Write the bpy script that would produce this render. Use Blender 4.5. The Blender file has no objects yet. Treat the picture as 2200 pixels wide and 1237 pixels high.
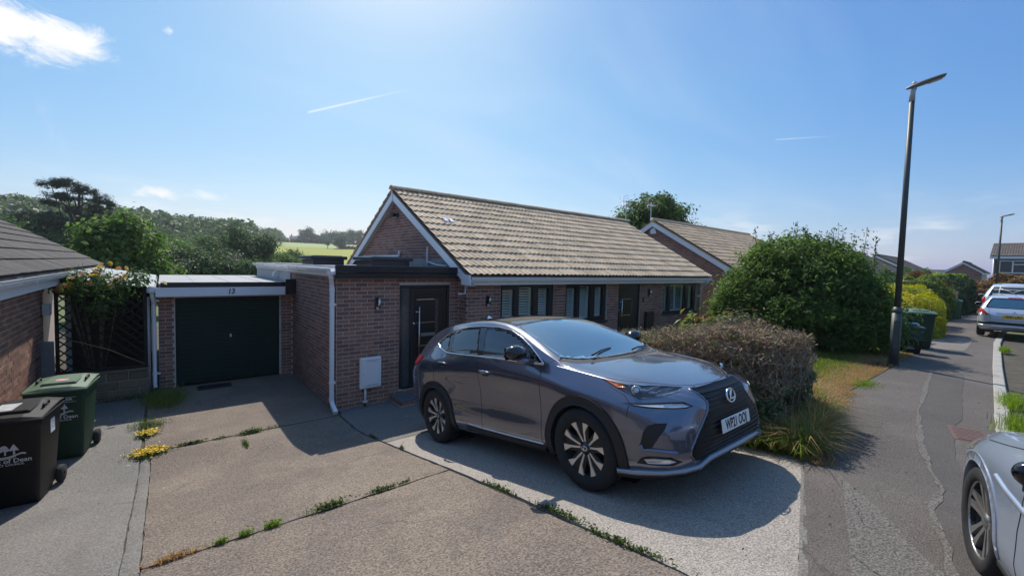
import bpy, math, random
import numpy as np
from math import sin, cos, pi, radians, sqrt, atan2
from mathutils import Vector, Matrix
from mathutils.bvhtree import BVHTree
from mathutils.geometry import delaunay_2d_cdt

random.seed(7)
RNG = np.random.default_rng(11)
scn = bpy.context.scene
COL = scn.collection

# ------------------------------------------------------------------ camera
# world axes: +X along the house front (away to the right), +Y into the plot, Z up; z = 0 is the ground at the garage
CAM_H = 2.73
cam_d = bpy.data.cameras.new('camera')
cam_d.sensor_fit = 'HORIZONTAL'
cam_d.sensor_width = 36.0
cam_d.lens = 15.06
cam_d.clip_start = 0.05
cam_d.clip_end = 12000
cam = bpy.data.objects.new('camera', cam_d)
COL.objects.link(cam)
cam.matrix_world = Matrix(((0.7741, 0.0127, -0.6329, 0.0),
                           (-0.6326, 0.0549, -0.7725, 0.0),
                           (0.0249, 0.9984, 0.0506, CAM_H),
                           (0, 0, 0, 1)))
scn.camera = cam

# ------------------------------------------------------------------ light
SUN_EL, SUN_AZ = radians(51.0), radians(67.5)      # azimuth measured from +X towards +Y
SUN_DIR = Vector((cos(SUN_EL) * cos(SUN_AZ), cos(SUN_EL) * sin(SUN_AZ), sin(SUN_EL)))
sun_d = bpy.data.lights.new('sun', 'SUN')
sun_d.energy = 4.0
sun_d.angle = radians(0.53)
sun_d.color = (1.0, 0.94, 0.85)
sun = bpy.data.objects.new('sun', sun_d)
COL.objects.link(sun)
sun.rotation_euler = (-SUN_DIR).to_track_quat('-Z', 'Y').to_euler()
sun.location = (0, 30, 60)

world = bpy.data.worlds.new('World')
scn.world = world
world.use_nodes = True


class NT:
    """small helper to write node trees"""
    def __init__(self, tree):
        self.t = tree
        tree.nodes.clear()

    def n(self, typ, ins=None, **props):
        nd = self.t.nodes.new(typ)
        for k, v in props.items():
            setattr(nd, k, v)
        if ins:
            for k, v in ins.items():
                sock = nd.inputs[k]
                if isinstance(v, bpy.types.NodeSocket):
                    self.t.links.new(v, sock)
                elif v is not None:
                    sock.default_value = v
        return nd

    def math(self, op, a, b=None, c=None, clamp=False):
        nd = self.n('ShaderNodeMath', operation=op, use_clamp=clamp)
        for i, v in enumerate((a, b, c)):
            if v is None:
                continue
            if isinstance(v, bpy.types.NodeSocket):
                self.t.links.new(v, nd.inputs[i])
            else:
                nd.inputs[i].default_value = v
        return nd.outputs[0]

    def dot(self, a, vec):
        nd = self.n('ShaderNodeVectorMath', {0: a, 1: tuple(vec)}, operation='DOT_PRODUCT')
        return nd.outputs['Value']

    def noise(self, vec, scale, detail=4, rough=0.55, dist=0.0):
        nd = self.n('ShaderNodeTexNoise', {'Scale': scale, 'Detail': detail, 'Roughness': rough, 'Distortion': dist})
        if vec is not None:
            self.t.links.new(vec, nd.inputs['Vector'])
        return nd.outputs['Fac']

    def ramp(self, fac, stops, interp='LINEAR'):
        nd = self.n('ShaderNodeValToRGB', {'Fac': fac})
        cr = nd.color_ramp
        cr.interpolation = interp
        while len(cr.elements) < len(stops):
            cr.elements.new(0.5)
        for e, (p, c) in zip(cr.elements, stops):
            e.position = p
            e.color = (c[0], c[1], c[2], 1) if len(c) == 3 else c
        return nd.outputs['Color']

    def map(self, v, a, b, c=0.0, d=1.0):
        nd = self.n('ShaderNodeMapRange', {'Value': v, 'From Min': a, 'From Max': b, 'To Min': c, 'To Max': d})
        nd.interpolation_type = 'SMOOTHSTEP'
        return nd.outputs['Result']

    def mix(self, fac, a, b, blend='MIX'):
        nd = self.n('ShaderNodeMix', data_type='RGBA', blend_type=blend)
        for idx, v in ((0, fac), (6, a), (7, b)):
            if isinstance(v, bpy.types.NodeSocket):
                self.t.links.new(v, nd.inputs[idx])
            elif idx == 0:
                nd.inputs[0].default_value = v
            else:
                nd.inputs[idx].default_value = (v[0], v[1], v[2], 1)
        return nd.outputs[2]

    def link(self, a, b):
        self.t.links.new(a, b)


def build_world():
    w = NT(world.node_tree)
    sky = w.n('ShaderNodeTexSky', sky_type='NISHITA', sun_disc=False, sun_elevation=SUN_EL,
              sun_rotation=pi / 2 - SUN_AZ, altitude=100, air_density=1.0, dust_density=1.0, ozone_density=2.0)
    tc = w.n('ShaderNodeTexCoord').outputs['Generated']
    sep = w.n('ShaderNodeSeparateXYZ', {0: tc})
    x, y, z = sep.outputs
    zz = w.math('MAXIMUM', z, 0.03)
    flat = w.n('ShaderNodeCombineXYZ', {0: w.math('DIVIDE', x, w.math('ADD', zz, 0.18)),
                                        1: w.math('DIVIDE', y, w.math('ADD', zz, 0.18)), 2: 0.0}).outputs[0]

    def unit(az, el):
        a, e = radians(az), radians(el)
        return (cos(e) * cos(a), cos(e) * sin(a), sin(e))

    def elm(az, el, rw, rh, vec=tc, warp=None):
        """1 at a direction, falling to 0 at rw (degrees sideways) and rh (degrees up)"""
        u = Vector(unit(az, el))
        side = Vector((-sin(radians(az)), cos(radians(az)), 0))
        up = u.cross(side) * -1
        if up.z < 0:
            up = -up
        a = w.math('DIVIDE', w.dot(tc, side), sin(radians(rw)))
        b = w.math('DIVIDE', w.dot(tc, up), sin(radians(rh)))
        d = w.math('SQRT', w.math('ADD', w.math('MULTIPLY', a, a), w.math('MULTIPLY', b, b)))
        front = w.math('GREATER_THAN', w.dot(tc, u), 0.0)
        return w.math('MULTIPLY', w.math('SUBTRACT', 1.0, d, clamp=True), front)

    # high thin veil, drawn out in streaks over the whole sky
    mp = w.n('ShaderNodeMapping', {'Vector': flat, 'Rotation': (0, 0, 0.7), 'Scale': (0.55, 1.5, 1)}).outputs[0]
    veil = w.noise(mp, 1.3, 5, 0.5, 0.6)
    veil = w.map(veil, 0.42, 0.85)
    # low heaps near the horizon everywhere
    mp2 = w.n('ShaderNodeMapping', {'Vector': tc, 'Scale': (5.5, 5.5, 26)}).outputs[0]
    low = w.noise(mp2, 1.15, 6, 0.55)
    lowband = w.math('MULTIPLY', w.map(z, 0.0, 0.03), w.map(z, 0.16, 0.055))
    low = w.math('MULTIPLY', w.map(low, 0.53, 0.72), lowband)
    # the one bright cumulus on the left, and its small companions
    n1 = w.noise(w.n('ShaderNodeMapping', {'Vector': tc, 'Scale': (17, 17, 30)}).outputs[0], 1.0, 9, 0.68, 0.6)
    c1 = w.math('MAXIMUM', elm(97.4, 18.7, 5.6, 2.7), elm(101.5, 18.6, 6.0, 3.8))
    c1 = w.math('MAXIMUM', c1, w.math('MULTIPLY', elm(89.0, 21.9, 0.8, 0.55), 0.5))
    c1 = w.math('MAXIMUM', c1, w.math('MULTIPLY', elm(89.2, 6.6, 6.5, 1.1), 0.72))
    cum = w.map(w.math('ADD', w.math('MULTIPLY', c1, 0.75), w.math('MULTIPLY', n1, 1.25)), 0.76, 1.2)
    cum = w.math('MULTIPLY', cum, w.map(c1, 0.0, 0.18))

    # vapour trails
    def trail(p, q, width, fade):
        a, b = Vector(unit(*p)), Vector(unit(*q))
        nrm = a.cross(b).normalized()
        t = (b - a).normalized()
        s0, s1 = a.dot(t), b.dot(t)
        off = w.math('ABSOLUTE', w.dot(tc, nrm))
        m = w.map(off, radians(width), radians(width) * 0.2)
        s = w.dot(tc, t)
        m = w.math('MULTIPLY', m, w.map(s, s0 - 0.002, s0 + 0.004))
        m = w.math('MULTIPLY', m, w.map(s, s1, s0 + (s1 - s0) * fade))
        return w.math('MULTIPLY', m, w.math('GREATER_THAN', w.dot(tc, a), 0.3))
    t1 = trail((76.26, 17.02), (62.99, 21.55), 0.17, 0.25)
    t2 = trail((19.9, 14.66), (13.4, 14.25), 0.10, 0.2)
    nt = w.noise(w.n('ShaderNodeMapping', {'Vector': tc, 'Scale': (30, 30, 9)}).outputs[0], 1.2, 4, 0.6)
    t3 = w.math('MULTIPLY', trail((98.6, 14.9), (96.3, 7.3), 0.75, 0.3), w.map(nt, 0.4, 0.75))
    m = w.math('MULTIPLY', veil, 0.16)
    m = w.math('ADD', m, w.math('MULTIPLY', low, 0.55), clamp=True)
    m = w.math('ADD', m, w.math('MULTIPLY', t1, 0.5), clamp=True)
    m = w.math('ADD', m, w.math('MULTIPLY', t2, 0.25), clamp=True)
    m = w.math('ADD', m, w.math('MULTIPLY', t3, 0.22), clamp=True)
    m = w.math('MAXIMUM', m, cum)
    blue = w.mix(1.0, w.n('ShaderNodeGamma', {'Color': w.mix(1.0, sky.outputs['Color'], (.22, .22, .22), 'MULTIPLY'), 'Gamma': 1.5}).outputs[0], (4.0, 3.9, 3.45), 'MULTIPLY')
    # tone of the clear air: far from the sun deep blue, towards it and the horizon paler
    rgb = w.n('ShaderNodeSeparateColor', {0: sky.outputs['Color']}).outputs
    h = w.math('SUBTRACT', 1.0, w.math('DIVIDE', z, 0.35), clamp=True)
    ch = []
    for o, g, k, kh, lo in zip(rgb, (1.62, 1.27, 0.66), (0.217, 0.434, 1.375), (-0.21, -0.28, -0.07), (0.66, 1.65, 3.5)):
        v = w.math('SMOOTH_MAX', w.math('MULTIPLY', w.math('POWER', o, g), k), lo, 0.3)
        ch.append(w.math('MINIMUM', w.math('MULTIPLY', v, w.math('ADD', 1.0, w.math('MULTIPLY', h, kh))), 8.0))
    blue = w.n('ShaderNodeCombineColor', {0: ch[0], 1: ch[1], 2: ch[2]}).outputs[0]
    col = w.mix(m, blue, (5.6, 5.65, 5.75))
    bg = w.n('ShaderNodeBackground', {'Color': col, 'Strength': 0.15})
    out = w.n('ShaderNodeOutputWorld')
    w.link(bg.outputs[0], out.inputs['Surface'])


build_world()
scn.view_settings.view_transform = 'Standard'
scn.view_settings.look = 'None'
scn.view_settings.exposure = 0.3
scn.view_settings.gamma = 1.0
scn.view_settings.use_curve_mapping = False
scn.cycles.max_bounces = 7
scn.cycles.diffuse_bounces = 3
scn.cycles.glossy_bounces = 4
scn.cycles.transparent_max_bounces = 12
scn.cycles.volume_bounces = 0
scn.cycles.use_denoising = True


# ------------------------------------------------------------------ materials
MATS = {}


def mat(name, col, rough=0.7, metal=0.0, col2=None, nscale=8.0, bump=0.0, bscale=60.0, coat=0.0, spec=0.5,
        dark=None, dscale=3.0, dlo=0.55, dhi=0.75, detail=6, rand=0.0, isl=False, trans=0.0, tcol=None, coord='Object', hue=None):
    """Principled material: two-tone noise, optional stains, per-piece variation, bump and leaf translucency"""
    if name in MATS:
        return MATS[name]
    m = bpy.data.materials.new(name)
    m.use_nodes = True
    t = NT(m.node_tree)
    tc = (t.n('ShaderNodeNewGeometry').outputs['Position'] if coord == 'World' else t.n('ShaderNodeTexCoord').outputs[coord])
    c = None
    if col2 is not None:
        f = t.noise(tc, nscale, detail, 0.6)
        c = t.mix(t.map(f, 0.3, 0.7), col, col2)
    if dark is not None:
        f = t.noise(tc, dscale, detail, 0.65)
        c = t.mix(t.map(f, dlo, dhi), c if c is not None else col, dark)
    if rand or hue:
        r = (t.n('ShaderNodeNewGeometry').outputs['Random Per Island'] if isl else t.n('ShaderNodeObjectInfo').outputs['Random'])
        if hue:
            c2 = t.ramp(r, [(i / max(1, len(hue) - 1), h) for i, h in enumerate(hue)])
            c = c2 if c is None else t.mix(0.65, c, c2)
        if rand:
            h = t.n('ShaderNodeHueSaturation', {'Value': t.math('ADD', 1.0 - rand, t.math('MULTIPLY', r, 2 * rand))})
            if c is None:
                h.inputs['Color'].default_value = (*col, 1)
            else:
                t.link(c, h.inputs['Color'])
            c = h.outputs[0]
    b = t.n('ShaderNodeBsdfPrincipled', {'Roughness': rough, 'Metallic': metal, 'Specular IOR Level': spec,
                                         'Coat Weight': coat, 'Coat Roughness': 0.03})
    if c is None:
        b.inputs['Base Color'].default_value = (*col, 1)
    else:
        t.link(c, b.inputs['Base Color'])
    if bump:
        bf = t.noise(tc, bscale, 5, 0.6)
        bn = t.n('ShaderNodeBump', {'Strength': 1.0, 'Distance': bump, 'Height': bf})
        t.link(bn.outputs[0], b.inputs['Normal'])
    sh = b.outputs[0]
    if trans:
        tr = t.n('ShaderNodeBsdfTranslucent')
        if tcol is not None:
            tr.inputs['Color'].default_value = (*tcol, 1)
        elif c is not None:
            hs = t.n('ShaderNodeHueSaturation', {'Saturation': 1.1, 'Value': 1.5, 'Color': c})
            t.link(hs.outputs[0], tr.inputs['Color'])
        else:
            tr.inputs['Color'].default_value = (*[min(1, v * 1.3) for v in col], 1)
        mx = t.n('ShaderNodeMixShader', {0: trans, 1: sh, 2: tr.outputs[0]})
        sh = mx.outputs[0]
    o = t.n('ShaderNodeOutputMaterial')
    t.link(sh, o.inputs['Surface'])
    MATS[name] = m
    return m


def glass_mat(name, tint=(0.9, 0.95, 0.95), op=0.0, rough=0.0):
    m = bpy.data.materials.new(name)
    m.use_nodes = True
    t = NT(m.node_tree)
    tr = t.n('ShaderNodeBsdfTransparent', {'Color': (*tint, 1)})
    gl = t.n('ShaderNodeBsdfGlossy', {'Roughness': rough, 'Color': (1, 1, 1, 1)})
    fc = t.n('ShaderNodeLayerWeight', {'Blend': 0.5}).outputs['Facing']
    f = t.math('ADD', t.math('MULTIPLY', t.math('POWER', fc, 5.0), 0.9), 0.045, clamp=True)
    mx = t.n('ShaderNodeMixShader', {0: f, 1: tr.outputs[0], 2: gl.outputs[0]})
    o = t.n('ShaderNodeOutputMaterial')
    t.link(mx.outputs[0], o.inputs['Surface'])
    MATS[name] = m
    return m


# ------------------------------------------------------------------ mesh helpers
class MB:
    """collects simple shapes, then links them as ONE mesh object"""
    def __init__(self):
        self.v, self.f, self.mi, self.sm = [], [], [], []

    def add(self, vs, fs, mi=0, smooth=False, M=None):
        o = len(self.v)
        if M is not None:
            vs = [tuple(M @ Vector(p)) for p in vs]
        self.v.extend([tuple(p) for p in vs])
        self.f.extend([tuple(i + o for i in f) for f in fs])
        self.mi.extend([mi] * len(fs))
        self.sm.extend([smooth] * len(fs))
        return self

    def box(self, x0, x1, y0, y1, z0, z1, mi=0, M=None):
        vs = [(x0, y0, z0), (x1, y0, z0), (x1, y1, z0), (x0, y1, z0), (x0, y0, z1), (x1, y0, z1), (x1, y1, z1), (x0, y1, z1)]
        fs = [(0, 3, 2, 1), (4, 5, 6, 7), (0, 1, 5, 4), (1, 2, 6, 5), (2, 3, 7, 6), (3, 0, 4, 7)]
        return self.add(vs, fs, mi, False, M)

    def bbox(self, x0, x1, y0, y1, z0, z1, b=0.01, mi=0, M=None):
        """box with bevelled edges"""
        vs, fs = [], []
        X, Y, Z = (x0, x1), (y0, y1), (z0, z1)
        idx = {}
        for i in (0, 1):
            for j in (0, 1):
                for k in (0, 1):
                    sx, sy, sz = (1, -1)[i], (1, -1)[j], (1, -1)[k]
                    for ax in range(3):
                        p = [X[i] + sx * b, Y[j] + sy * b, Z[k] + sz * b]
                        p[ax] = (X[i], Y[j], Z[k])[ax]
                        idx[(i, j, k, ax)] = len(vs)
                        vs.append(tuple(p))
        def q(*a):
            fs.append(tuple(idx[t] for t in a))
        for i in (0, 1):
            a = [(i, 0, 0, 0), (i, 1, 0, 0), (i, 1, 1, 0), (i, 0, 1, 0)]
            q(*(a if i else a[::-1]))
            a = [(0, i, 0, 1), (0, i, 1, 1), (1, i, 1, 1), (1, i, 0, 1)]
            q(*(a if i else a[::-1]))
            a = [(0, 0, i, 2), (1, 0, i, 2), (1, 1, i, 2), (0, 1, i, 2)]
            q(*(a if i else a[::-1]))
        for j in (0, 1):
            for k in (0, 1):
                a = [(0, j, k, 1), (1, j, k, 1), (1, j, k, 2), (0, j, k, 2)]
                q(*(a if (j ^ k) else a[::-1]))
                a = [(j, 0, k, 2), (j, 1, k, 2), (j, 1, k, 0), (j, 0, k, 0)]
                q(*(a if (j ^ k) else a[::-1]))
                a = [(j, k, 0, 0), (j, k, 1, 0), (j, k, 1, 1), (j, k, 0, 1)]
                q(*(a if (j ^ k) else a[::-1]))
        for i in (0, 1):
            for j in (0, 1):
                for k in (0, 1):
                    a = [(i, j, k, 0), (i, j, k, 1), (i, j, k, 2)]
                    q(*(a if (i ^ j ^ k) else a[::-1]))
        return self.add(vs, fs, mi, False, M)

    def tube(self, pts, rad, seg=10, mi=0, caps=True, M=None, smooth=True):
        pts = [Vector(p) for p in pts]
        n = len(pts)
        rads = rad if isinstance(rad, (list, tuple)) else [rad] * n
        vs, fs = [], []
        ref = None
        for i, p in enumerate(pts):
            d = (pts[min(i + 1, n - 1)] - pts[max(i - 1, 0)]).normalized()
            if ref is None:
                ref = Vector((0, 0, 1)) if abs(d.z) < 0.9 else Vector((1, 0, 0))
            u = (ref - d * ref.dot(d)).normalized()
            w = d.cross(u)
            ref = u
            for k in range(seg):
                a = 2 * pi * k / seg
                vs.append(p + (u * cos(a) + w * sin(a)) * rads[i])
        for i in range(n - 1):
            for k in range(seg):
                k2 = (k + 1) % seg
                fs.append((i * seg + k, i * seg + k2, (i + 1) * seg + k2, (i + 1) * seg + k))
        if caps:
            fs.append(tuple(range(seg))[::-1])
            fs.append(tuple((n - 1) * seg + k for k in range(seg)))
        return self.add(vs, fs, mi, smooth, M)

    def lathe(self, prof, seg=24, mi=0, M=None, closed=False, smooth=True):
        """prof: list of (radius, height) about Z"""
        vs, fs = [], []
        n = len(prof)
        for r, h in prof:
            for k in range(seg):
                a = 2 * pi * k / seg
                vs.append((r * cos(a), r * sin(a), h))
        for i in range(n if closed else n - 1):
            j = (i + 1) % n
            for k in range(seg):
                k2 = (k + 1) % seg
                fs.append((i * seg + k, i * seg + k2, j * seg + k2, j * seg + k))
        return self.add(vs, fs, mi, smooth, M)

    def prism(self, poly, axis, a, b, mi=0, M=None):
        """extrude a 2D polygon along an axis ('X','Y','Z') from a to b"""
        def P(p, t):
            return (t, p[0], p[1]) if axis == 'X' else ((p[0], t, p[1]) if axis == 'Y' else (p[0], p[1], t))
        n = len(poly)
        vs = [P(p, a) for p in poly] + [P(p, b) for p in poly]
        fs = [tuple(range(n))[::-1], tuple(range(n, 2 * n))]
        for i in range(n):
            j = (i + 1) % n
            fs.append((i, j, n + j, n + i))
        return self.add(vs, fs, mi, False, M)

    def grid(self, P, mi=0, smooth=True, closed_u=False):
        """P: 2D list of points"""
        nu, nv = len(P), len(P[0])
        vs = [p for r in P for p in r]
        fs = []
        for i in range(nu if closed_u else nu - 1):
            i2 = (i + 1) % nu
            for j in range(nv - 1):
                fs.append((i * nv + j, i2 * nv + j, i2 * nv + j + 1, i * nv + j + 1))
        return self.add(vs, fs, mi, smooth)

    def mesh(self, name, mats):
        me = bpy.data.meshes.new(name)
        me.from_pydata(self.v, [], self.f)
        mats = mats if isinstance(mats, (list, tuple)) else [mats]
        for m in mats:
            me.materials.append(m)
        me.polygons.foreach_set('material_index', self.mi)
        me.polygons.foreach_set('use_smooth', self.sm)
        me.update()
        return me

    def build(self, name, mats, parent=None, loc=None, fix=True):
        me = self.mesh(name, mats)
        if fix:
            fix_normals(me)
        return link(name, me, parent, loc)


def fix_normals(me):
    import bmesh
    bm = bmesh.new()
    bm.from_mesh(me)
    bmesh.ops.recalc_face_normals(bm, faces=bm.faces)
    bm.to_mesh(me)
    bm.free()


def link(name, me, parent=None, loc=None):
    o = bpy.data.objects.new(name, me)
    COL.objects.link(o)
    if parent is not None:
        o.parent = parent
    if loc is not None:
        o.location = loc
    return o


def empty(name, loc=(0, 0, 0), rz=0.0):
    o = bpy.data.objects.new(name, None)
    o.empty_display_size = 0.2
    COL.objects.link(o)
    o.location = loc
    o.rotation_euler = (0, 0, rz)
    return o


def tag(o, label, cat, group=None):
    o['label'] = label
    o['category'] = cat
    if group:
        o['group'] = group
    return o


def kind(o, k):
    o['kind'] = k
    return o


def np_mesh(name, V, F, m, smooth=False):
    """fast mesh from numpy arrays; F is (n, k)"""
    me = bpy.data.meshes.new(name)
    V = np.asarray(V, dtype=np.float32)
    F = np.asarray(F, dtype=np.int32)
    k = F.shape[1]
    me.vertices.add(len(V))
    me.vertices.foreach_set('co', V.ravel())
    me.loops.add(F.size)
    me.loops.foreach_set('vertex_index', F.ravel())
    me.polygons.add(len(F))
    me.polygons.foreach_set('loop_start', np.arange(0, F.size, k, dtype=np.int32))
    me.polygons.foreach_set('use_smooth', np.full(len(F), smooth, dtype=bool))
    for mm in (m if isinstance(m, (list, tuple)) else [m]):
        me.materials.append(mm)
    me.update(calc_edges=True)
    return me


def text_mesh(name, body, size, m, parent=None, M=None, ext=0.0015, sx=1.0, bold=0.0, align='CENTER', shear=0.0, spacing=1.0):
    cu = bpy.data.curves.new(name, 'FONT')
    cu.body = body
    cu.size = size
    cu.extrude = ext
    cu.offset = bold
    cu.align_x = align
    cu.align_y = 'CENTER'
    cu.shear = shear
    cu.space_character = spacing
    cu.resolution_u = 3
    tmp = bpy.data.objects.new(name, cu)
    COL.objects.link(tmp)
    dg = bpy.context.evaluated_depsgraph_get()
    me = bpy.data.meshes.new_from_object(tmp.evaluated_get(dg))
    bpy.data.objects.remove(tmp)
    bpy.data.curves.remove(cu)
    me.materials.clear()
    me.materials.append(m)
    S = Matrix.Diagonal((sx, 1, 1, 1))
    me.transform((M @ S) if M is not None else S)
    me.name = name
    return link(name, me, parent)


def frame_mat(o, xdir, up):
    """matrix whose X is xdir, Y is up (for lettering), Z the outward normal"""
    x = Vector(xdir).normalized()
    u = Vector(up).normalized()
    n = x.cross(u).normalized()
    u = n.cross(x)
    return Matrix(((x.x, u.x, n.x, o[0]), (x.y, u.y, n.y, o[1]), (x.z, u.z, n.z, o[2]), (0, 0, 0, 1)))


def smooth01(a, b, x):
    t = np.clip((np.asarray(x, float) - a) / (b - a), 0, 1)
    return t * t * (3 - 2 * t)


# ------------------------------------------------------------------ the lie of the land
def capz(X):
    return 1.05 - 0.0165 * np.maximum(np.asarray(X, float), -6.0)


def zg(X, Y):
    """ground height near the houses: street level, then a ramp down to the garages"""
    X = np.asarray(X, float)
    Y = np.asarray(Y, float)
    k = 0.14
    ramp = 0.172 * k * np.logaddexp(0, (6.8 - Y) / k)
    c = capz(X)
    kk = 0.03
    drive = -kk * np.logaddexp(-ramp / kk, -c / kk)
    gentle = c - 0.07 * np.maximum(0, Y - 3.5)
    w = smooth01(5.2, 8.0, X)
    return drive * (1 - w) + gentle * w


def zgf(x, y):
    return float(zg(x, y))


def kerb_y(X):
    return float(np.interp(X, [-12, -3, 0, 3, 5.5, 7, 8, 14, 20, 30, 45, 70, 120], [-6.0, -2.9, -1.85, -0.85, -0.17, 0.1, 0.18, 0.45, 0.68, 0.8, 0.6, -0.5, -6]))


def back_y(X):
    return float(np.interp(X, [-12, -3, 0, 2.8, 4.62, 6.3, 7.7, 10.5, 14, 20, 30, 45, 70, 120], [-4.2, -1.15, -0.17, 0.69, 1.21, 1.58, 1.76, 1.78, 1.8, 2.15, 2.45, 2.3, 1.2, -4.3]))
# ================================================================== GROUND, DRIVE, PAVEMENT, ROAD
M_SOIL = mat('soil', (0.05, 0.042, 0.03), 0.95, col2=(0.09, 0.075, 0.05), nscale=5, bump=0.01, bscale=40)
M_LAND = mat('grassland', (0.07, 0.11, 0.028), 0.95, col2=(0.12, 0.13, 0.04), nscale=0.05)
M_FIELD = mat('ripening_crop', (0.25, 0.29, 0.018), 0.95, col2=(0.33, 0.30, 0.03), nscale=0.02, bump=0.05, bscale=0.8,
              dark=(0.38, 0.27, 0.06), dscale=0.012, dlo=0.58, dhi=0.75)
M_PASTURE = mat('pale_pasture', (0.28, 0.36, 0.10), 0.95, col2=(0.34, 0.36, 0.14), nscale=0.03)


def concrete(name, base, base2, speck_s, speck_lo, speck_hi, pale, bumpd, blot, crack=0.35, crack_s=0.5):
    m = bpy.data.materials.new(name)
    m.use_nodes = True
    t = NT(m.node_tree)
    tc = t.n('ShaderNodeTexCoord').outputs['Object']
    big = t.noise(tc, 0.75, 6, 0.6, 0.4)
    c = t.mix(t.map(big, 0.35, 0.68), base, base2)
    mid = t.noise(tc, 5.0, 6, 0.7)
    c = t.mix(t.map(mid, 0.45, 0.75, 0, 0.45), c, blot)
    fine = t.noise(tc, speck_s, 3, 0.75)
    c = t.mix(t.map(fine, 0.38, 0.62, 0, 1), t.mix(1.0, c, speck_lo, 'MULTIPLY'), t.mix(1.0, c, speck_hi, 'MULTIPLY'))
    v = t.n('ShaderNodeTexVoronoi', {'Vector': tc, 'Scale': 3.2, 'Randomness': 1.0})
    rnd = t.n('ShaderNodeSeparateColor', {0: v.outputs['Color']}).outputs[0]
    spot = t.math('MULTIPLY', t.map(t.math('ADD', v.outputs['Distance'], t.math('MULTIPLY', mid, 0.12)), 0.16, 0.10), t.math('GREATER_THAN', rnd, 0.74))
    c = t.mix(t.math('MULTIPLY', spot, 0.75), c, pale)
    # hairline cracks and grimy runs
    wv = t.n('ShaderNodeVectorMath', {0: tc, 1: t.n('ShaderNodeVectorMath', {0: t.n('ShaderNodeTexNoise', {'Vector': tc, 'Scale': 2.3, 'Detail': 6.0}).outputs['Color'], 1: (0.45, 0.45, 0.45)}, operation='MULTIPLY').outputs[0]}, operation='ADD').outputs[0]
    ve = t.n('ShaderNodeTexVoronoi', {'Vector': wv, 'Scale': crack_s}, feature='DISTANCE_TO_EDGE')
    ck = t.math('MULTIPLY', t.map(ve.outputs['Distance'], 0.010, 0.002), t.map(t.noise(tc, 0.8, 3), 0.52, 0.62))
    c = t.mix(t.math('MULTIPLY', ck, crack), c, (0.05, 0.045, 0.038))
    gr = t.noise(t.n('ShaderNodeMapping', {'Vector': tc, 'Scale': (1.0, 0.35, 1.0)}).outputs[0], 1.7, 7, 0.72)
    c = t.mix(t.map(gr, 0.52, 0.78, 0.0, 0.38), c, (0.115, 0.10, 0.088))
    b = t.n('ShaderNodeBsdfPrincipled', {'Base Color': c, 'Roughness': 0.92, 'Specular IOR Level': 0.25})
    h = t.math('ADD', t.math('MULTIPLY', fine, 1.0), t.math('MULTIPLY', t.noise(tc, speck_s * 0.35, 4, 0.7), 1.3))
    bn = t.n('ShaderNodeBump', {'Strength': 1.0, 'Distance': bumpd, 'Height': h})
    t.link(bn.outputs[0], b.inputs['Normal'])
    o = t.n('ShaderNodeOutputMaterial')
    t.link(b.outputs[0], o.inputs['Surface'])
    return m


M_CONC = concrete('weathered_concrete', (0.205, 0.168, 0.142), (0.285, 0.234, 0.184), 60, (0.56, 0.55, 0.56), (1.3, 1.29, 1.27), (0.36, 0.34, 0.31), 0.016, (0.15, 0.136, 0.124))
M_CONC_GREY = concrete('grey_concrete', (0.175, 0.166, 0.154), (0.21, 0.194, 0.176), 60, (0.66, 0.66, 0.67), (1.25, 1.25, 1.24), (0.38, 0.37, 0.35), 0.007, (0.19, 0.185, 0.175))
M_PAD = concrete('exposed_aggregate', (0.37, 0.335, 0.295), (0.41, 0.365, 0.32), 80, (0.56, 0.56, 0.57), (1.24, 1.22, 1.2), (0.42, 0.40, 0.37), 0.009, (0.36, 0.32, 0.29))
M_ASPH = concrete('worn_asphalt', (0.112, 0.100, 0.092), (0.142, 0.126, 0.115), 110, (0.6, 0.6, 0.6), (1.45, 1.42, 1.38), (0.17, 0.16, 0.15), 0.008, (0.10, 0.095, 0.092))
M_ASPH2 = concrete('newer_asphalt', (0.088, 0.080, 0.075), (0.106, 0.096, 0.089), 130, (0.72, 0.72, 0.72), (1.3, 1.3, 1.28), (0.11, 0.105, 0.10), 0.005, (0.08, 0.077, 0.077))
M_ASPH3 = concrete('cracked_asphalt', (0.15, 0.14, 0.13), (0.17, 0.158, 0.146), 70, (0.55, 0.55, 0.55), (1.4, 1.38, 1.35), (0.2, 0.19, 0.175), 0.012, (0.12, 0.112, 0.105), 0.9, 1.6)
M_ROAD = concrete('old_road', (0.19, 0.172, 0.158), (0.225, 0.20, 0.18), 90, (0.65, 0.65, 0.65), (1.35, 1.33, 1.3), (0.24, 0.22, 0.2), 0.008, (0.15, 0.14, 0.13))
M_KERB = concrete('kerb_concrete', (0.37, 0.35, 0.32), (0.41, 0.385, 0.35), 90, (0.8, 0.8, 0.8), (1.15, 1.14, 1.12), (0.45, 0.43, 0.40), 0.004, (0.28, 0.27, 0.25))

HILL_AZ = [-180, -60, 20, 55, 62, 69, 79, 82, 85, 89, 93, 96, 100, 112, 140, 180]
HILL_EL = [-0.4, -0.5, -0.4, 0.4, 1.4, 2.11, 2.11, 2.0, 2.2, 2.3, 2.5, 2.7, 3.0, 2.5, 0.5, -0.4]


def hill_z(r, az):
    """far terrain: a dip behind the plots, then a long rise to a ridge 420 m away"""
    e = np.radians(np.interp(az, HILL_AZ, HILL_EL))
    top = CAM_H + 420 * np.tan(e)
    z = np.interp(r, [0, 24, 90], [0.0, -0.3, -5.0])
    up = -5 + np.clip((r - 90) / 330, 0, 1) * (top + 5)
    z = np.where(r > 90, up, z)
    return z + np.where(r > 420, (r - 420) * 0.004, 0)


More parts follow.
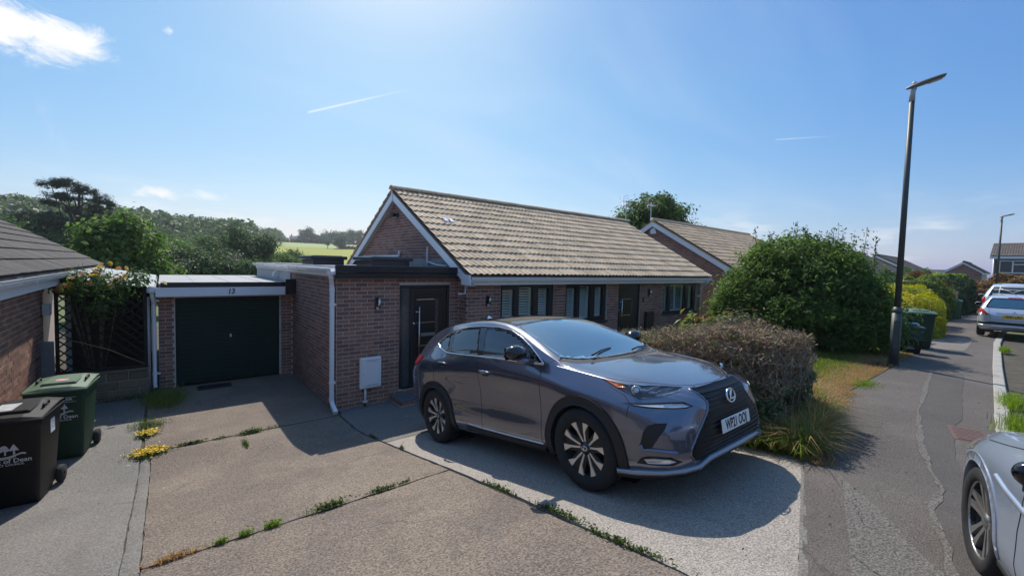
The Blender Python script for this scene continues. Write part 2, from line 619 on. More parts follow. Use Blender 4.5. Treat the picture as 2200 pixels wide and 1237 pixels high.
def terr(x, y):
    x = np.asarray(x, float)
    y = np.asarray(y, float)
    r = np.hypot(x, y)
    az = np.degrees(np.arctan2(y, x))
    near = zg(np.clip(x, -30, 110), np.clip(y, -10, 14)) - 0.05
    w = smooth01(20, 70, r) * smooth01(11, 22, y)
    w = np.maximum(w, smooth01(90, 160, r))
    return near * (1 - w) + hill_z(r, az) * w


def build_ground():
    rs = np.concatenate([[0.01], np.geomspace(0.6, 60, 95), np.geomspace(63, 900, 55)])
    azs = np.radians(np.concatenate([np.arange(-180, 50, 3.0), np.arange(50, 112, 0.6), np.arange(112, 180.1, 3.0)]))
    R, A = np.meshgrid(rs, azs, indexing='ij')
    X, Y = R * np.cos(A), R * np.sin(A)
    Z = terr(X, Y)
    nu, nv = R.shape
    V = np.stack([X, Y, Z], -1).reshape(-1, 3)
    i, j = np.meshgrid(np.arange(nu - 1), np.arange(nv - 1), indexing='ij')
    F = np.stack([i * nv + j, (i + 1) * nv + j, (i + 1) * nv + j + 1, i * nv + j + 1], -1).reshape(-1, 4)
    me = np_mesh('ground', V, F, [M_SOIL, M_LAND], True)
    rc = np.hypot(V[F[:, 0], 0], V[F[:, 0], 1])
    me.polygons.foreach_set('material_index', (rc > 22).astype(np.int32))
    kind(link('ground', me), 'structure')

    def field(name, a0, a1, r0, r1, m, lift):
        rr = np.linspace(r0, r1, 40)
        aa = np.radians(np.linspace(a0, a1, 60))
        R, A = np.meshgrid(rr, aa, indexing='ij')
        X, Y = R * np.cos(A), R * np.sin(A)
        Z = terr(X, Y) + lift
        V = np.stack([X, Y, Z], -1).reshape(-1, 3)
        i, j = np.meshgrid(np.arange(39), np.arange(59), indexing='ij')
        F = np.stack([i * 60 + j, (i + 1) * 60 + j, (i + 1) * 60 + j + 1, i * 60 + j + 1], -1).reshape(-1, 4)
        kind(link(name, np_mesh(name, V, F, m, True)), 'structure')
    field('crop_field', 58, 86, 100, 326, M_FIELD, 0.35)
    field('pasture_field', 56, 84, 328, 424, M_PASTURE, 0.35)


build_ground()


def slab(corners, m, name='concrete_slab', parent=None, n=24, mm=24, th=0.12, dz=0.0, zf=zgf, jit=0.006, seed=0, kindv=None):
    """concrete slab that follows the ground: corners in order (x0y0, x1y0, x1y1, x0y1)"""
    r = random.Random(seed)
    a, b, c, d = [Vector((p[0], p[1], 0)) for p in corners]
    top = []
    for i in range(n + 1):
        row = []
        u = i / n
        for j in range(mm + 1):
            v = j / mm
            p = (a * (1 - u) + b * u) * (1 - v) + (d * (1 - u) + c * u) * v
            edge = i in (0, n) or j in (0, mm)
            jx = r.uniform(-jit, jit) if edge else 0
            jy = r.uniform(-jit, jit) if edge else 0
            z = zf(p.x, p.y) + dz - (0.008 if edge else 0)
            row.append((p.x + jx, p.y + jy, z))
        top.append(row)
    mb = MB()
    mb.grid(top)
    ring = [top[i][0] for i in range(n + 1)] + [top[n][j] for j in range(1, mm + 1)] + [top[i][mm] for i in range(n - 1, -1, -1)] + [top[0][j] for j in range(mm - 1, 0, -1)]
    k = len(ring)
    mb.add(ring + [(p[0], p[1], p[2] - th) for p in ring], [(i, i + k, (i + 1) % k + k, (i + 1) % k) for i in range(k)])
    o = mb.build(name, m, parent, fix=False)
    if kindv:
        kind(o, kindv)
    return o


drive = empty('driveway', (0, 0, 0))
kind(drive, 'structure')
# soil bed that shows in the joints
bed = MB()
bed.grid([[(x, y, zgf(x, y) - 0.03) for y in np.linspace(-1.0, 11.4, 60)] for x in np.linspace(-1.55, 5.05, 20)])
bed.build('joint_bed', M_SOIL, drive, fix=False)
slab([(-0.22, 7.78), (2.425, 7.78), (2.425, 11.42), (-0.22, 11.42)], M_CONC, parent=drive, seed=1)
slab([(-0.145, 3.985), (2.42, 3.985), (2.42, 7.745), (-0.145, 7.745)], M_CONC, parent=drive, seed=2, n=30, mm=40)
slab([(-0.145, -0.17), (2.34, 0.56), (2.42, 3.955), (-0.145, 3.955)], M_CONC, parent=drive, seed=3, n=30, mm=40)
slab([(-1.60, -0.75), (-0.275, -0.25), (-0.258, 11.05), (-1.60, 11.05)], M_CONC_GREY, 'concrete_slab', drive, seed=4, n=14, mm=60, dz=-0.004)
slab([(-0.268, -0.25), (-0.152, -0.2), (-0.152, 7.66), (-0.25, 7.66)], M_CONC_GREY, 'concrete_slab', drive, seed=5, n=3, mm=60, dz=-0.012)
slab([(2.455, 5.765), (5.06, 5.765), (5.06, 7.84), (2.455, 7.84)], M_CONC_GREY, parent=drive, seed=6)


def pad_slab():
    rows = []
    n, mm = 34, 50
    r = random.Random(7)
    for i in range(n + 1):
        x = 2.452 + (4.93 - 2.452) * i / n
        y0 = min(0.645 + (x - 2.452) * 0.29, 1.27 + max(0, x - 4.6) * 1.9)
        row = []
        for j in range(mm + 1):
            y = y0 + (5.74 - y0) * j / mm
            xs_ = x - .045 * max(0, 3.0 - y) * (1 - i / n)
            e = i in (0, n) or j in (0, mm)
            row.append((xs_ + (r.uniform(-.005, .005) if e else 0), y + (r.uniform(-.005, .005) if e else 0), zgf(x, y) - (0.006 if e else 0)))
        rows.append(row)
    mb = MB()
    mb.grid(rows)
    ring = [rows[i][0] for i in range(n + 1)] + [rows[n][j] for j in range(1, mm + 1)] + [rows[i][mm] for i in range(n - 1, -1, -1)] + [rows[0][j] for j in range(mm - 1, 0, -1)]
    k = len(ring)
    mb.add(ring + [(p[0], p[1], p[2] - .12) for p in ring], [(i, i + k, (i + 1) % k + k, (i + 1) % k) for i in range(k)])
    mb.build('concrete_slab', M_PAD, drive, fix=False)


pad_slab()
# narrow edging stones along the pavement
for k in range(6):
    a = Vector((2.40 + k * 0.375, 0.60 + k * 0.109, 0))
    b = a + Vector((0.366, 0.1065, 0))
    nn = Vector((-0.28, 0.96, 0)) * 0.062
    slab([(a.x, a.y - .012), (b.x, b.y - .012), (b.x + nn.x - .0, b.y + nn.y - .012), (a.x + nn.x, a.y + nn.y - .012)], M_CONC_GREY, 'edging_stone', drive, n=3, mm=2, seed=20 + k, jit=0.003, dz=0.003)


def pave_z(x, y):
    return float(capz(x)) + 0.002


def strip(name, xs, f0, f1, n, zf, m, smooth=True):
    rows = []
    for x in xs:
        y0, y1 = f0(x), f1(x)
        rows.append([(x, y0 + (y1 - y0) * j / n, zf(x, y0 + (y1 - y0) * j / n)) for j in range(n + 1)])
    mb = MB()
    mb.grid(rows, smooth=smooth)
    o = mb.build(name, m, fix=False)
    for p in o.data.polygons:
        pass
    return kind(o, 'structure')


XS = list(np.arange(-12, 30, 0.4)) + list(np.arange(30, 120, 2.0))


def pav_zz(x, y):
    # settles a little towards the drive so the two meet
    zp = pave_z(x, y)
    if x < 5.2:
        w = min(1, max(0, (back_y(x) - y + 0.15) / 0.6))
        return (zgf(x, min(y, back_y(x))) - 0.006) * (1 - w) + zp * w
    return zp


pavement = strip('pavement', XS, lambda x: back_y(x) + (0.06 if x < 4.7 else 0.12), lambda x: kerb_y(x) + 0.02, 10, pav_zz, M_ASPH)
road = strip('road', XS, lambda x: kerb_y(x) + 0.05, lambda x: kerb_y(x) - 7.5, 6, lambda x, y: float(capz(x)) - 0.115 - 0.0 * y, M_ROAD)


def poly_sheet(name, poly, zf, dz, m, k='structure', step=0.25, parent=None, th=0.0):
    """flat patch with an irregular outline, laid a few mm above what lies below"""
    n = len(poly)
    pts = []
    for i in range(n):
        a, b = Vector(poly[i]), Vector(poly[(i + 1) % n])
        s = max(1, int((b - a).length / step))
        for j in range(s):
            pts.append(a + (b - a) * (j / s))
    pts = [p + Vector((random.uniform(-.012, .012), random.uniform(-.012, .012))) for p in pts]
    nb = len(pts)
    xs = [p.x for p in pts]
    ys = [p.y for p in pts]
    for x in np.arange(min(xs), max(xs), step):
        for y in np.arange(min(ys), max(ys), step):
            pts.append(Vector((x + 0.001, y + 0.002)))
    r = delaunay_2d_cdt(pts, [], [list(range(nb))], 1, 1e-4)
    vs = [(p.x, p.y, zf(p.x, p.y) + dz) for p in r[0]]
    mb = MB()
    mb.add(vs, [tuple(f) for f in r[2]], 0, True)
    o = mb.build(name, m, parent, fix=False)
    me = o.data
    if len(me.polygons) and me.polygons[0].normal.z < 0:
        me.flip_normals()
    return kind(o, k) if k else o


trench = [(11.8, 1.22), (9.05, 0.99), (7.96, 0.91), (7.14, 0.81), (6.14, 0.66), (5.43, 0.52), (4.98, 0.38), (4.46, 0.41), (4.19, 0.35), (3.88, 0.26), (3.56, 0.21), (2.9, -0.02),
          (2.3, -0.35), (2.7, -0.62), (4.2, -0.08), (5.09, 0.25), (5.58, 0.30), (6.03, 0.40), (6.85, 0.48), (7.44, 0.53), (7.83, 0.5), (8.53, 0.54), (9.62, 0.63), (11.98, 0.78)]
poly_sheet('trench_patch', trench, pav_zz, 0.004, M_ASPH2)
_L = [(11.8, 1.22), (9.05, 0.99), (7.96, 0.91), (7.14, 0.81), (6.14, 0.66), (5.43, 0.52), (4.98, 0.38), (4.46, 0.41), (4.19, 0.35), (3.88, 0.26), (3.56, 0.21), (2.9, -0.02)]
_up = [(x, y + .022 + .012 * sin(k * 2.1)) for k, (x, y) in enumerate(_L)]
_dn = [(x, y - .022 - .012 * cos(k * 1.7)) for k, (x, y) in enumerate(_L)]
poly_sheet('trench_seam', _up + _dn[::-1], pav_zz, 0.008, M_ASPH3, step=.12)
poly_sheet('pale_patch', [(16.2, 1.75), (19.5, 2.0), (21, 1.4), (19.5, 1.15), (16.5, 1.1)], pav_zz, 0.004, M_ROAD)
poly_sheet('drive_apron_patch', [(4.55, 0.98), (2.75, 0.5), (0.5, -0.3), (0.8, -1.0), (2.0, -0.55), (3.3, 0.05), (3.6, 0.33), (4.1, 0.62)], pav_zz, 0.004, M_ASPH3)

# kerb stones
kerb = empty('kerb', (0, 0, 0))
kind(kerb, 'structure')
x = -6.0
while x < 60:
    ln = 0.9
    d = Vector((1, (kerb_y(x + 0.5) - kerb_y(x)) / 0.5, 0)).normalized()
    mb = MB()
    drop = -0.02 if x > 5.6 else -0.09
    mb.bbox(0.004, ln - 0.004, -0.10, 0.045, -0.25, 0.024 + drop + 0.012, 0.012)
    o = mb.build('kerb_stone', M_KERB, kerb, fix=True)
    o.location = (x, kerb_y(x), float(capz(x)))
    o.rotation_euler = (0, 0.0165, atan2(d.y, d.x))
    x += ln * d.x

# inspection cover in the pavement
mc = empty('inspection_cover', (7.12, 0.385, pave_z(7.1, 0.4) + 0.006), radians(12))
tag(mc, 'rusty brown ribbed rectangular inspection cover set in the pavement', 'cover')
M_RUST = mat('rusty_iron', (0.16, 0.095, 0.08), 0.75, 0.3, col2=(0.12, 0.075, 0.065), nscale=20, bump=0.002)
MB().bbox(-0.29, 0.29, -0.15, 0.15, -0.05, 0.004, 0.004).build('frame', M_RUST, mc)
for k in range(9):
    MB().bbox(-0.265 + k * 0.059, -0.265 + k * 0.059 + 0.046, -0.125, 0.125, 0.0, 0.011, 0.004).build('rib', M_RUST, mc)

# lawn beside the drive
M_LAWN = mat('dry_lawn', (0.16, 0.115, 0.055), 0.95, col2=(0.10, 0.10, 0.035), nscale=3.5, bump=0.02, bscale=60)
strip('lawn', list(np.arange(4.97, 15.6, 0.3)), lambda x: 7.6, lambda x: back_y(x) - 0.02, 14, lambda x, y: zgf(x, y) + 0.012, M_LAWN)
# ================================================================== BUILDINGS
M_MORTAR = mat('mortar', (0.52, 0.43, 0.375), 0.95, col2=(0.58, 0.485, 0.42), nscale=6, bump=0.002, bscale=200)
BR1 = [(0.25, 0.125, 0.095), (0.34, 0.165, 0.115), (0.19, 0.10, 0.085), (0.40, 0.21, 0.145), (0.28, 0.135, 0.098), (0.34, 0.20, 0.15), (0.13, 0.078, 0.07), (0.36, 0.17, 0.115)]
BR2 = [(0.26, 0.115, 0.065), (0.20, 0.09, 0.056), (0.32, 0.16, 0.09), (0.15, 0.072, 0.05), (0.28, 0.13, 0.068), (0.34, 0.20, 0.12)]


def brick_mats(name, ramp):
    return (mat(name, ramp[0], 0.9, col2=(0.16, 0.1, 0.085), nscale=25, hue=ramp, coord='World', rand=0.16, bump=0.0025, bscale=120),
            mat(name + '_run', ramp[0], 0.9, col2=(0.16, 0.1, 0.085), nscale=25, hue=ramp, coord='World', rand=0.16, isl=True, bump=0.0025, bscale=120))


M_BR, M_BR_RUN = brick_mats('purple_brown_brick', BR1)
M_BL, M_BL_RUN = brick_mats('orange_brown_brick', BR2)
M_UPVC = mat('white_upvc', (0.78, 0.79, 0.80), 0.32, col2=(0.72, 0.73, 0.74), nscale=2.5, dark=(0.55, 0.55, 0.53), dscale=1.2, dlo=0.6, dhi=0.85)
M_SOFFIT = mat('grey_soffit', (0.42, 0.43, 0.43), 0.6, col2=(0.38, 0.39, 0.39), nscale=3)
M_BLACK = mat('black_pvc', (0.012, 0.013, 0.018), 0.28, col2=(0.016, 0.017, 0.022), nscale=2)
M_FRAME = mat('dark_frame', (0.014, 0.016, 0.024), 0.35)
M_STEEL = mat('brushed_steel', (0.62, 0.62, 0.63), 0.25, 1.0)
M_FELT = mat('grey_felt', (0.30, 0.305, 0.31), 0.75, col2=(0.36, 0.36, 0.36), nscale=1.5, dark=(0.2, 0.2, 0.2), dscale=2, bump=0.003, bscale=80)
M_LEAD = mat('lead_flashing', (0.16, 0.17, 0.18), 0.5, 0.3, col2=(0.22, 0.23, 0.24), nscale=6, bump=0.008, bscale=9)
M_DARKIN = mat('dark_room', (0.03, 0.03, 0.032), 0.9)
M_SHUT = mat('white_shutter', (0.76, 0.77, 0.76), 0.45, col2=(0.70, 0.72, 0.71), nscale=3)
M_PANE = glass_mat('window_glass', (0.93, 0.96, 0.95))
M_OBSC = mat('obscured_glass', (0.05, 0.055, 0.058), 0.12, col2=(0.075, 0.08, 0.08), nscale=18, bump=0.004, bscale=45)


def tile_mats(name, c1, c2, spot, dlo=0.56):
    kw = dict(coord='World', rough=0.9, col2=c2, nscale=9, dark=spot, dscale=16, dlo=dlo, dhi=dlo + 0.14, rand=0.17, bump=0.004, bscale=90)
    return mat(name, c1, **kw), mat(name + '_run', c1, isl=True, **kw)


M_TILE, M_TILE_RUN = tile_mats('grey_buff_tile', (0.64, 0.48, 0.32), (0.53, 0.40, 0.265), (0.22, 0.17, 0.115), 0.62)
M_TILE2, M_TILE2_RUN = tile_mats('buff_tile', (0.56, 0.41, 0.265), (0.48, 0.355, 0.235), (0.26, 0.21, 0.16), 0.66)
M_TILE3, M_TILE3_RUN = tile_mats('dark_grey_tile', (0.085, 0.077, 0.072), (0.11, 0.098, 0.088), (0.05, 0.046, 0.045))
M_TILE4, M_TILE4_RUN = tile_mats('brown_grey_tile', (0.10, 0.083, 0.07), (0.125, 0.105, 0.09), (0.06, 0.05, 0.045))

BRICK_CACHE = {}


def brick_mesh(ln, m):
    key = (round(ln, 3), m.name)
    if key not in BRICK_CACHE:
        h, b = ln / 2 - 0.0, 0.0035
        x0, x1, z0, z1, yf, yb = -h, h, 0, 0.065, 0.0, 0.03
        vs = [(x0 + b, yf, z0 + b), (x1 - b, yf, z0 + b), (x1 - b, yf, z1 - b), (x0 + b, yf, z1 - b),
              (x0, yf + b, z0), (x1, yf + b, z0), (x1, yf + b, z1), (x0, yf + b, z1),
              (x0, yb, z0), (x1, yb, z0), (x1, yb, z1), (x0, yb, z1)]
        fs = [(0, 1, 2, 3)]
        for k in range(4):
            k2 = (k + 1) % 4
            fs += [(k, 4 + k, 4 + k2, k2), (4 + k, 8 + k, 8 + k2, 4 + k2)]
        me = bpy.data.meshes.new('brick')
        me.from_pydata(vs, [], [f for f in fs])
        me.materials.append(m)
        fix_normals(me)
        BRICK_CACHE[key] = me
    return BRICK_CACHE[key]


class Wall:
    """brickwork of one building: the bricks nearest the camera become parts, the rest one joined part"""
    def __init__(self, root, m, m_run, limit=300):
        self.root, self.m, self.mr, self.limit, self.items = root, m, m_run, limit, []

    def face(self, o, u, n, L, z0, z1, openings=(), allow=None, off=0.0, proud=0.005):
        """bricks on a wall face: o = corner at z 0, u = along, n = outward"""
        o, u, n = Vector(o), Vector(u), Vector(n)
        k = 0
        z = z0 + 0.005
        while z + 0.06 < z1:
            i = -1
            while True:
                a = i * 0.225 + (0.1125 if k % 2 else 0) + off + 0.005
                b = a + 0.215
                i += 1
                if a > L:
                    break
                lo, hi = 0.002, L - 0.002
                if allow:
                    al = allow(z + 0.065)
                    lo, hi = max(lo, al[0]), min(hi, al[1])
                segs = [(max(a, lo), min(b, hi))]
                for (p0, p1, q0, q1) in openings:
                    if z + 0.06 > q0 and z + 0.005 < q1:
                        ns = []
                        for s, e in segs:
                            if e <= p0 or s >= p1:
                                ns.append((s, e))
                            else:
                                if s < p0:
                                    ns.append((s, p0 - 0.004))
                                if e > p1:
                                    ns.append((p1 + 0.004, e))
                        segs = ns
                for s, e in segs:
                    if e - s > 0.035:
                        ln = round((e - s) / 0.005) * 0.005
                        c = o + u * ((s + e) / 2) + n * (proud + random.uniform(-0.0025, 0.0025)) + Vector((0, 0, z + random.uniform(-.001, .001)))
                        self.items.append((c, u, n, ln))
            z += 0.075
            k += 1

    def finish(self):
        camp = Vector((0, 0, CAM_H))
        def score(it):
            d = camp - it[0]
            facing = d.normalized().dot(it[2])
            return -(facing * it[3] / d.length_squared) if facing > 0 else 1
        self.items.sort(key=score)
        for c, u, n, ln in self.items[:self.limit]:
            ob = link('brick', brick_mesh(ln, self.m), self.root)
            y = -n
            x = y.cross(Vector((0, 0, 1)))
            ob.matrix_local = Matrix(((x.x, y.x, 0, c.x), (x.y, y.y, 0, c.y), (0, 0, 1, c.z), (0, 0, 0, 1)))
        rest = self.items[self.limit:]
        if rest:
            V, F = [], []
            for c, u, n, ln in rest:
                h = ln / 2
                for dz in (0, 0.065):
                    for du, dn in ((-h, 0), (h, 0), (h, -0.03), (-h, -0.03)):
                        p = c + u * du + n * dn
                        V.append((p.x, p.y, p.z + dz))
                b = len(V) - 8
                F += [(b, b + 1, b + 5, b + 4), (b + 1, b + 2, b + 6, b + 5), (b + 3, b, b + 4, b + 7), (b + 4, b + 5, b + 6, b + 7), (b, b + 3, b + 2, b + 1)]
            me = np_mesh('brickwork', V, F, self.mr)
            fix_normals(me)
            kind(link('brickwork', me, self.root), 'stuff')


def wall_panel(mb, o, u, n, L, z0, z1, th, openings=()):
    """mortar body of a wall with openings, as boxes behind the face plane"""
    o, u, n = Vector(o), Vector(u), Vector(n)
    xs = sorted(set([0, L] + [v for op in openings for v in op[:2]]))
    for a, b in zip(xs[:-1], xs[1:]):
        cuts = sorted([(op[2], op[3]) for op in openings if op[0] <= a + 1e-6 and op[1] >= b - 1e-6])
        z = z0
        segs = []
        for c0, c1 in cuts:
            if c0 > z:
                segs.append((z, c0))
            z = max(z, c1)
        if z < z1:
            segs.append((z, z1))
        for s, e in segs:
            pts = []
            for zz in (s, e):
                for (uu, nn) in ((a, 0), (b, 0), (b, -th), (a, -th)):
                    p = o + u * uu + n * nn
                    pts.append((p.x, p.y, zz))
            mb.add(pts, [(0, 1, 5, 4), (1, 2, 6, 5), (2, 3, 7, 6), (3, 0, 4, 7), (4, 5, 6, 7), (3, 2, 1, 0)])


def tile_mesh(name, prof, w, ln, lift, m, thick=0.012):
    """one roof tile: x across, y up the slope, z out of the slope"""
    n = len(prof)
    vs, fs = [], []
    for y, zz in ((0, lift), (ln, 0.0)):
        for i, p in enumerate(prof):
            vs.append((w * i / (n - 1), y, p + zz))
    for i in range(n):
        vs.append((w * i / (n - 1), 0.0, prof[i] + lift - thick))
    for i in range(n):
        vs.append((w * i / (n - 1), 0.05, prof[i] + lift - thick - 0.01))
    for i in range(n - 1):
        fs.append((i, i + 1, n + i + 1, n + i))
        fs.append((2 * n + i, 2 * n + i + 1, i + 1, i))
        fs.append((3 * n + i, 3 * n + i + 1, 2 * n + i + 1, 2 * n + i))
    me = bpy.data.meshes.new(name)
    me.from_pydata(vs, [], fs)
    me.materials.append(m)
    me.update()
    return me


def tiled_slope(root, O, u, s, W, rows, gauge, tw, prof, lift, ms, limit=300, name='tile', jit=0.008, stag=0.0):
    """lay tiles on a slope: O = eaves corner, u = along the eaves, s = up the slope"""
    O, u, s = Vector(O), Vector(u).normalized(), Vector(s).normalized()
    n = u.cross(s).normalized()
    if n.z < 0:
        n = -n
    me = tile_mesh(name, prof, tw - 0.004, gauge + 0.06, lift, ms[0])
    cols = int(round(W / tw))
    items = []
    for r in range(rows):
        for c in range(cols):
            p = O + u * (c * tw + (stag if r % 2 else 0)) + s * (r * gauge + random.uniform(-jit, jit)) + n * random.uniform(0, jit)
            items.append((p, r, c, random.uniform(-.008, .008)))
    camp = Vector((0, 0, CAM_H))
    items.sort(key=lambda it: (it[0] - camp).length)
    flip = u.cross(s).z < 0
    def matr(p, a):
        uu = (u * cos(a) + s * sin(a))
        ss = (s * cos(a) - u * sin(a))
        return Matrix(((uu.x, ss.x, n.x, p.x), (uu.y, ss.y, n.y, p.y), (uu.z, ss.z, n.z, p.z), (0, 0, 0, 1)))
    for p, r, c, a in items[:limit]:
        ob = link(name, me, root)
        ob.matrix_local = matr(p, a)
    rest = items[limit:]
    if rest:
        bv = np.array([v.co for v in me.vertices])
        bf = np.array([list(p.vertices) for p in me.polygons])
        V, F = [], []
        for k, (p, r, c, a) in enumerate(rest):
            M = np.array(matr(p, a))
            V.append(bv @ M[:3, :3].T + M[:3, 3])
            F.append(bf + k * len(bv))
        mm = np_mesh('tiling', np.concatenate(V), np.concatenate(F), ms[1])
        kind(link('tiling', mm, root), 'stuff')


def wave(n, count, h, p=1.0):
    return [h * (0.5 + 0.5 * cos(2 * pi * count * i / (n - 1))) ** p for i in range(n)]


def gutter(mb, p0, p1, out, w=0.105, d=0.085, mi=0):
    """square-line gutter between two points; out = direction away from the wall"""
    p0, p1, out = Vector(p0), Vector(p1), Vector(out)
    prof = [(0, 0), (0, -d), (w * 0.75, -d), (w * 0.95, -d * 0.45), (w, -0.012), (w + 0.006, 0), (w - 0.006, 0.002), (w * 0.9, -d * 0.4), (w * 0.7, -d + 0.01), (0.008, -d + 0.01), (0.008, 0)]
    a = [p0 + out * x + Vector((0, 0, z)) for x, z in prof]
    b = [p1 + out * x + Vector((0, 0, z)) for x, z in prof]
    n = len(prof)
    mb.add(a + b, [(i, (i + 1) % n, n + (i + 1) % n, n + i) for i in range(n)] + [tuple(range(n)), tuple(range(n, 2 * n))[::-1]], mi)


# ------------------------------------------------------------------ the bungalow
bung = empty('bungalow', (0, 0, 0))
tag(bung, 'brown brick bungalow with grey-buff tiled roof and flat-roofed black-trimmed side extension', 'house')
XL, XR, YF, YB = 5.05, 15.07, 7.66, 14.74
EX0, EY = 2.45, 7.99           # extension left wall and front wall
RID_Y, RID_Z = 11.2, 4.70
EAV_Y, EAV_Z = 7.36, 2.50
SL = (RID_Z - EAV_Z) / (RID_Y - EAV_Y)

D1 = (3.66 - EX0, 4.815 - EX0, 0.20, 2.30)
W1 = (5.95 - XL, 7.66 - XL, 1.27, 2.31)
W2 = (8.08 - XL, 9.76 - XL, 1.27, 2.31)
D2 = (10.29 - XL, 11.38 - XL, 0.15, 2.31)
W3 = (12.63 - XL, 14.81 - XL, 1.30, 2.30)
mw = MB()
wall_panel(mw, (EX0, EY, 0), (1, 0, 0), (0, -1, 0), XL - EX0 + 0.05, -0.6, 2.46, 0.12, [D1])
wall_panel(mw, (EX0, EY + 0.12, 0), (0, 1, 0), (-1, 0, 0), 8.0, -0.6, 2.46, 0.12)
wall_panel(mw, (XL, YF, 0), (1, 0, 0), (0, -1, 0), XR - XL, -0.6, 2.46, 0.12, [W1, W2, D2, W3])
wall_panel(mw, (XL, YF + 0.12, 0), (0, 1, 0), (-1, 0, 0), YB - YF - 0.12, -0.6, 2.46, 0.12)
wall_panel(mw, (XR - 0.0, YF + 0.12, 0), (0, 1, 0), (1, 0, 0), YB - YF - 0.12, -0.6, 2.46, 0.12)
wall_panel(mw, (EX0, EY + 8.12, 0), (1, 0, 0), (0, 1, 0), XL - EX0, -0.6, 2.46, 0.12)
wall_panel(mw, (XL, YB, 0), (1, 0, 0), (0, 1, 0), XR - XL, -0.6, 2.46, 0.12)
gz = lambda y: EAV_Z - 0.13 + SL * ((y - EAV_Y) if y < RID_Y else (2 * RID_Y - y - EAV_Y))
for xg in (XL, XR - 0.12):
    mw.prism([(YF + 0.02, 2.46), (YB - 0.02, 2.46), (YB - 0.02, gz(YB)), (RID_Y, gz(RID_Y)), (YF + 0.02, gz(YF))], 'X', xg, xg + 0.12)
mw.build('wall', M_MORTAR, bung)
bw = Wall(bung, M_BR, M_BR_RUN)
bw.face((EX0, EY, 0), (1, 0, 0), (0, -1, 0), XL - EX0 - 0.005, -0.05, 2.44, [D1])
bw.face((EX0, 8.005 + 8.0, 0), (0, -1, 0), (-1, 0, 0), 8.0, -0.05, 2.56, off=0.11)
bw.face((XL, YF, 0), (1, 0, 0), (0, -1, 0), XR - XL, 0.55, 2.40, [W1, W2, D2, W3])
bw.face((XL, EY - 0.01, 0), (0, -1, 0), (-1, 0, 0), EY - YF - 0.01, -0.05, 2.46, off=0.06)


def gable_ok(z):
    # u runs from the back corner to the front corner
    h = (z - (EAV_Z - 0.13)) / SL
    return (YB - (2 * RID_Y - EAV_Y - h) + 0.03, YB - (EAV_Y + h) - 0.03)


bw.face((XL, YB, 0), (0, -1, 0), (-1, 0, 0), YB - YF, 2.71, 4.6, allow=gable_ok)
bw.finish()

# roof
slope = Vector((0, RID_Y - EAV_Y, RID_Z - EAV_Z))
roof = empty('roof')
roof.parent = bung
prof = wave(15, 2, 0.030, 1.2)
TW = 0.304
VX0 = 4.86
tiled_slope(bung, (VX0, EAV_Y - 0.02, EAV_Z + 0.02), (1, 0, 0), slope, 34.5 * TW - 0.1, 13, slope.length / 13.0, TW, prof, 0.030, (M_TILE, M_TILE_RUN))
VX1 = VX0 + 34 * TW
mb = MB()   # boarding below the tiles, front and back slope
for sgn in (1, -1):
    y0 = EAV_Y if sgn > 0 else 2 * RID_Y - EAV_Y
    mb.add([(VX0 + .02, y0, EAV_Z), (VX1 - .02, y0, EAV_Z), (VX1 - .02, RID_Y, RID_Z), (VX0 + .02, RID_Y, RID_Z),
            (VX0 + .02, y0, EAV_Z - .05), (VX1 - .02, y0, EAV_Z - .05), (VX1 - .02, RID_Y, RID_Z - .05), (VX0 + .02, RID_Y, RID_Z - .05)],
           [(0, 1, 2, 3), (7, 6, 5, 4), (0, 4, 5, 1), (1, 5, 6, 2), (3, 7, 4, 0)])
bpy.data.objects.remove(roof)
mb.build('roof', M_TILE4, bung)
# back slope, only its edge shows
rows = []
for r in range(13):
    for e in (0, 1):
        t0, t1 = r / 13, (r + 1) / 13
        t = t0 if e == 0 else t1
        rows.append([(VX0 + i * 0.038, 2 * RID_Y - EAV_Y - t * (RID_Y - EAV_Y), EAV_Z + t * (RID_Z - EAV_Z) + 0.02 + 0.012 * (1 + cos(i * pi / 2)) + (0.04 if e == 0 else 0.0)) for i in range(0, 276, 1)])
mb = MB()
mb.grid(rows, smooth=False)
kind(mb.build('back_tiling', M_TILE_RUN, bung, fix=False), 'stuff')
# ridge tiles
k = 0
x = VX0 - 0.02
while x < VX1:
    mb = MB()
    a = [(x, RID_Y + 0.13 * sin(t), RID_Z + 0.035 + 0.13 * cos(t) * 0.85) for t in np.linspace(-1.5, 1.5, 9)]
    b = [(x + 0.435, p[1], p[2]) for p in a]
    c = [(p[0], RID_Y + (p[1] - RID_Y) * .88, RID_Z + .03 + (p[2] - RID_Z - .03) * .86) for p in a]
    d = [(p[0], q[1], q[2]) for p, q in zip(b, c)]
    mb.grid([a, b]).grid([c, d]).grid([a, c], smooth=False).grid([b, d], smooth=False)
    o = mb.build('ridge_tile', M_TILE, bung)
    o.location = (0, random.uniform(-.004, .004), random.uniform(-.004, .004))
    x += 0.445
# verge: bargeboards, soffit, mortar edge
def verge(xo, xi, root, ey, ez, ry, rz, m=None, width=0.19):
    sl = (rz - ez) / (ry - ey)
    for sg in (1, -1):
        Y = lambda t: ry - sg * (ry - (ey + t * (ry - ey)))
        Z = lambda t: ez + t * (rz - ez)
        vs = []
        for t in (0.0, 1.0):
            tt = t if t else 0.02
            y = Y(tt)
            z = Z(tt)
            for xx in (xo, xi):
                vs += [(xx, y, z - 0.035), (xx, y, z - 0.035 - width * (1.15 if t else 1.15))]
        MBX = MB()
        MBX.add(vs, [(0, 1, 5, 4), (2, 6, 7, 3), (0, 4, 6, 2), (1, 3, 7, 5), (0, 2, 3, 1), (4, 5, 7, 6)])
        MBX.build('bargeboard', m or M_UPVC, root)


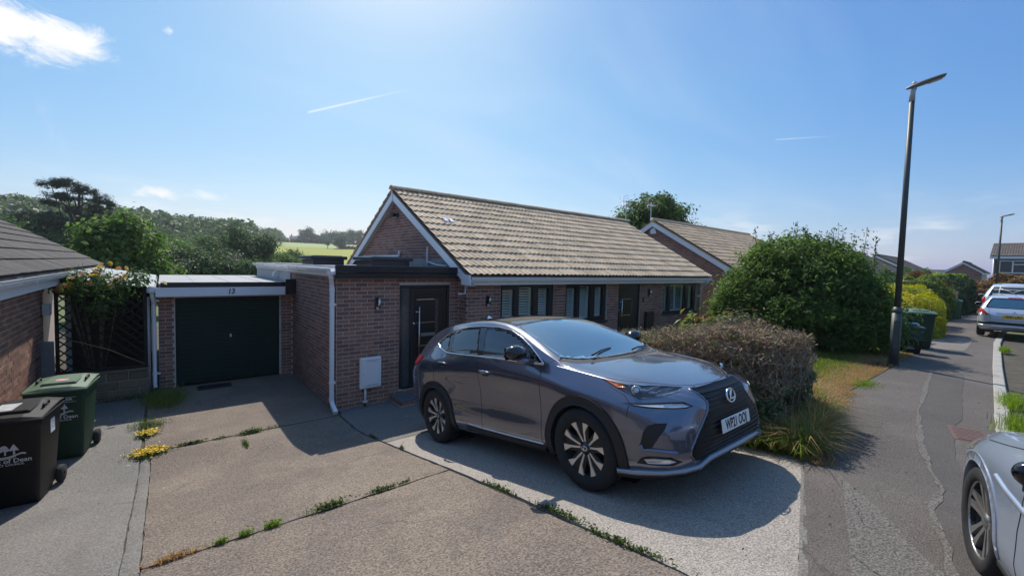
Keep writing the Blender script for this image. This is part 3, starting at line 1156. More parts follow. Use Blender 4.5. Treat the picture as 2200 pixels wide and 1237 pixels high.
verge(4.885, 4.912, bung, EAV_Y, EAV_Z, RID_Y, RID_Z)
mb = MB()
for sg in (1, -1):
    y0 = RID_Y - sg * (RID_Y - EAV_Y)
    mb.add([(4.913, y0, EAV_Z - .2), (5.045, y0, EAV_Z - .2), (5.045, RID_Y, RID_Z - .2), (4.913, RID_Y, RID_Z - .2),
            (4.913, y0, EAV_Z - .185), (5.045, y0, EAV_Z - .185), (5.045, RID_Y, RID_Z - .185), (4.913, RID_Y, RID_Z - .185)],
           [(0, 1, 2, 3), (7, 6, 5, 4), (0, 4, 5, 1), (2, 6, 7, 3)])
mb.build('verge_soffit', M_SOFFIT, bung)
MB().bbox(4.876, 4.920, 7.335, 7.655, 2.315, 2.53, 0.004).build('box_end', M_UPVC, bung)
MB().box(4.868, 4.884, RID_Y - .03, RID_Y + .03, RID_Z - .28, RID_Z - .02).build('apex_joint_strip', M_UPVC, bung)
# eaves: fascia, soffit, gutter
mb = MB()
mb.box(4.925, VX1 + 0.02, 7.425, 7.445, 2.315, 2.49)
mb.build('fascia', M_UPVC, bung)
MB().box(4.925, VX1, 7.447, 7.655, 2.318, 2.332).build('soffit', M_SOFFIT, bung)
mb = MB()
gutter(mb, (4.93, 7.42, 2.485), (VX1 + 0.03, 7.42, 2.485), (0, -1, 0), 0.1, 0.085)
for xx in (7.05, 11.0):
    gutter(mb, (xx, 7.42, 2.489), (xx + 0.09, 7.42, 2.489), (0, -1.03, 0), 0.1, 0.09)
mb.build('gutter', M_UPVC, bung)
mb = MB()
mb.tube([(15.02, 7.37, 2.40), (15.02, 7.37, 2.33), (15.0, 7.5, 2.24), (15.0, 7.595, 2.18), (15.0, 7.595, 0.2)], 0.034, 10)
for zz in (2.05, 1.1):
    mb.box(14.95, 15.05, 7.59, 7.66, zz, zz + 0.03)
mb.build('downpipe', M_UPVC, bung)
MB().tube([(5.02, 7.70, 2.32), (5.02, 7.70, 2.12), (4.9, 7.72, 2.115)], 0.018, 8).tube([(4.92, 7.72, 2.115), (4.86, 7.72, 2.115)], 0.022, 8).build('overflow_pipe', M_UPVC, bung)


def window(x0, x1, z0, z1, panes, shut, name='window', sillz=None, rail=True):
    y = YF + 0.05
    mb = MB()
    zt, zb = z1 - 0.001, z0 + 0.001
    mb.box(x0, x1, y, y + .07, zt - 0.055, zt)
    mb.box(x0, x1, y, y + .07, zb, zb + 0.05)
    mb.box(x0, x0 + .055, y + .001, y + .069, zb + .05, zt - .055)
    mb.box(x1 - .055, x1, y + .001, y + .069, zb + .05, zt - .055)
    edges = [x0 + .055] + [p for p in panes for p in p[:2]] + [x1 - .055]
    for i in range(0, len(edges), 2):
        a, b = edges[i], edges[i + 1]
        if b - a > 0.01:
            mb.bbox(a, b, y - 0.012, y + .066, zb + .045, zt - .05, 0.006)
    fr = None
    for i, p in enumerate(panes):
        mb.bbox(p[0] - .004, p[1] + .004, y - .01, y + .06, p[3], zt - .045, 0.004)
        mb.bbox(p[0] - .004, p[1] + .004, y - .01, y + .06, zb + .04, p[2], 0.004)
    fr = mb.build(name, M_FRAME, bung)
    MB().bbox(x0 - .03, x1 + .03, YF - .04, y + .02, z0 - .045, z0 + .006, .008).build('sill', M_FRAME, fr)
    for i, p in enumerate(panes):
        a, b, c, d = p
        MB().box(a, b, y + .022, y + .028, c, d).build('pane', M_PANE, fr)
        yy = y + .10
        sh = MB()
        sh.box(a - .02, a + .035, yy, yy + .03, c - .03, d + .03)
        sh.box(b - .045, b + .02, yy, yy + .03, c - .03, d + .03)
        sh.box(a + .035, b - .045, yy, yy + .03, d - .025, d + .03)
        sh.box(a + .035, b - .045, yy, yy + .03, c - .03, c + .035)
        if shut == 'mid' and b - a > .6:
            sh.box((a + b) / 2 - .045, (a + b) / 2 + .02, yy - .001, yy + .031, c + .036, d - .026)
        sh.build('shutter_frame', M_SHUT, fr)
        z = c + .05
        sm = MB()
        tilt = radians(38 if shut != 'mid' else 12)
        w = .032
        for sgn in (0,):
            vs = []
            L = (b - .046) - (a + .036)
            vs = [(-L / 2, -w * cos(tilt), -w * sin(tilt)), (L / 2, -w * cos(tilt), -w * sin(tilt)), (L / 2, 0, .006), (-L / 2, 0, .006),
                  (L / 2, w * cos(tilt), w * sin(tilt)), (-L / 2, w * cos(tilt), w * sin(tilt)), (L / 2, 0, -.006), (-L / 2, 0, -.006)]
            sm.add(vs, [(0, 1, 2, 3), (3, 2, 4, 5), (5, 4, 6, 7), (7, 6, 1, 0)])
        sme = sm.mesh('slat', M_SHUT)
        while z < d - .03:
            o = link('slat', sme, fr)
            o.location = ((a + .036 + b - .046) / 2, yy + .015, z)
            z += .062
    return fr


window(5.95, 7.66, 1.27, 2.31, [(6.03, 6.39, 1.40, 2.185), (6.53, 6.98, 1.36, 2.235), (7.15, 7.51, 1.40, 2.195)], 'full')
window(8.08, 9.76, 1.27, 2.31, [(8.16, 8.53, 1.40, 2.19), (8.66, 9.11, 1.36, 2.24), (9.28, 9.63, 1.40, 2.205)], 'full')
window(12.63, 14.81, 1.30, 2.30, [(12.72, 13.03, 1.38, 2.195), (13.15, 14.10, 1.36, 2.235), (14.29, 14.63, 1.40, 2.2)], 'mid')
MB().box(5.3, 14.95, 7.98, 8.0, 0.2, 2.4).build('room_darkness', M_DARKIN, bung)


def door(x0, x1, z0, z1, y, side_panel, step=None):
    d = empty('front_door')
    d.parent = bung
    d.location = (x0, y, z0)
    w, h = x1 - x0, z1 - z0
    fr = MB()
    fr.bbox(0, w, 0.03, .11, h - .06, h, .005).bbox(0, .06, .03, .11, 0, h - .06, .005).bbox(w - .06, w, .03, .11, 0, h - .06, .005).bbox(.06, w - .06, .02, .12, -.02, .035, .004)
    a = .06
    if side_panel:
        fr.bbox(side_panel, side_panel + .07, .03, .11, .035, h - .06, .004)
        a = side_panel + .07
    fr.build('door_frame', M_FRAME, d)
    if side_panel:
        MB().box(.06, side_panel, .06, .068, .035, h - .06).build('pane', M_OBSC, d)
    lw = w - .065 - a
    leaf = MB()
    leaf.bbox(a + .004, w - .065, .05, .10, .04, h - .065, .004)
    leaf.bbox(a + .05, w - .11, .044, .06, .16, h - .19, .006)
    leaf.build('door_leaf', mat('door_black', (0.011, 0.012, 0.016), 0.3), d)
    for z in (.34, .83, 1.31, 1.79) if side_panel else (.7, 1.2, 1.68):
        MB().box(a + .08, a + lw * .63, .041, .0445, z, z + .016).build('inlay_strip', M_STEEL, d)
    MB().bbox(a + lw * .655, a + lw * .74, .040, .05, .55 if side_panel else 1.2, 1.80 if side_panel else 1.7, .003).build('pane', M_OBSC, d)
    hx = a + .115
    hb = MB()
    hz0, hz1 = (.28, 1.66) if side_panel else (.85, 1.73)
    hb.tube([(hx, -.01, hz0), (hx, -.01, hz1)], .014, 10)
    for z in (hz0 + .12, hz1 - .13):
        hb.tube([(hx, -.01, z), (hx, .045, z)], .011, 8)
    hb.build('pull_handle', M_STEEL, d)
    MB().tube([(hx - .085, .03, hz1 - .11), (hx - .01, -.01, hz1 - .11)], .012, 8).build('lever', M_STEEL, d)
    MB().lathe([(0, 0), (.026, 0), (.026, .012), (.018, .018), (0, .018)], 14, M=Matrix.Translation((hx - .095, .045, hz1 - .35)) @ Matrix.Rotation(pi / 2, 4, 'X')).build('lock', M_STEEL, d)
    if side_panel:
        MB().bbox(hx + .055, hx + .39, .028, .045, 1.03, 1.10, .006).build('letter_plate', mat('satin_plate', (.32, .33, .36), .35, .8), d)
    return d


door(3.66, 4.815, 0.20, 2.30, EY - 0.02, .24)
door(10.29, 11.38, 0.15, 2.31, YF + .0, 0)

# extension flat roof: black fascia, gutter, felt, cladding
MB().bbox(2.375, 4.93, 7.80, 7.86, 2.545, 2.675, .006).build('black_fascia', M_BLACK, bung)
MB().bbox(2.385, 5.0, 7.835, 7.985, 2.435, 2.54, .006).build('black_soffit_board', M_BLACK, bung)
mb = MB()
mb.box(2.40, 5.045, 7.862, 16.15, 2.60, 2.655)
mb.build('flat_roof', M_FELT, bung)
for yy in (9.3, 11.2, 13.1, 15.0):
    MB().box(2.41, 5.04, yy, yy + .05, 2.6555, 2.66).build('felt_lap', M_FELT, bung)
MB().box(2.385, 2.399, 7.87, 16.1, 2.47, 2.63).build('side_fascia', M_UPVC, bung)
MB().box(2.405, 2.443, 7.99, 11.4, 2.445, 2.59).build('dark_eaves_board', M_SOFFIT, bung)
mb = MB()
gutter(mb, (2.384, 7.83, 2.61), (2.384, 16.1, 2.635), (-1, 0, 0), 0.1, 0.075)
for yy in np.arange(8.6, 16, .8):
    gutter(mb, (2.384, yy, 2.613), (2.384, yy + .05, 2.613), (-1.05, 0, 0), 0.1, 0.083)
mb.bbox(2.285, 2.385, 7.845, 8.03, 2.50, 2.56, .006)
mb.build('gutter', M_UPVC, bung)
mb = MB()
mb.box(2.415, 2.44, 11.46, 16.1, 2.20, 2.46)
mb.build('side_cladding', M_SOFFIT, bung)
mb = MB()   # quarter-round vent cowl on the cladding
fan = [(0, 0)] + [(-.16 * sin(t), .17 * cos(t)) for t in np.linspace(0, pi / 2, 8)]
mb.prism([(2.414 + p[0] * .8, 2.30 + p[1]) for p in fan], 'Y', 12.80, 12.95)
mb.build('vent_cowl', M_UPVC, bung)
# square downpipe on the corner
mb = MB()
def sq(pts, w=.066):
    pts = [Vector(p) for p in pts]
    vs, fs = [], []
    for i, p in enumerate(pts):
        d = (pts[min(i + 1, len(pts) - 1)] - pts[max(i - 1, 0)]).normalized()
        u = Vector((1, 0, 0))
        v = d.cross(u).normalized()
        for a, b in ((-1, -1), (1, -1), (1, 1), (-1, 1)):
            vs.append(p + u * a * w / 2 + v * b * w / 2)
    for i in range(len(pts) - 1):
        for k in range(4):
            fs.append((i * 4 + k, i * 4 + (k + 1) % 4, (i + 1) * 4 + (k + 1) % 4, (i + 1) * 4 + k))
    fs.append((0, 1, 2, 3))
    n = len(pts) * 4
    fs.append((n - 1, n - 2, n - 3, n - 4))
    mb.add(vs, fs)
sq([(2.33, 7.93, 2.52), (2.33, 7.93, 2.45), (2.375, 8.04, 2.33), (2.385, 8.05, 2.25), (2.385, 8.05, .19), (2.385, 8.0, .12), (2.385, 7.80, .03)])
mb.bbox(2.347, 2.423, 8.012, 8.088, 2.18, 2.26, .004)
mb.bbox(2.347, 2.423, 8.012, 8.088, .17, .24, .004)
for zz in (1.93, .5):
    mb.bbox(2.345, 2.448, 8.01, 8.09, zz, zz + .045, .004)
mb.build('square_downpipe', M_UPVC, bung)
# rooflights on the flat roof
M_RL = mat('dark_grey_metal', (.035, .04, .05), .3, .4)
for (x0, x1, y0, y1) in ((3.45, 4.42, 8.95, 10.1), (2.62, 3.42, 10.35, 11.5)):
    r_ = MB()
    r_.bbox(x0 + .06, x1 - .06, y0 + .06, y1 - .06, 2.655, 2.80, .01)
    r_.bbox(x0, x1, y0, y1, 2.78, 2.86, .015)
    ro = r_.build('rooflight', M_RL, bung)
    MB().bbox(x0 + .09, x1 - .09, y0 + .09, y1 - .09, 2.855, 2.872, .006).build('pane', M_OBSC, ro)
# flashing and pipes on the gable
mb = MB()
mb.grid([[(5.036 + .004 * sin(y * 9), y, z + .012 * sin(y * 5.3) * (z < 2.8)) for y in np.linspace(8.1, 12.8, 60)] for z in (2.66, 2.72, 2.79, 2.86)])
mb.build('lead_flashing', M_LEAD, bung, fix=False)
MB().tube([(4.99, 13.6, 2.93), (4.99, 11.15, 2.93), (4.99, 10.98, 2.935), (4.99, 10.95, 2.96), (4.99, 10.95, 3.06), (5.05, 10.94, 3.07)], .03, 10).build('waste_pipe', M_UPVC, bung)
MB().tube([(5.0, 9.38, 2.66), (5.0, 9.38, 3.15)], .02, 8).tube([(5.0, 9.38, 2.80), (4.99, 8.9, 2.72), (4.99, 8.45, 2.70)], .016, 8).build('overflow_pipe', M_UPVC, bung)
# a patched pair of tiles in the roof
sn = slope.normalized()
nn = Vector((0, -sn.z, sn.y))
for dx, dt, c in ((0.0, 0.0, (.62, .64, .68)), (.16, -.02, (.7, .71, .74)), (.08, .08, (.25, .26, .34))):
    p = Vector((5.62 + dx, EAV_Y, EAV_Z)) + sn * (2.62 + dt) + nn * .075
    mb = MB()
    mb.bbox(-.055, .055, -.10, .10, -.02, .02, .008, M=Matrix(((1, 0, 0, p.x), (0, sn.y, nn.y, p.y), (0, sn.z, nn.z, p.z), (0, 0, 0, 1))))
    mb.build('tile_patch', mat('tile_patch_%d' % int(c[0] * 100), c, .5), bung)

# step in front of the door
step = empty('door_step', (3.47, 7.50, zgf(3.5, 7.6)))
tag(step, 'low brick step with a slate slab before the black door', 'step')
MB().box(.02, 1.40, .02, .47, -.05, .10).build('wall', M_MORTAR, step)
for c in range(1):
    for i in range(7):
        b = link('brick', brick_mesh(.19, M_BR), step)
        b.location = (.11 + i * .2, .015, .02)
    for i in range(2):
        b = link('brick', brick_mesh(.21, M_BR), step)
        b.location = (.015, .12 + i * .22, .02)
        b.rotation_euler = (0, 0, -pi / 2)
MB().bbox(0, 1.42, 0, .48, .10, .125, .005).build('slab', mat('slate_slab', (.10, .11, .13), .45, col2=(.13, .14, .16), nscale=8, bump=.002), step)

# gas meter box
gb = empty('gas_meter_box', (2.86, 7.89, .35))
tag(gb, 'white gas meter box fixed to the brick wall beside the downpipe', 'meter box')
MB().bbox(0, .405, 0.02, .093, 0, .585, .008).build('case', M_UPVC, gb)
MB().bbox(.03, .398, 0.002, .025, .012, .575, .006).build('door', M_UPVC, gb)
mb = MB()
for z in (.535, .045):
    mb.box(.07, .37, -.001, .003, z, z + .005)
    mb.box(.13, .33, -.001, .003, z - .02 if z > .3 else z + .02, z - .015 if z > .3 else z + .025)
mb.lathe([(0, 0), (.008, 0), (.008, .004), (0, .004)], 10, M=Matrix.Translation((.055, 0.0, .28)) @ Matrix.Rotation(pi / 2, 4, 'X'))
mb.build('groove', mat('grey_line', (.25, .25, .27), .6), gb)
MB().tube([(.11, .06, 0), (.11, .06, -.28)], .022, 10).bbox(.065, .155, .03, .093, -.27, -.245, .003).build('pipe', M_UPVC, gb)
MB().tube([(.11, .06, -.28), (.11, .06, -.36)], .018, 8).build('pipe_foot', M_BLACK, gb)

# drain channel along the extension
dc = empty('drain_channel', (2.50, 7.79, zgf(3, 7.8)))
tag(dc, 'narrow grey slotted drain channel at the foot of the extension', 'drain')
MB().box(0, 1.0, 0.02, .05, -.05, .006).box(0, 1.0, .15, .18, -.05, .006).box(0, 1.0, .05, .15, -.05, -.03).build('channel', mat('drain_grey', (.20, .215, .24), .5), dc)
gm = MB().bbox(-.008, .008, .05, .15, -.012, .005, .002).mesh('bar', mat('drain_bar', (.17, .185, .21), .5))
for k in range(33):
    o = link('bar', gm, dc)
    o.location = (.015 + k * .03, 0, 0)


def wall_lamp(x, y, z, label):
    w = empty('wall_lamp', (x, y, z))
    tag(w, label, 'lamp', 'steel tube wall lamps on the front walls')
    MB().bbox(-.035, .035, -.022, 0, -.12, .11, .004).build('back_plate', M_BLACK, w)
    MB().tube([(.03, -.06, -.085), (.03, -.06, .085)], .03, 14).build('tube_shade', M_STEEL, w)
    MB().lathe([(0, 0), (.024, 0), (.024, .05), (0, .05)], 12, M=Matrix.Translation((.0, -.05, -.125))).build('sensor', mat('sensor_grey', (.5, .5, .5), .4), w)
    return w


wall_lamp(3.19, EY - .006, 1.96, 'steel tube wall lamp on the extension wall left of its black door')
wall_lamp(5.57, YF - .006, 1.96, 'steel tube wall lamp on the brick pier left of the first shuttered window')
wall_lamp(11.80, YF - .006, 2.02, 'small steel tube wall lamp right of the far front door')
mt = MB().bbox(11.61, 12.01, YF - .11, YF - .008, .78, 1.42, .01).build('electric_meter_box', M_BLACK)
tag(mt, 'black meter box on the wall between the far door and window', 'meter box')
bl = MB().bbox(11.50, 11.55, YF - .035, YF - .008, 1.72, 1.86, .008).build('door_bell', M_BLACK)
tag(bl, 'small black door bell beside the far front door', 'bell')
# camera under the apex
cc = empty('security_camera', (5.04, 11.18, 4.05))
tag(cc, 'black security camera on the brick gable under the roof apex', 'camera')
MB().lathe([(0, 0), (.075, 0), (.075, .02), (.05, .035), (0, .035)], 16, M=Matrix.Rotation(-pi / 2, 4, 'Y')).build('mount', M_BLACK, cc)
MB().tube([(-.03, 0, 0), (-.10, .02, .0), (-.13, .06, .0)], .022, 8).build('arm', M_BLACK, cc)
MB().tube([(-.09, -.02, .005), (-.12, .10, .005), (-.14, .20, -.01)], [.05, .055, .048], 12).build('housing', M_BLACK, cc)


def aerial(x, y, z0, z1, yaw, label, small=1.0):
    a = empty('tv_aerial', (x, y, z0), yaw)
    tag(a, label, 'aerial', 'television aerials above the roofs')
    MB().tube([(0, 0, -.6), (0, 0, z1 - z0)], .017, 6).build('mast', M_STEEL, a)
    b = MB()
    h = z1 - z0 - .1
    b.tube([(-.55 * small, 0, h), (.45 * small, 0, h)], .013, 6)
    b.build('boom', M_STEEL, a)
    for k in range(7):
        xx = (-.5 + k * .11) * small
        MB().tube([(xx, -.17 * small, h), (xx, .17 * small, h)], .007, 5).build('element', M_STEEL, a)
    e = MB()
    for dz in (-.12, -.05, .06, .13):
        e.tube([(.38 * small, -.22 * small, h + dz * small * 1.6), (.38 * small, .22 * small, h + dz * small * 1.6)], .007, 5)
    e.tube([(.38 * small, 0, h - .22 * small), (.38 * small, 0, h + .22 * small)], .007, 5)
    e.build('reflector', M_STEEL, a)


aerial(15.75, 11.5, 4.6, 5.75, radians(200), 'tv aerial on a pole at the far end of the bungalow ridge')

# ------------------------------------------------------------------ garage
gar = empty('garage', (0, 0, 0))
tag(gar, 'flat-roofed brick garage with dark green door and white fascia numbered 13', 'garage')
GY = 11.30
mg = MB()
GX0, GX1 = -0.06, 2.44
wall_panel(mg, (GX0, GY, 0), (1, 0, 0), (0, -1, 0), GX1 - GX0, -.1, 1.93, .2, [(.25, 2.255, -.1, 1.93)])
wall_panel(mg, (GX0, GY + .2, 0), (0, 1, 0), (-1, 0, 0), 5.2, -.1, 1.93, .12)
wall_panel(mg, (GX0, 16.7, 0), (1, 0, 0), (0, 1, 0), GX1 - GX0, -.1, 2.0, .12)
mg.build('wall', M_MORTAR, gar)
gw = Wall(gar, M_BR, M_BR_RUN)
gw.face((GX0, GY, 0), (1, 0, 0), (0, -1, 0), GX1 - GX0, -.02, 1.93, [(.25, 2.255, -.1, 1.93)])
gw.finish()
M_GD = mat('dark_green_paint', (0.004, 0.026, 0.024), 0.5, col2=(0.006, 0.032, 0.028), nscale=1.2, spec=0.2, dark=(0.012, 0.03, 0.027), dscale=2.5)
gd = MB()
gd.box(.2, 2.185, GY + .16, GY + .19, .02, 1.90)
gdo = gd.build('garage_door', M_GD, gar)
for k in range(20):
    z = .03 + k * .0925
    MB().bbox(.202, 2.183, GY + .145, GY + .162, z, z + .086, .004).build('panel', M_GD, gdo)
MB().bbox(1.17, 1.21, GY + .12, GY + .146, .98, 1.06, .006).build('handle', M_STEEL, gdo)
mb = MB()
mb.box(.188, .212, GY + .10, GY + .14, 0, 1.915)
mb.box(2.172, 2.198, GY + .10, GY + .14, 0, 1.915)
mb.box(.212, 2.172, GY + .10, GY + .14, 1.89, 1.915)
mb.build('door_trim', mat('cream_trim', (.62, .6, .55), .6, dark=(.3, .27, .24), dscale=9), gar)
MB().bbox(-.10, 2.215, 10.985, 11.01, 1.945, 2.13, .004).build('fascia', M_UPVC, gar)
MB().bbox(-.02, 2.30, 11.0, 11.06, 2.135, 2.235, .004).build('roof_edge', M_BLACK, gar)
MB().bbox(2.222, 2.44, 10.99, 11.08, 1.94, 2.30, .004).build('corner_trim', M_BLACK, gar)
mb = MB()
mb.box(-.05, 2.41, 11.062, 16.75, 2.135, 2.205)
mb.box(-.05, 2.41, 11.015, 11.06, 1.95, 2.13)
mb.build('flat_roof', M_FELT, gar)
MB().box(-.05, 2.43, 11.02, 11.30, 1.931, 1.945).build('soffit', M_SOFFIT, gar)
for xx in (.55, 1.2, 1.85):
    MB().box(xx, xx + .04, 11.07, 16.7, 2.2055, 2.211).build('felt_lap', M_FELT, gar)
text_mesh('house_number', '13', .155, M_BLACK, gar, frame_mat((1.16, 10.983, 2.035), (1, 0, 0), (0, 0, 1)), bold=.004, sx=.86, shear=.18)
mb = MB()
gutter(mb, (-.10, 11.05, 2.14), (-.10, 16.6, 2.16), (-1, 0, 0), .11, .10)
mb.bbox(-.23, -.09, 11.0, 11.05, 2.02, 2.15, .03)
mb.build('gutter', M_UPVC, gar)
MB().tube([(-.15, 11.07, 2.06), (-.15, 11.09, 1.95), (-.13, 11.16, 1.86), (-.13, 11.18, 1.80), (-.13, 11.18, .16), (-.12, 11.12, .10)], .036, 12).tube([(-.13, 11.18, 1.92), (-.13, 11.18, 1.80)], .044, 12).build('downpipe', M_UPVC, gar)
MB().tube([(-.225, 11.33, 0), (-.225, 11.33, 1.93)], .038, 12).build('rear_post', M_UPVC, gar)
for k in range(2):
    MB().bbox(-.17, -.04, 11.16, 11.29, (.36, 1.84)[k], (.385, 1.865)[k], .003).build('pipe_clip', M_UPVC, gar)
mt_ = MB().bbox(.55, 1.15, 10.83, 11.13, .0, .025, .006).build('door_mat', M_BLACK)
tag(mt_, 'flat black mat on the concrete at the garage door', 'mat')

# ------------------------------------------------------------------ lean-to roof, low wall, trellis between the houses
lt = empty('lean_to', (0, 0, 0))
tag(lt, 'white corrugated lean-to roof between the left house and the garage', 'lean-to')
M_SHEET = mat('white_sheet', (.60, .59, .57), .55, col2=(.5, .49, .47), nscale=1.5, dark=(.34, .33, .31), dscale=3)
for k in range(6):
    rows = []
    y0 = 11.42 + k * .86
    for i in range(61):
        y = y0 + i * .0148
        dz = .022 * (1 if (i % 15) in (5, 6, 7, 8) else (.5 if (i % 15) in (4, 9) else 0))
        rows.append([(x, y, 2.10 + (-.12 - x) * .17 + (y - 11.4) * .014 + dz + k * .003) for x in (-1.95, -1.0, -.12)])
    mb = MB()
    mb.grid(rows, smooth=False)
    mb.build('roof_sheet', M_SHEET, lt, fix=False)
M_STAIN = mat('shaded_stained_wood', (.012, .009, .008), .8, col2=(.02, .015, .012), nscale=14, bump=.003)  # stain colour darkened further for the shade behind the trellis
for xx in (-1.5, -.9, -.3):
    MB().box(xx, xx + .07, 11.45, 16.5, 1.98, 2.08).build('joist', M_STAIN, lt)
MB().box(-1.55, -.2, 13.2, 13.25, 0, 2.1).build('shade_panel', M_STAIN, lt)  # panel added so the space under the lean-to reads dark
MB().box(-1.5, -1.42, 12.2, 12.28, 0, 2.0).build('post', M_UPVC, lt)

lw = empty('low_wall', (-1.60, 11.06, 0))
tag(lw, 'low wall of buff stone blocks under the trellis', 'wall')
MB().box(.01, 1.37, .02, .20, -.1, .50).build('wall_core', M_MORTAR, lw)
M_BLOCK = mat('buff_block', (.21, .18, .12), .95, col2=(.165, .14, .10), nscale=12, coord='World', rand=.2, bump=.012, bscale=35)
for r in range(3):
    x = .0 - (.17 if r % 2 else 0)
    i = 0
    while x < 1.36:
        w = random.choice((.32, .40, .44))
        a, b = max(x, .0), min(x + w, 1.375)
        if b - a > .06:
            MB().bbox(a + .005, b - .005, random.uniform(-.004, .006), .1, .005 + r * .168, .160 + r * .168, .012).build('block', M_BLOCK, lw)
        x += w
for i in range(4):
    MB().bbox(-.01 + i * .35, .335 + i * .35, -.02, .22, .507, .545, .008).build('coping_stone', M_BLOCK, lw)

tre = empty('trellis', (-1.50, 11.12, .56))
tag(tre, 'dark brown wooden trellis panel with diagonal lattice on the low wall', 'trellis')
TWd, TH = 1.27, 1.60
mb = MB()
mb.bbox(0, TWd, -.02, .03, 0, .05, .004).bbox(0, TWd, -.02, .03, TH - .05, TH, .004).bbox(0, .05, -.021, .031, .05, TH - .05, .004).bbox(TWd - .06, TWd, -.025, .035, .05, TH - .05, .004)
mb.build('frame', M_STAIN, tre)
pitch = .165
for dr in (1, -1):
    c = -TH
    while c < TWd + TH:
        # line x = c + t or c - t within the panel
        x0, z0, x1, z1 = (c, 0, c + TH, TH) if dr > 0 else (c, TH, c + TH, 0)
        t0, t1 = max(0, -x0 / TH if TH else 0), min(1, (TWd - x0) / TH)
        if t1 - t0 > .05:
            a = Vector((x0 + TH * t0, .0 + (.008 if dr > 0 else -.002), z0 + (z1 - z0) * t0))
            b = Vector((x0 + TH * t1, a.y, z0 + (z1 - z0) * t1))
            d = (b - a).normalized()
            u = Vector((-d.z, 0, d.x)) * .011
            n = Vector((0, .004, 0))
            vs = [a - u - n, a + u - n, b + u - n, b - u - n, a - u + n, a + u + n, b + u + n, b - u + n]
            m2 = MB()
            m2.add([tuple(v) for v in vs], [(0, 1, 2, 3), (7, 6, 5, 4), (0, 4, 5, 1), (2, 6, 7, 3), (1, 5, 6, 2), (0, 3, 7, 4)])
            m2.build('slat', M_STAIN, tre)
        c += pitch
MB().tube([(.02, -.03, .70), (TWd * .55, -.03, .40), (TWd - .05, -.03, .06)], .008, 6).build('cane', mat('bamboo', (.3, .24, .13), .7), tre)

# ------------------------------------------------------------------ neighbouring house on the left
nb = empty('neighbour_house', (0, 0, 0))
tag(nb, 'neighbouring house with orange brown brick wall and dark ribbed roof', 'house')
NX, NY1 = -1.62, 10.97
mb = MB()
mb.box(-8, NX, -4, NY1, -.3, 2.19)
mb.box(-8, -2.3, NY1, 17.4, -.3, 2.19)
mb.prism([(-8, 2.19), (-2.3, 2.19), (-1.7, 2.44), (-4.8, 4.2), (-8, 2.44)], 'Y', 17.28, 17.4)
mb.build('wall', M_MORTAR, nb)
nw = Wall(nb, M_BL, M_BL_RUN)
nw.face((NX, NY1, 0), (0, -1, 0), (1, 0, 0), 6.5, -.02, 2.19)
nw.finish()
ns = Vector((-3.4, 0, 1.95))
profn = [.012 * (0.5 + 0.5 * cos(2 * pi * 4 * i / 24)) for i in range(25)]
tiled_slope(nb, (-1.33, 17.6, 2.47), (0, -1, 0), ns, 12.0, 12, .33, .30, profn, .030, (M_TILE3, M_TILE3_RUN), jit=.003)
mb = MB()
a = Vector((-1.33, 11.22, 2.46))
for y0, y1 in ((-3, 17.58),):
    mb.add([(-1.33, y0, 2.455), (-1.33, y1, 2.455), (-1.33 + ns.x * 1.05, y1, 2.455 + ns.z * 1.05), (-1.33 + ns.x * 1.05, y0, 2.455 + ns.z * 1.05),
            (-1.33, y0, 2.39), (-1.33, y1, 2.39), (-1.33 + ns.x * 1.05, y1, 2.39 + ns.z * 1.05), (-1.33 + ns.x * 1.05, y0, 2.39 + ns.z * 1.05)],
           [(0, 1, 2, 3), (7, 6, 5, 4), (0, 4, 5, 1), (1, 5, 6, 2)])
    mb.add([(-8.3, y0, 2.455), (-8.3, y1, 2.455), (-4.82, y1, 4.46), (-4.82, y0, 4.46)], [(0, 1, 2, 3)])
mb.build('roof', M_TILE3, nb)
MB().box(-1.43, -1.41, -3, 17.5, 2.20, 2.40).build('fascia', M_UPVC, nb)
MB().box(-2.3, -1.432, -3, 17.4, 2.20, 2.215).build('soffit', M_UPVC, nb)
mb = MB()
gutter(mb, (-1.408, 17.5, 2.43), (-1.408, -3, 2.43), (1, 0, 0), .11, .09)
for yy in np.arange(3.0, 11, .95):
    gutter(mb, (-1.408, yy, 2.433), (-1.408, yy - .05, 2.433), (1.05, 0, 0), .11, .096)
mb.build('gutter', M_UPVC, nb)
eb = empty('junction_box', (-1.60, 10.80, 1.78))
tag(eb, 'small pale grey electric box on the corner of the left brick wall', 'box')
MB().bbox(0, .09, -.05, .07, -.10, .10, .006).build('case', mat('pale_grey_plastic', (.45, .46, .46), .5), eb)
MB().bbox(.09, .105, -.045, .065, -.09, .09, .004).build('lid', mat('grey_plastic', (.36, .37, .38), .5), eb)
pl = MB().bbox(-1.56, -1.40, 10.25, 10.30, 0.35, 1.30, .01).build('blue_grey_board', mat('blue_grey_board', (.13, .16, .18), .6, col2=(.1, .12, .14), nscale=6))
pl.rotation_euler = (0, 0, 0)
tag(pl, 'narrow blue grey board standing upright against the left brick wall', 'board')

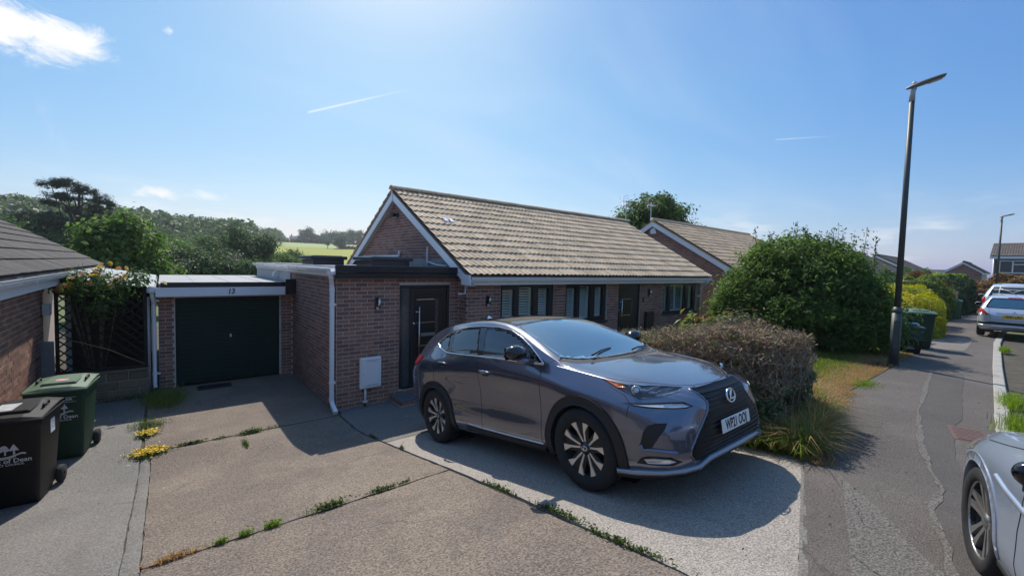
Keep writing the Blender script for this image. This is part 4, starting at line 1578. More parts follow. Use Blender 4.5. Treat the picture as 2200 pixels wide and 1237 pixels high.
# ------------------------------------------------------------------ other bungalows along the street
def row_house(x0, x1, yf, ridge_y, ez, rz, label, ms, wall_m, lim, rows=13, name='bungalow', front=True, yb=None, base=-.5):
    h = empty(name, (0, 0, 0))
    tag(h, label, 'house', 'houses along the street')
    yb = yb or 2 * ridge_y - yf
    mb = MB()
    ey = yf - .28
    sl = (rz - ez) / (ridge_y - ey)
    mb.box(x0, x1, yf, yb, base, ez - .1)
    mb.prism([(yf, ez - .1), (yb, ez - .1), (ridge_y, rz - .12)], 'X', x0, x0 + .12)
    mb.prism([(yf, ez - .1), (yb, ez - .1), (ridge_y, rz - .12)], 'X', x1 - .12, x1)
    mb.build('wall', M_MORTAR, h)
    s = Vector((0, ridge_y - ey, rz - ez))
    tiled_slope(h, (x0 - .2, ey, ez + .02), (1, 0, 0), s, x1 - x0 + .4, rows, s.length / rows, .304, prof, .03, ms, limit=lim)
    mb = MB()
    for sg in (1, -1):
        y0 = ridge_y - sg * (ridge_y - ey)
        mb.add([(x0 - .19, y0, ez), (x1 + .19, y0, ez), (x1 + .19, ridge_y, rz), (x0 - .19, ridge_y, rz),
                (x0 - .19, y0, ez - .05), (x1 + .19, y0, ez - .05), (x1 + .19, ridge_y, rz - .05), (x0 - .19, ridge_y, rz - .05)],
               [(0, 1, 2, 3), (7, 6, 5, 4), (0, 4, 5, 1), (1, 5, 6, 2), (3, 7, 4, 0)])
    mb.build('roof', ms[1], h)
    mb = MB()
    mb.tube([(x0 - .2, ridge_y, rz + .03), (x1 + .2, ridge_y, rz + .03)], .11, 10)
    mb.build('ridge', ms[0], h)
    verge(x0 - .185, x0 - .16, h, ey, ez, ridge_y, rz)
    MB().bbox(x0 - .19, x0 - .15, ey - .02, yf, ez - .22, ez + .02, .004).build('box_end', M_UPVC, h)
    mb = MB()
    mb.box(x0 - .14, x1 + .2, ey + .09, ey + .11, ez - .2, ez)
    gutter(mb, (x0 - .14, ey + .085, ez - .01), (x1 + .2, ey + .085, ez - .01), (0, -1, 0), .1, .085)
    mb.build('gutter', M_UPVC, h)
    w = Wall(h, *wall_m, limit=0)
    def ok(z):
        t = max(0, (z - ez + .12) / sl)
        return (yb - (2 * ridge_y - ey - t) + .02, yb - (ey + t) - .02)
    w.face((x0, yb, 0), (0, -1, 0), (-1, 0, 0), yb - yf, .6, rz - .2, allow=ok)
    if front:
        w.face((x0, yf, 0), (1, 0, 0), (0, -1, 0), x1 - x0, .6, ez - .2)
    w.finish()
    return h


h2 = row_house(17.3, 27.1, 7.72, 11.05, 2.84, 4.93, 'bungalow beyond the first one with buff tiled roof and white verge', (M_TILE2, M_TILE2_RUN), (M_BR, M_BR_RUN), 260)
h2w = MB().bbox(17.9, 19.6, 7.68, 7.74, 1.4, 2.5, .01).build('window', M_UPVC, h2)
MB().box(18.0, 18.7, 7.672, 7.679, 1.5, 2.4).box(18.8, 19.5, 7.672, 7.679, 1.5, 2.4).build('pane', M_OBSC, h2w)
row_house(38.0, 54.0, 7.7, 11.1, 2.75, 4.85, 'dark roofed bungalow behind the big bush, nearer of the two dark roofs', (M_TILE3, M_TILE3_RUN), (M_BR, M_BR_RUN), 0, front=False)
row_house(58.0, 70.0, 7.4, 10.7, 2.85, 4.85, 'dark roofed bungalow with white verge, farther of the two dark roofs', (M_TILE3, M_TILE3_RUN), (M_BR, M_BR_RUN), 0, front=False)
ab = empty('alarm_box', (17.29, 11.05, 4.45))
tag(ab, 'white alarm box under the gable apex of the second bungalow', 'alarm')
MB().prism([(-.13, -.1), (.13, -.1), (.14, -.02), (.10, .12), (0, .18), (-.10, .12), (-.14, -.02)], 'X', -.09, 0).build('cover', M_UPVC, ab)
aerial(17.2, 11.2, 4.9, 5.75, radians(190), 'faint tv aerial on the second bungalow in front of the tree', .8)


def end_house(name, x0, x1, y0, y1, ez, rz, label, m_t, windows=True, base=-1.0):
    """house seen end of the street: ridge along Y, front slope towards the viewer"""
    h = empty(name, (0, 0, 0))
    tag(h, label, 'house', 'houses along the street')
    xr = (x0 + x1) / 2
    mb = MB()
    mb.box(x0, x1, y0, y1, base, ez - .1)
    for yy in (y0, y1 - .15):
        mb.prism([(x0, ez - .1), (x1, ez - .1), (xr, rz - .1)], 'Y', yy, yy + .15)
    mb.build('wall', mat('red_brick_far', (.17, .07, .055), .9, col2=(.13, .055, .048), nscale=4), h)
    s = Vector((xr - x0 + .3, 0, rz - ez + .19))
    tiled_slope(h, (x0 - .3, y1 + .2, ez - .17), (0, -1, 0), s, y1 - y0 + .4, 10, s.length / 10, .33, wave(9, 2, .03), .03, m_t, limit=0)
    mb = MB()
    mb.add([(x0 - .29, y0 - .2, ez - .2), (x0 - .29, y1 + .2, ez - .2), (xr, y1 + .2, rz - .02), (xr, y0 - .2, rz - .02), (x1 + .29, y0 - .2, ez - .2), (x1 + .29, y1 + .2, ez - .2)], [(0, 1, 2, 3), (2, 3, 4, 5)])
    mb.tube([(xr, y0 - .2, rz), (xr, y1 + .2, rz)], .12, 8)
    mb.build('roof', m_t[1], h, fix=False)
    MB().box(x0 - .32, x0 - .28, y0 - .2, y1 + .2, ez - .42, ez - .2).build('fascia', M_UPVC, h)
    if windows:
        MB().tube([(x0 - .06, y1 - .05, base), (x0 - .06, y1 - .05, ez - .3)], .06, 8).build('downpipe', M_UPVC, h)
        for yy in windows:
            for zz in (ez - 1.75,) + ((ez - 4.2,) if ez > 4 else ()):
                f = MB()
                f.box(x0 - .05, x0 + .02, yy, yy + 1.7, zz, zz + .1).box(x0 - .05, x0 + .02, yy, yy + 1.7, zz + 1.1, zz + 1.2)
                for q in (0, .8, 1.6):
                    f.box(x0 - .055, x0 + .019, yy + q, yy + q + .1, zz + .1, zz + 1.1)
                f.box(x0 - .053, x0 + .018, yy + .1, yy + .8, zz + .78, zz + .86)
                fo = f.build('window', M_UPVC, h)
                MB().box(x0 - .02, x0 - .005, yy + .1, yy + 1.6, zz + .1, zz + 1.1).build('pane', M_OBSC, fo)
    return h


end_house('two_storey_house', 60, 67, -7.5, 2.62, 4.95, 6.05, 'two storey red brick house at the far end of the street', (M_TILE4, M_TILE4_RUN), (.55, -2.6, -5.6))
end_house('end_bungalow', 80, 88, 7.0, 14.5, 2.4, 3.6, 'low brown roofed house behind the far green hedges', (M_TILE4, M_TILE4_RUN), None)
row_house(72.0, 80.0, 3.9, 5.4, 3.3, 4.55, 'small dark gable peeping over the lime green hedge', (M_TILE4, M_TILE4_RUN), (M_BR, M_BR_RUN), 0, front=False)


def opposite_house(x0, x1, yf, label, wall_m):
    """houses across the street behind the viewpoint: seen only as reflections in glass and paint"""
    h = empty('opposite_house', (0, 0, 0))
    tag(h, label, 'house', 'houses across the street')
    mb = MB()
    mb.box(x0, x1, yf - 8, yf, .2, 3.5)
    mb.build('wall', wall_m, h)
    MB().add([(x0 - .3, yf + .35, 3.45), (x1 + .3, yf + .35, 3.45), (x1 + .3, yf - 4, 5.9), (x0 - .3, yf - 4, 5.9), (x1 + .3, yf - 8.3, 3.45), (x0 - .3, yf - 8.3, 3.45)], [(0, 1, 2, 3), (3, 2, 4, 5), (0, 3, 5), (1, 4, 2)]).build('roof', M_TILE3_RUN, h, fix=False)
    for k in range(3):
        xx = x0 + 1.2 + k * (x1 - x0 - 2.4) / 2.6
        f = MB().box(xx, xx + 1.6, yf + .002, yf + .05, 1.9, 3.1).build('window', M_UPVC, h)
        MB().box(xx + .1, xx + 1.5, yf + .052, yf + .06, 2.0, 3.0).build('pane', M_OBSC, f)


_mo = mat('opposite_brick', (.24, .13, .09), .9, col2=(.19, .10, .075), nscale=5)
opposite_house(-17, -6, -15.5, 'bungalow across the street behind the viewpoint, left one', _mo)
opposite_house(-2, 9, -16.5, 'bungalow across the street behind the viewpoint, middle one', _mo)
opposite_house(13, 24, -16.0, 'bungalow across the street behind the viewpoint, right one', _mo)
# ================================================================== CARS
def pchip(xs, ys, x):
    """smooth, non-overshooting interpolation"""
    xs, ys, x = np.asarray(xs, float), np.asarray(ys, float), np.asarray(x, float)
    h = np.diff(xs)
    d = np.diff(ys) / h
    m = np.zeros_like(ys)
    for i in range(1, len(xs) - 1):
        if d[i - 1] * d[i] > 0:
            w1, w2 = 2 * h[i] + h[i - 1], h[i] + 2 * h[i - 1]
            m[i] = (w1 + w2) / (w1 / d[i - 1] + w2 / d[i])
    m[0], m[-1] = d[0], d[-1]
    k = np.clip(np.searchsorted(xs, x) - 1, 0, len(xs) - 2)
    t = (x - xs[k]) / h[k]
    t = np.clip(t, 0, 1)
    return ((1 + 2 * t) * (1 - t) ** 2 * ys[k] + t * (1 - t) ** 2 * h[k] * m[k] + t * t * (3 - 2 * t) * ys[k + 1] + t * t * (t - 1) * h[k] * m[k + 1])


class CarBody:
    """car shell lofted from tables; local axes: l backwards from the front axle, w out to either side, h up from the road"""
    def __init__(self, T, hubs, r_arch, nl=190, sub=7):
        self.T, self.hubs, self.ra = T, hubs, r_arch
        l0, l1 = T['W'][0][0], T['W'][0][-1]
        a = np.linspace(0, 1, nl)
        # denser at the two ends
        L = l0 + (l1 - l0) * (a - 0.11 * np.sin(2 * pi * a))
        g = lambda k: pchip(T[k][0], T[k][1], L)
        W, hb, h7, w7, h10, w10, h13 = (g(k) for k in ('W', 'hb', 'h7', 'w7', 'h10', 'w10', 'h13'))
        fr = T['frac']
        ins = T['inset']
        P = [(0 * W, hb), (W * 0.80, hb + 0.0)]
        for f, i in zip(fr, ins):
            ii = pchip(i[0], i[1], L) if isinstance(i, tuple) else i
            P.append((np.maximum(W - ii, w7 * 0.5), hb + (h7 - hb) * f))
        P.append((w7, h7))
        for t, b in ((0.35, 0.018), (0.7, 0.018)):
            P.append((w7 + (w10 - w7) * t + b * np.minimum(1, (h10 - h7) / 0.2), h7 + (h10 - h7) * t + b * 0.3))
        P.append((w10, h10))
        P.append((w10 * 0.84, h10 + (h13 - h10) * 0.46))
        P.append((w10 * 0.45, h10 + (h13 - h10) * 0.86))
        P.append((0 * W, h13))
        P = np.array(P)                         # (np, 2, nl)
        n = P.shape[0]
        # Catmull-Rom around the section
        Q = []
        for s in range(n - 1):
            p0 = P[s - 1] if s > 0 else P[s + 1] * np.array([-1, 1])[:, None]
            p1, p2 = P[s], P[s + 1]
            p3 = P[s + 2] if s + 2 < n else P[s] * np.array([-1, 1])[:, None]
            if s == 0:
                p0 = p1 * 2 - p2
            tight = 0.5
            k = sub if s > 0 else 3
            for t in np.linspace(0, 1, k, endpoint=False):
                m1, m2 = (p2 - p0) * tight, (p3 - p1) * tight
                Q.append((1 + 2 * t) * (1 - t) ** 2 * p1 + t * (1 - t) ** 2 * m1 + t * t * (3 - 2 * t) * p2 + t * t * (t - 1) * m2)
        Q.append(P[-1])
        Q = np.array(Q)
        self.nq = len(Q)
        half = [[(L[j], Q[i, 0, j], Q[i, 1, j]) for i in range(self.nq)] for j in range(nl)]
        self.rows = half
        vs, fs = [], []
        full = 2 * self.nq - 1
        for r in half:
            ring = [(p[0], -p[1], p[2]) for p in r[:0:-1]]
            # from left top... bottom ... right top : build underside first
            left = [(p[0], -p[1], p[2]) for p in reversed(r[1:])]
            vs += left + r
        m = len(half[0]) + len(half[0]) - 1
        def inside(v):
            if abs(v[1]) < 0.45:
                return False
            return any((v[0] - hx) ** 2 + (v[2] - hh) ** 2 < self.ra ** 2 for hx, hh in hubs)
        flags = [inside(v) for v in vs]
        for j in range(nl - 1):
            for i in range(m - 1):
                q = (j * m + i, j * m + i + 1, (j + 1) * m + i + 1, (j + 1) * m + i)
                if not any(flags[t] for t in q):
                    fs.append(q)
            # roof centre closes on itself (first and last columns coincide)
        fs.append(tuple(range(m - 1)))
        fs.append(tuple((nl - 1) * m + i for i in range(m - 1))[::-1])
        # weld the two centre-line columns
        mp = list(range(len(vs)))
        for j in range(nl):
            mp[j * m + m - 1] = j * m
        fs = [tuple(dict.fromkeys(mp[t] for t in f)) for f in fs]
        self.vs, self.fs = vs, [f for f in fs if len(f) > 2]
        allf = []
        for j in range(nl - 1):
            for i in range(m - 1):
                allf.append((j * m + i, j * m + i + 1, (j + 1) * m + i + 1, (j + 1) * m + i))
        allf += [tuple(range(m)), tuple((nl - 1) * m + i for i in range(m))]
        self.bvh = BVHTree.FromPolygons([Vector(v) for v in vs], allf)

    def build(self, name, m, parent):
        import bmesh
        me = bpy.data.meshes.new(name)
        me.from_pydata(self.vs, [], self.fs)
        me.materials.append(m)
        bm = bmesh.new()
        bm.from_mesh(me)
        loose = [v for v in bm.verts if not v.link_faces]
        bmesh.ops.delete(bm, geom=loose, context='VERTS')
        bmesh.ops.recalc_face_normals(bm, faces=bm.faces)
        for f in bm.faces:
            f.smooth = True
        bm.to_mesh(me)
        bm.free()
        return link(name, me, parent)

    def hit(self, axis, a, b, side=1, smooth=True):
        """surface point and outward normal: 'side' a=l b=h, 'front'/'rear' a=w b=h, 'top' a=l b=w"""
        if axis == 'side':
            o, d = Vector((a, 3.0 * side, b)), Vector((0, -side, 0))
        elif axis == 'front':
            o, d = Vector((-5, a, b)), Vector((1, 0, 0))
        elif axis == 'rear':
            o, d = Vector((9, a, b)), Vector((-1, 0, 0))
        else:
            o, d = Vector((a, b, 4.0)), Vector((0, 0, -1))
        p, n, i, t = self.bvh.ray_cast(o, d)
        if p is None:
            p, n, i, t = self.bvh.find_nearest(o + d * (2.2 if axis == 'side' else 4.2))
        if n.dot(d) > 0:
            n = -n
        if smooth:      # soften the facets
            m = n.copy()
            for da, db in ((.02, 0), (-.02, 0), (0, .02), (0, -.02)):
                q, k = self.hit(axis, a + da, b + db, side, False)
                if (q - p).length < .12:
                    m += k
            n = m.normalized()
        return p, n

    def patch(self, name, poly, axis, m, parent, off=0.004, side=1, step=0.035, sink=0.012, smooth=True, round_=0):
        """a panel that follows the body: outline in the projection plane"""
        n = len(poly)
        pts = []
        for i in range(n):
            a, b = Vector(poly[i]), Vector(poly[(i + 1) % n])
            s = max(1, int((b - a).length / step))
            for j in range(s):
                pts.append(a + (b - a) * (j / s))
        nb = len(pts)
        xs, ys = [p.x for p in pts], [p.y for p in pts]
        for x in np.arange(min(xs) + step * .5, max(xs), step):
            for y in np.arange(min(ys) + step * .5, max(ys), step):
                pts.append(Vector((x + .0007, y + .0003)))
        r = delaunay_2d_cdt(pts, [], [list(range(nb))], 1, 1e-5)
        used = sorted({i for f in r[2] for i in f})
        rm = {i: q for q, i in enumerate(used)}
        V2, F = [r[0][i] for i in used], [tuple(rm[i] for i in f) for f in r[2]]
        top, bot = [], []
        for p in V2:
            q, nn = self.hit(axis, p[0], p[1], side)
            top.append(q + nn * off)
            bot.append(q - nn * sink)
        # boundary edges
        cnt = {}
        for f in F:
            for i in range(len(f)):
                e = (f[i], f[(i + 1) % len(f)])
                cnt[e] = cnt.get(e, 0) + 1
        bd = [e for e in cnt if (e[1], e[0]) not in cnt]
        k = len(top)
        mb = MB()
        mb.add(top, F, 0, smooth)
        bi = sorted({i for e in bd for i in e})
        ix = {i: k + q for q, i in enumerate(bi)}
        mb.v.extend([tuple(bot[i]) for i in bi])
        for e in bd:
            mb.f.append((e[0], e[1], ix[e[1]], ix[e[0]]))
            mb.mi.append(0)
            mb.sm.append(False)
        o = mb.build(name, m, parent, fix=False)
        # outward normals
        me = o.data
        p0 = me.polygons[0]
        d = {'side': Vector((0, side, 0)), 'front': Vector((-1, 0, 0)), 'rear': Vector((1, 0, 0)), 'top': Vector((0, 0, 1))}[axis]
        if p0.normal.dot(d) < 0:
            me.flip_normals()
        return o

    def ribbon(self, name, line, axis, m, parent, width=0.006, off=0.003, side=1, step=0.03, thick=0.006):
        """thin strip laid along a line on the body"""
        pts = []
        for a, b in zip(line[:-1], line[1:]):
            a, b = Vector(a), Vector(b)
            s = max(1, int((b - a).length / step))
            pts += [a + (b - a) * (j / s) for j in range(s)]
        pts.append(Vector(line[-1]))
        cen = [self.hit(axis, p.x, p.y, side) for p in pts]
        mb = MB()
        rows = []
        for i, (p, nn) in enumerate(cen):
            t = (cen[min(i + 1, len(cen) - 1)][0] - cen[max(i - 1, 0)][0]).normalized()
            s = nn.cross(t).normalized()
            w = width / 2
            rows.append([p + s * w - nn * .004, p + s * w + nn * off, p + s * w * .4 + nn * (off + thick), p - s * w * .4 + nn * (off + thick), p - s * w + nn * off, p - s * w - nn * .004])
        mb.grid(rows)
        return mb.build(name, m, parent, fix=True)


M_TYRE = mat('tyre_rubber', (.012, .012, .013), .85, col2=(.02, .02, .02), nscale=30, bump=.001)
M_DARKPL = mat('dark_plastic', (.014, .014, .016), .6)
M_GLOSSBK = mat('gloss_black', (.004, .004, .005), .08, coat=.6)
M_CHROME = mat('chrome', (.75, .75, .77), .08, 1.0)
M_SILVER = mat('machined_silver', (.72, .69, .66), .38, .7)
M_CARGLASS = mat('car_glass', (.006, .009, .011), .02, spec=1.0, coat=.5)
M_SCREEN = mat('windscreen_glass', (.03, .10, .17), .02, spec=1.0, coat=1.0)  # blue of the reflected sky put into the glass colour
M_AMBER = mat('amber_lens', (.55, .12, .01), .15, coat=.8)
M_REDLENS = mat('red_lens', (.45, .012, .02), .12, coat=.8)
M_CLEAR = mat('clear_lens', (.55, .57, .6), .08, .6, coat=1.0)
M_LAMPDK = mat('lamp_dark', (.02, .022, .027), .1, .3, coat=1.0)
M_PLATE_W = mat('plate_white', (.75, .75, .74), .45)
M_PLATE_Y = mat('plate_yellow', (.72, .46, .03), .45)
M_PLATE_K = mat('plate_black', (.01, .01, .01), .5)


def wheel(parent, l, w, r, rim_r, width, spokes, m_face, name='wheel', style='double', yaw=0.0, dirt=None, side=1):
    """wheel with tyre, dark barrel, spokes and hub cap; axis along w, face outwards at +w*side"""
    e = empty(name)
    e.parent = parent
    e.location = (l, w, r)
    e.rotation_euler = (0, 0, 0 if side > 0 else pi)
    # build with axis +Y (outwards)
    R = Matrix.Rotation(-pi / 2, 4, 'X')           # Z -> +Y
    hw = width / 2
    prof = [(rim_r - .006, -hw * .8), (rim_r + .02, -hw * .95), (r - .03, -hw), (r - .004, -hw * .75), (r, -hw * .3), (r, hw * .3), (r - .004, hw * .75), (r - .03, hw),
            (rim_r + .03, hw * 1.0), (rim_r + .008, hw * .93), (rim_r - .004, hw * .82), (rim_r - .01, hw * .6)]
    mb = MB()
    mb.lathe(prof, 56, M=R, closed=True)
    t = mb.build('tyre', M_TYRE, e)
    g = MB()
    for k in range(52):
        a = 2 * pi * k / 52
        for q in (-.5, .12):
            g.box(-.011, .011, hw * q, hw * (q + .38), r - .002, r + .004, M=Matrix.Rotation(a + (.03 if q > 0 else 0), 4, 'Y'))
    g.build('tread_block', M_TYRE, t)
    b = MB()
    b.lathe([(rim_r, hw * .80), (rim_r - .004, hw * .55), (rim_r - .03, hw * .2), (rim_r - .03, -hw * .5), (.02, -hw * .5)], 40, M=R)
    b.lathe([(.155, hw * .12), (.155, hw * .05), (0.0, hw * .05)], 30, M=R).lathe([(0.0, hw * .14), (.155, hw * .14), (.155, hw * .05)], 30, M=R)
    b.build('rim_barrel', M_DARKPL, e)
    dk, fc = MB(), MB()
    yo = hw * .80
    yi = hw * .55
    for k in range(spokes):
        a = 2 * pi * k / spokes + yaw
        A = Matrix.Rotation(a, 4, 'Y')
        if style == 'double':
            # dark fork with two machined blades that flare to the rim
            dk.add([(-.055, yi - .03, .05), (.055, yi - .03, .05), (.105, yo - .035, rim_r - .012), (-.105, yo - .035, rim_r - .012),
                    (-.05, yi - .002, .05), (.05, yi - .002, .05), (.10, yo - .012, rim_r - .012), (-.10, yo - .012, rim_r - .012)],
                   [(4, 5, 6, 7), (0, 4, 7, 3), (1, 2, 6, 5), (3, 7, 6, 2), (0, 1, 5, 4), (0, 3, 2, 1)], M=A)
            for s in (1, -1):
                fc.add([(s * .004, yi, .058), (s * .020, yi, .055), (s * .046, (yi + yo) / 2 + .008, rim_r * .62), (s * .108, yo, rim_r * .90), (s * .092, yo, rim_r * .982), (s * .044, yo, rim_r * .995), (s * .027, (yi + yo) / 2 + .008, rim_r * .62)]
                       + [(s * .004, yi - .02, .058), (s * .020, yi - .02, .055), (s * .046, (yi + yo) / 2 - .014, rim_r * .62), (s * .108, yo - .022, rim_r * .90), (s * .092, yo - .022, rim_r * .982), (s * .044, yo - .022, rim_r * .995), (s * .027, (yi + yo) / 2 - .014, rim_r * .62)],
                       [(0, 1, 2, 6), (2, 3, 4, 5, 6), (0, 7, 8, 1), (1, 8, 9, 2), (2, 9, 10, 3), (3, 10, 11, 4), (4, 11, 12, 5), (5, 12, 13, 6), (6, 13, 7, 0)], M=A)
        else:
            for s in (1, -1):
                x0, x1 = s * .018, s * .055
                fc.add([(x0 * .2, yi, .04), (x1 * .55, yi, .045), (x1 * .75, (yi + yo) / 2, rim_r * .55), (x1 * 1.25, yo, rim_r - .01), (x0 * 1.1, yo, rim_r - .006), (x0 * .9, (yi + yo) / 2, rim_r * .55)]
                       + [(x0 * .2, yi - .03, .04), (x1 * .55, yi - .03, .045), (x1 * .75, (yi + yo) / 2 - .03, rim_r * .55), (x1 * 1.25, yo - .03, rim_r - .01), (x0 * 1.1, yo - .03, rim_r - .006), (x0 * .9, (yi + yo) / 2 - .03, rim_r * .55)],
                       [(0, 1, 2, 5), (5, 2, 3, 4), (0, 6, 7, 1), (1, 7, 8, 2), (2, 8, 9, 3), (3, 9, 10, 4), (4, 10, 11, 5), (5, 11, 6, 0)], M=A)
    ring = MB()
    ring.lathe([(rim_r + .004, yo - .004), (rim_r + .004, yo + .004), (rim_r - .006, yo + .004), (rim_r - .006, yo - .01)], 48, M=R)
    if style == 'double':
        dk.build('spoke_fork', M_PLATE_K, e)
        ring.build('rim_edge', M_SILVER if style != 'double' else M_DARKPL, e)
    else:
        ring.build('rim_edge', m_face, e)
    fc.build('spoke', m_face, e)
    c = MB()
    c.lathe([(0, yi + .012), (.03, yi + .012), (.037, yi + .006), (.055, yi - .004), (.06, yi - .04)], 24, M=R)
    hub = c.build('hub_cap', M_GLOSSBK if style == 'double' else m_face, e)
    n = MB()
    for k in range(5):
        a = 2 * pi * (k + .5) / spokes + yaw
        n.lathe([(0, yi - .012), (.011, yi - .012), (.011, yi - .05)], 8, M=Matrix.Translation((sin(a) * .083, 0, cos(a) * .083)) @ R)
    n.build('wheel_nut', M_CHROME, hub)
    return e, yi


def emblem(parent, M, s=1.0, name='emblem'):
    """oval badge with a slanted letter L shape in it; M maps x right, y up, z out"""
    mb = MB()
    ring = []
    for k in range(32):
        a = 2 * pi * k / 32
        ring.append((cos(a) * .082 * s, sin(a) * .062 * s))
    inn = [(x * .86, y * .84) for x, y in ring]
    n = 32
    vs = [(x, y, .006 * s) for x, y in ring] + [(x, y, .010 * s) for x, y in inn] + [(x, y, 0) for x, y in ring] + [(x * .97, y * .97, 0) for x, y in inn]
    fs = []
    for k in range(n):
        j = (k + 1) % n
        fs += [(k, j, n + j, n + k), (2 * n + k, 2 * n + j, j, k), (n + k, n + j, 3 * n + j, 3 * n + k)]
    mb.add([tuple(M @ Vector(v)) for v in vs], fs, 0, True)
    L = [(-.048, -.030), (.050, -.030), (.056, -.017), (-.018, -.017), (.026, .046), (.012, .046)]
    vs = [(x * s, y * s, .010 * s) for x, y in L] + [(x * s, y * s, 0.001) for x, y in L]
    k = len(L)
    mb.add([tuple(M @ Vector(v)) for v in vs], [tuple(range(k))] + [(i, k + i, k + (i + 1) % k, (i + 1) % k) for i in range(k)])
    return mb.build(name, M_CHROME, parent)


# ------------------------------------------------------------------ grey SUV on the drive
SUV_T = {
    'W':   ([-.935, -.905, -.86, -.80, -.70, -.56, -.35, 0, .5, 1.0, 1.6, 2.2, 2.66, 3.0, 3.3, 3.5, 3.62, 3.69, 3.72],
            [.40, .575, .695, .775, .84, .885, .912, .922, .905, .898, .896, .908, .922, .91, .872, .81, .71, .55, .35]),
    'hb':  ([-.935, -.905, -.86, -.80, -.70, -.4, 0, 2.8, 3.3, 3.5, 3.62, 3.69, 3.72],
            [.46, .36, .28, .235, .215, .21, .21, .21, .25, .30, .38, .48, .56]),
    'h7':  ([-.935, -.905, -.86, -.80, -.70, -.56, -.35, 0, .3, .6, 1.0, 1.5, 2.0, 2.4, 2.66, 3.0, 3.3, 3.5, 3.62, 3.69, 3.72],
            [.66, .735, .775, .805, .845, .89, .945, 1.015, 1.06, 1.095, 1.12, 1.15, 1.18, 1.215, 1.235, 1.235, 1.17, 1.06, .95, .84, .74]),
    'w7':  ([-.935, -.905, -.86, -.80, -.70, -.56, -.35, 0, .3, .6, 1.0, 1.5, 2.0, 2.4, 2.66, 3.0, 3.3, 3.5, 3.62, 3.69, 3.72],
            [.32, .48, .575, .635, .69, .74, .785, .815, .828, .838, .848, .852, .852, .846, .84, .81, .76, .70, .62, .48, .30]),
    'h10': ([-.935, -.905, -.86, -.80, -.70, -.56, -.35, 0, .22, .45, .7, 1.0, 1.3, 1.65, 2.0, 2.4, 2.8, 3.05, 3.3, 3.5, 3.62, 3.69, 3.72],
            [.68, .775, .815, .842, .875, .917, .968, 1.038, 1.085, 1.185, 1.30, 1.425, 1.515, 1.568, 1.582, 1.57, 1.525, 1.465, 1.30, 1.11, .98, .86, .75]),
    'w10': ([-.935, -.905, -.86, -.80, -.70, -.56, -.35, 0, .22, .45, .7, 1.0, 1.3, 1.65, 2.0, 2.4, 2.8, 3.05, 3.3, 3.5, 3.62, 3.69, 3.72],
            [.24, .36, .44, .50, .56, .62, .68, .72, .765, .762, .735, .695, .668, .655, .65, .64, .62, .61, .62, .60, .53, .40, .25]),
    'h13': ([-.935, -.905, -.86, -.80, -.70, -.56, -.35, 0, .14, .3, .5, .7, .9, 1.1, 1.3, 1.65, 2.0, 2.4, 2.8, 3.0, 3.14, 3.3, 3.5, 3.62, 3.69, 3.72],
            [.70, .815, .85, .874, .905, .945, 1.0, 1.068, 1.095, 1.165, 1.27, 1.37, 1.458, 1.528, 1.576, 1.62, 1.632, 1.615, 1.572, 1.535, 1.48, 1.32, 1.11, .98, .86, .76]),
    'frac': (.075, .23, .42, .62, .82),
    'inset': (.045, .006, ([-.9, 0, .5, 1.2, 2.1, 2.66, 3.6], [.0, .0, .018, .028, .02, .0, .01]), ([-.9, 0, .5, 1.2, 2.1, 2.66, 3.6], [.004, .006, .022, .03, .02, .004, .01]), ([-.9, -.4, 0, 1.2, 2.66, 3.6], [.05, .03, .018, .01, .008, .02])),
}
M_SUV = bpy.data.materials.new('grey_metallic_paint')
M_SUV.use_nodes = True
_t = NT(M_SUV.node_tree)
_tc = _t.n('ShaderNodeTexCoord').outputs['Object']
_fl = _t.noise(_tc, 900, 2, .5)
_c = _t.mix(_t.map(_fl, .4, .7), (.095, .108, .155), (.158, .174, .235))
_b = _t.n('ShaderNodeBsdfPrincipled', {'Base Color': _c, 'Metallic': .72, 'Roughness': .24, 'Coat Weight': 1.0, 'Coat IOR': 1.75, 'Coat Roughness': .035})
_t.link(_b.outputs[0], _t.n('ShaderNodeOutputMaterial').inputs['Surface'])
def car_root(name, O, el, eu, label, cat='car', group=None):
    e = empty(name)
    el, eu = Vector(el).normalized(), Vector(eu).normalized()
    ew = eu.cross(el)
    e.matrix_world = Matrix(((el.x, ew.x, eu.x, O[0]), (el.y, ew.y, eu.y, O[1]), (el.z, ew.z, eu.z, O[2]), (0, 0, 0, 1)))
    tag(e, label, cat, group)
    return e


def arch_ring(body, hub, side, r0, r1, m, parent, a0=-24, a1=204, off=.014, sink=.06):
    hx, hh = hub
    ang = np.radians(np.linspace(a0, a1, 60))
    out = [(hx + r1 * cos(a), hh + r1 * sin(a)) for a in ang]
    inn = [(hx + r0 * cos(a), hh + r0 * sin(a)) for a in ang[::-1]]
    return body.patch('wheel_arch', out + inn, 'side', m, parent, off=off, side=side, step=.04, sink=sink)


def wheel_wells(hubs, ra, wmax, parent, wi=.48):
    for hx, hh in hubs:
        for s in (1, -1):
            mb = MB()
            rows = []
            for k in range(25):
                a = radians(-20 + 220 * k / 24)
                rows.append([(hx + ra * cos(a), s * w, hh + ra * sin(a)) for w in (wi, wmax)])
            mb.grid(rows)
            mb.add([(hx + ra * cos(t), s * wi, hh + ra * sin(t)) for t in np.linspace(0, 2 * pi, 24, endpoint=False)], [tuple(range(24))])
            mb.build('wheel_well', M_DARKPL, parent, fix=False)


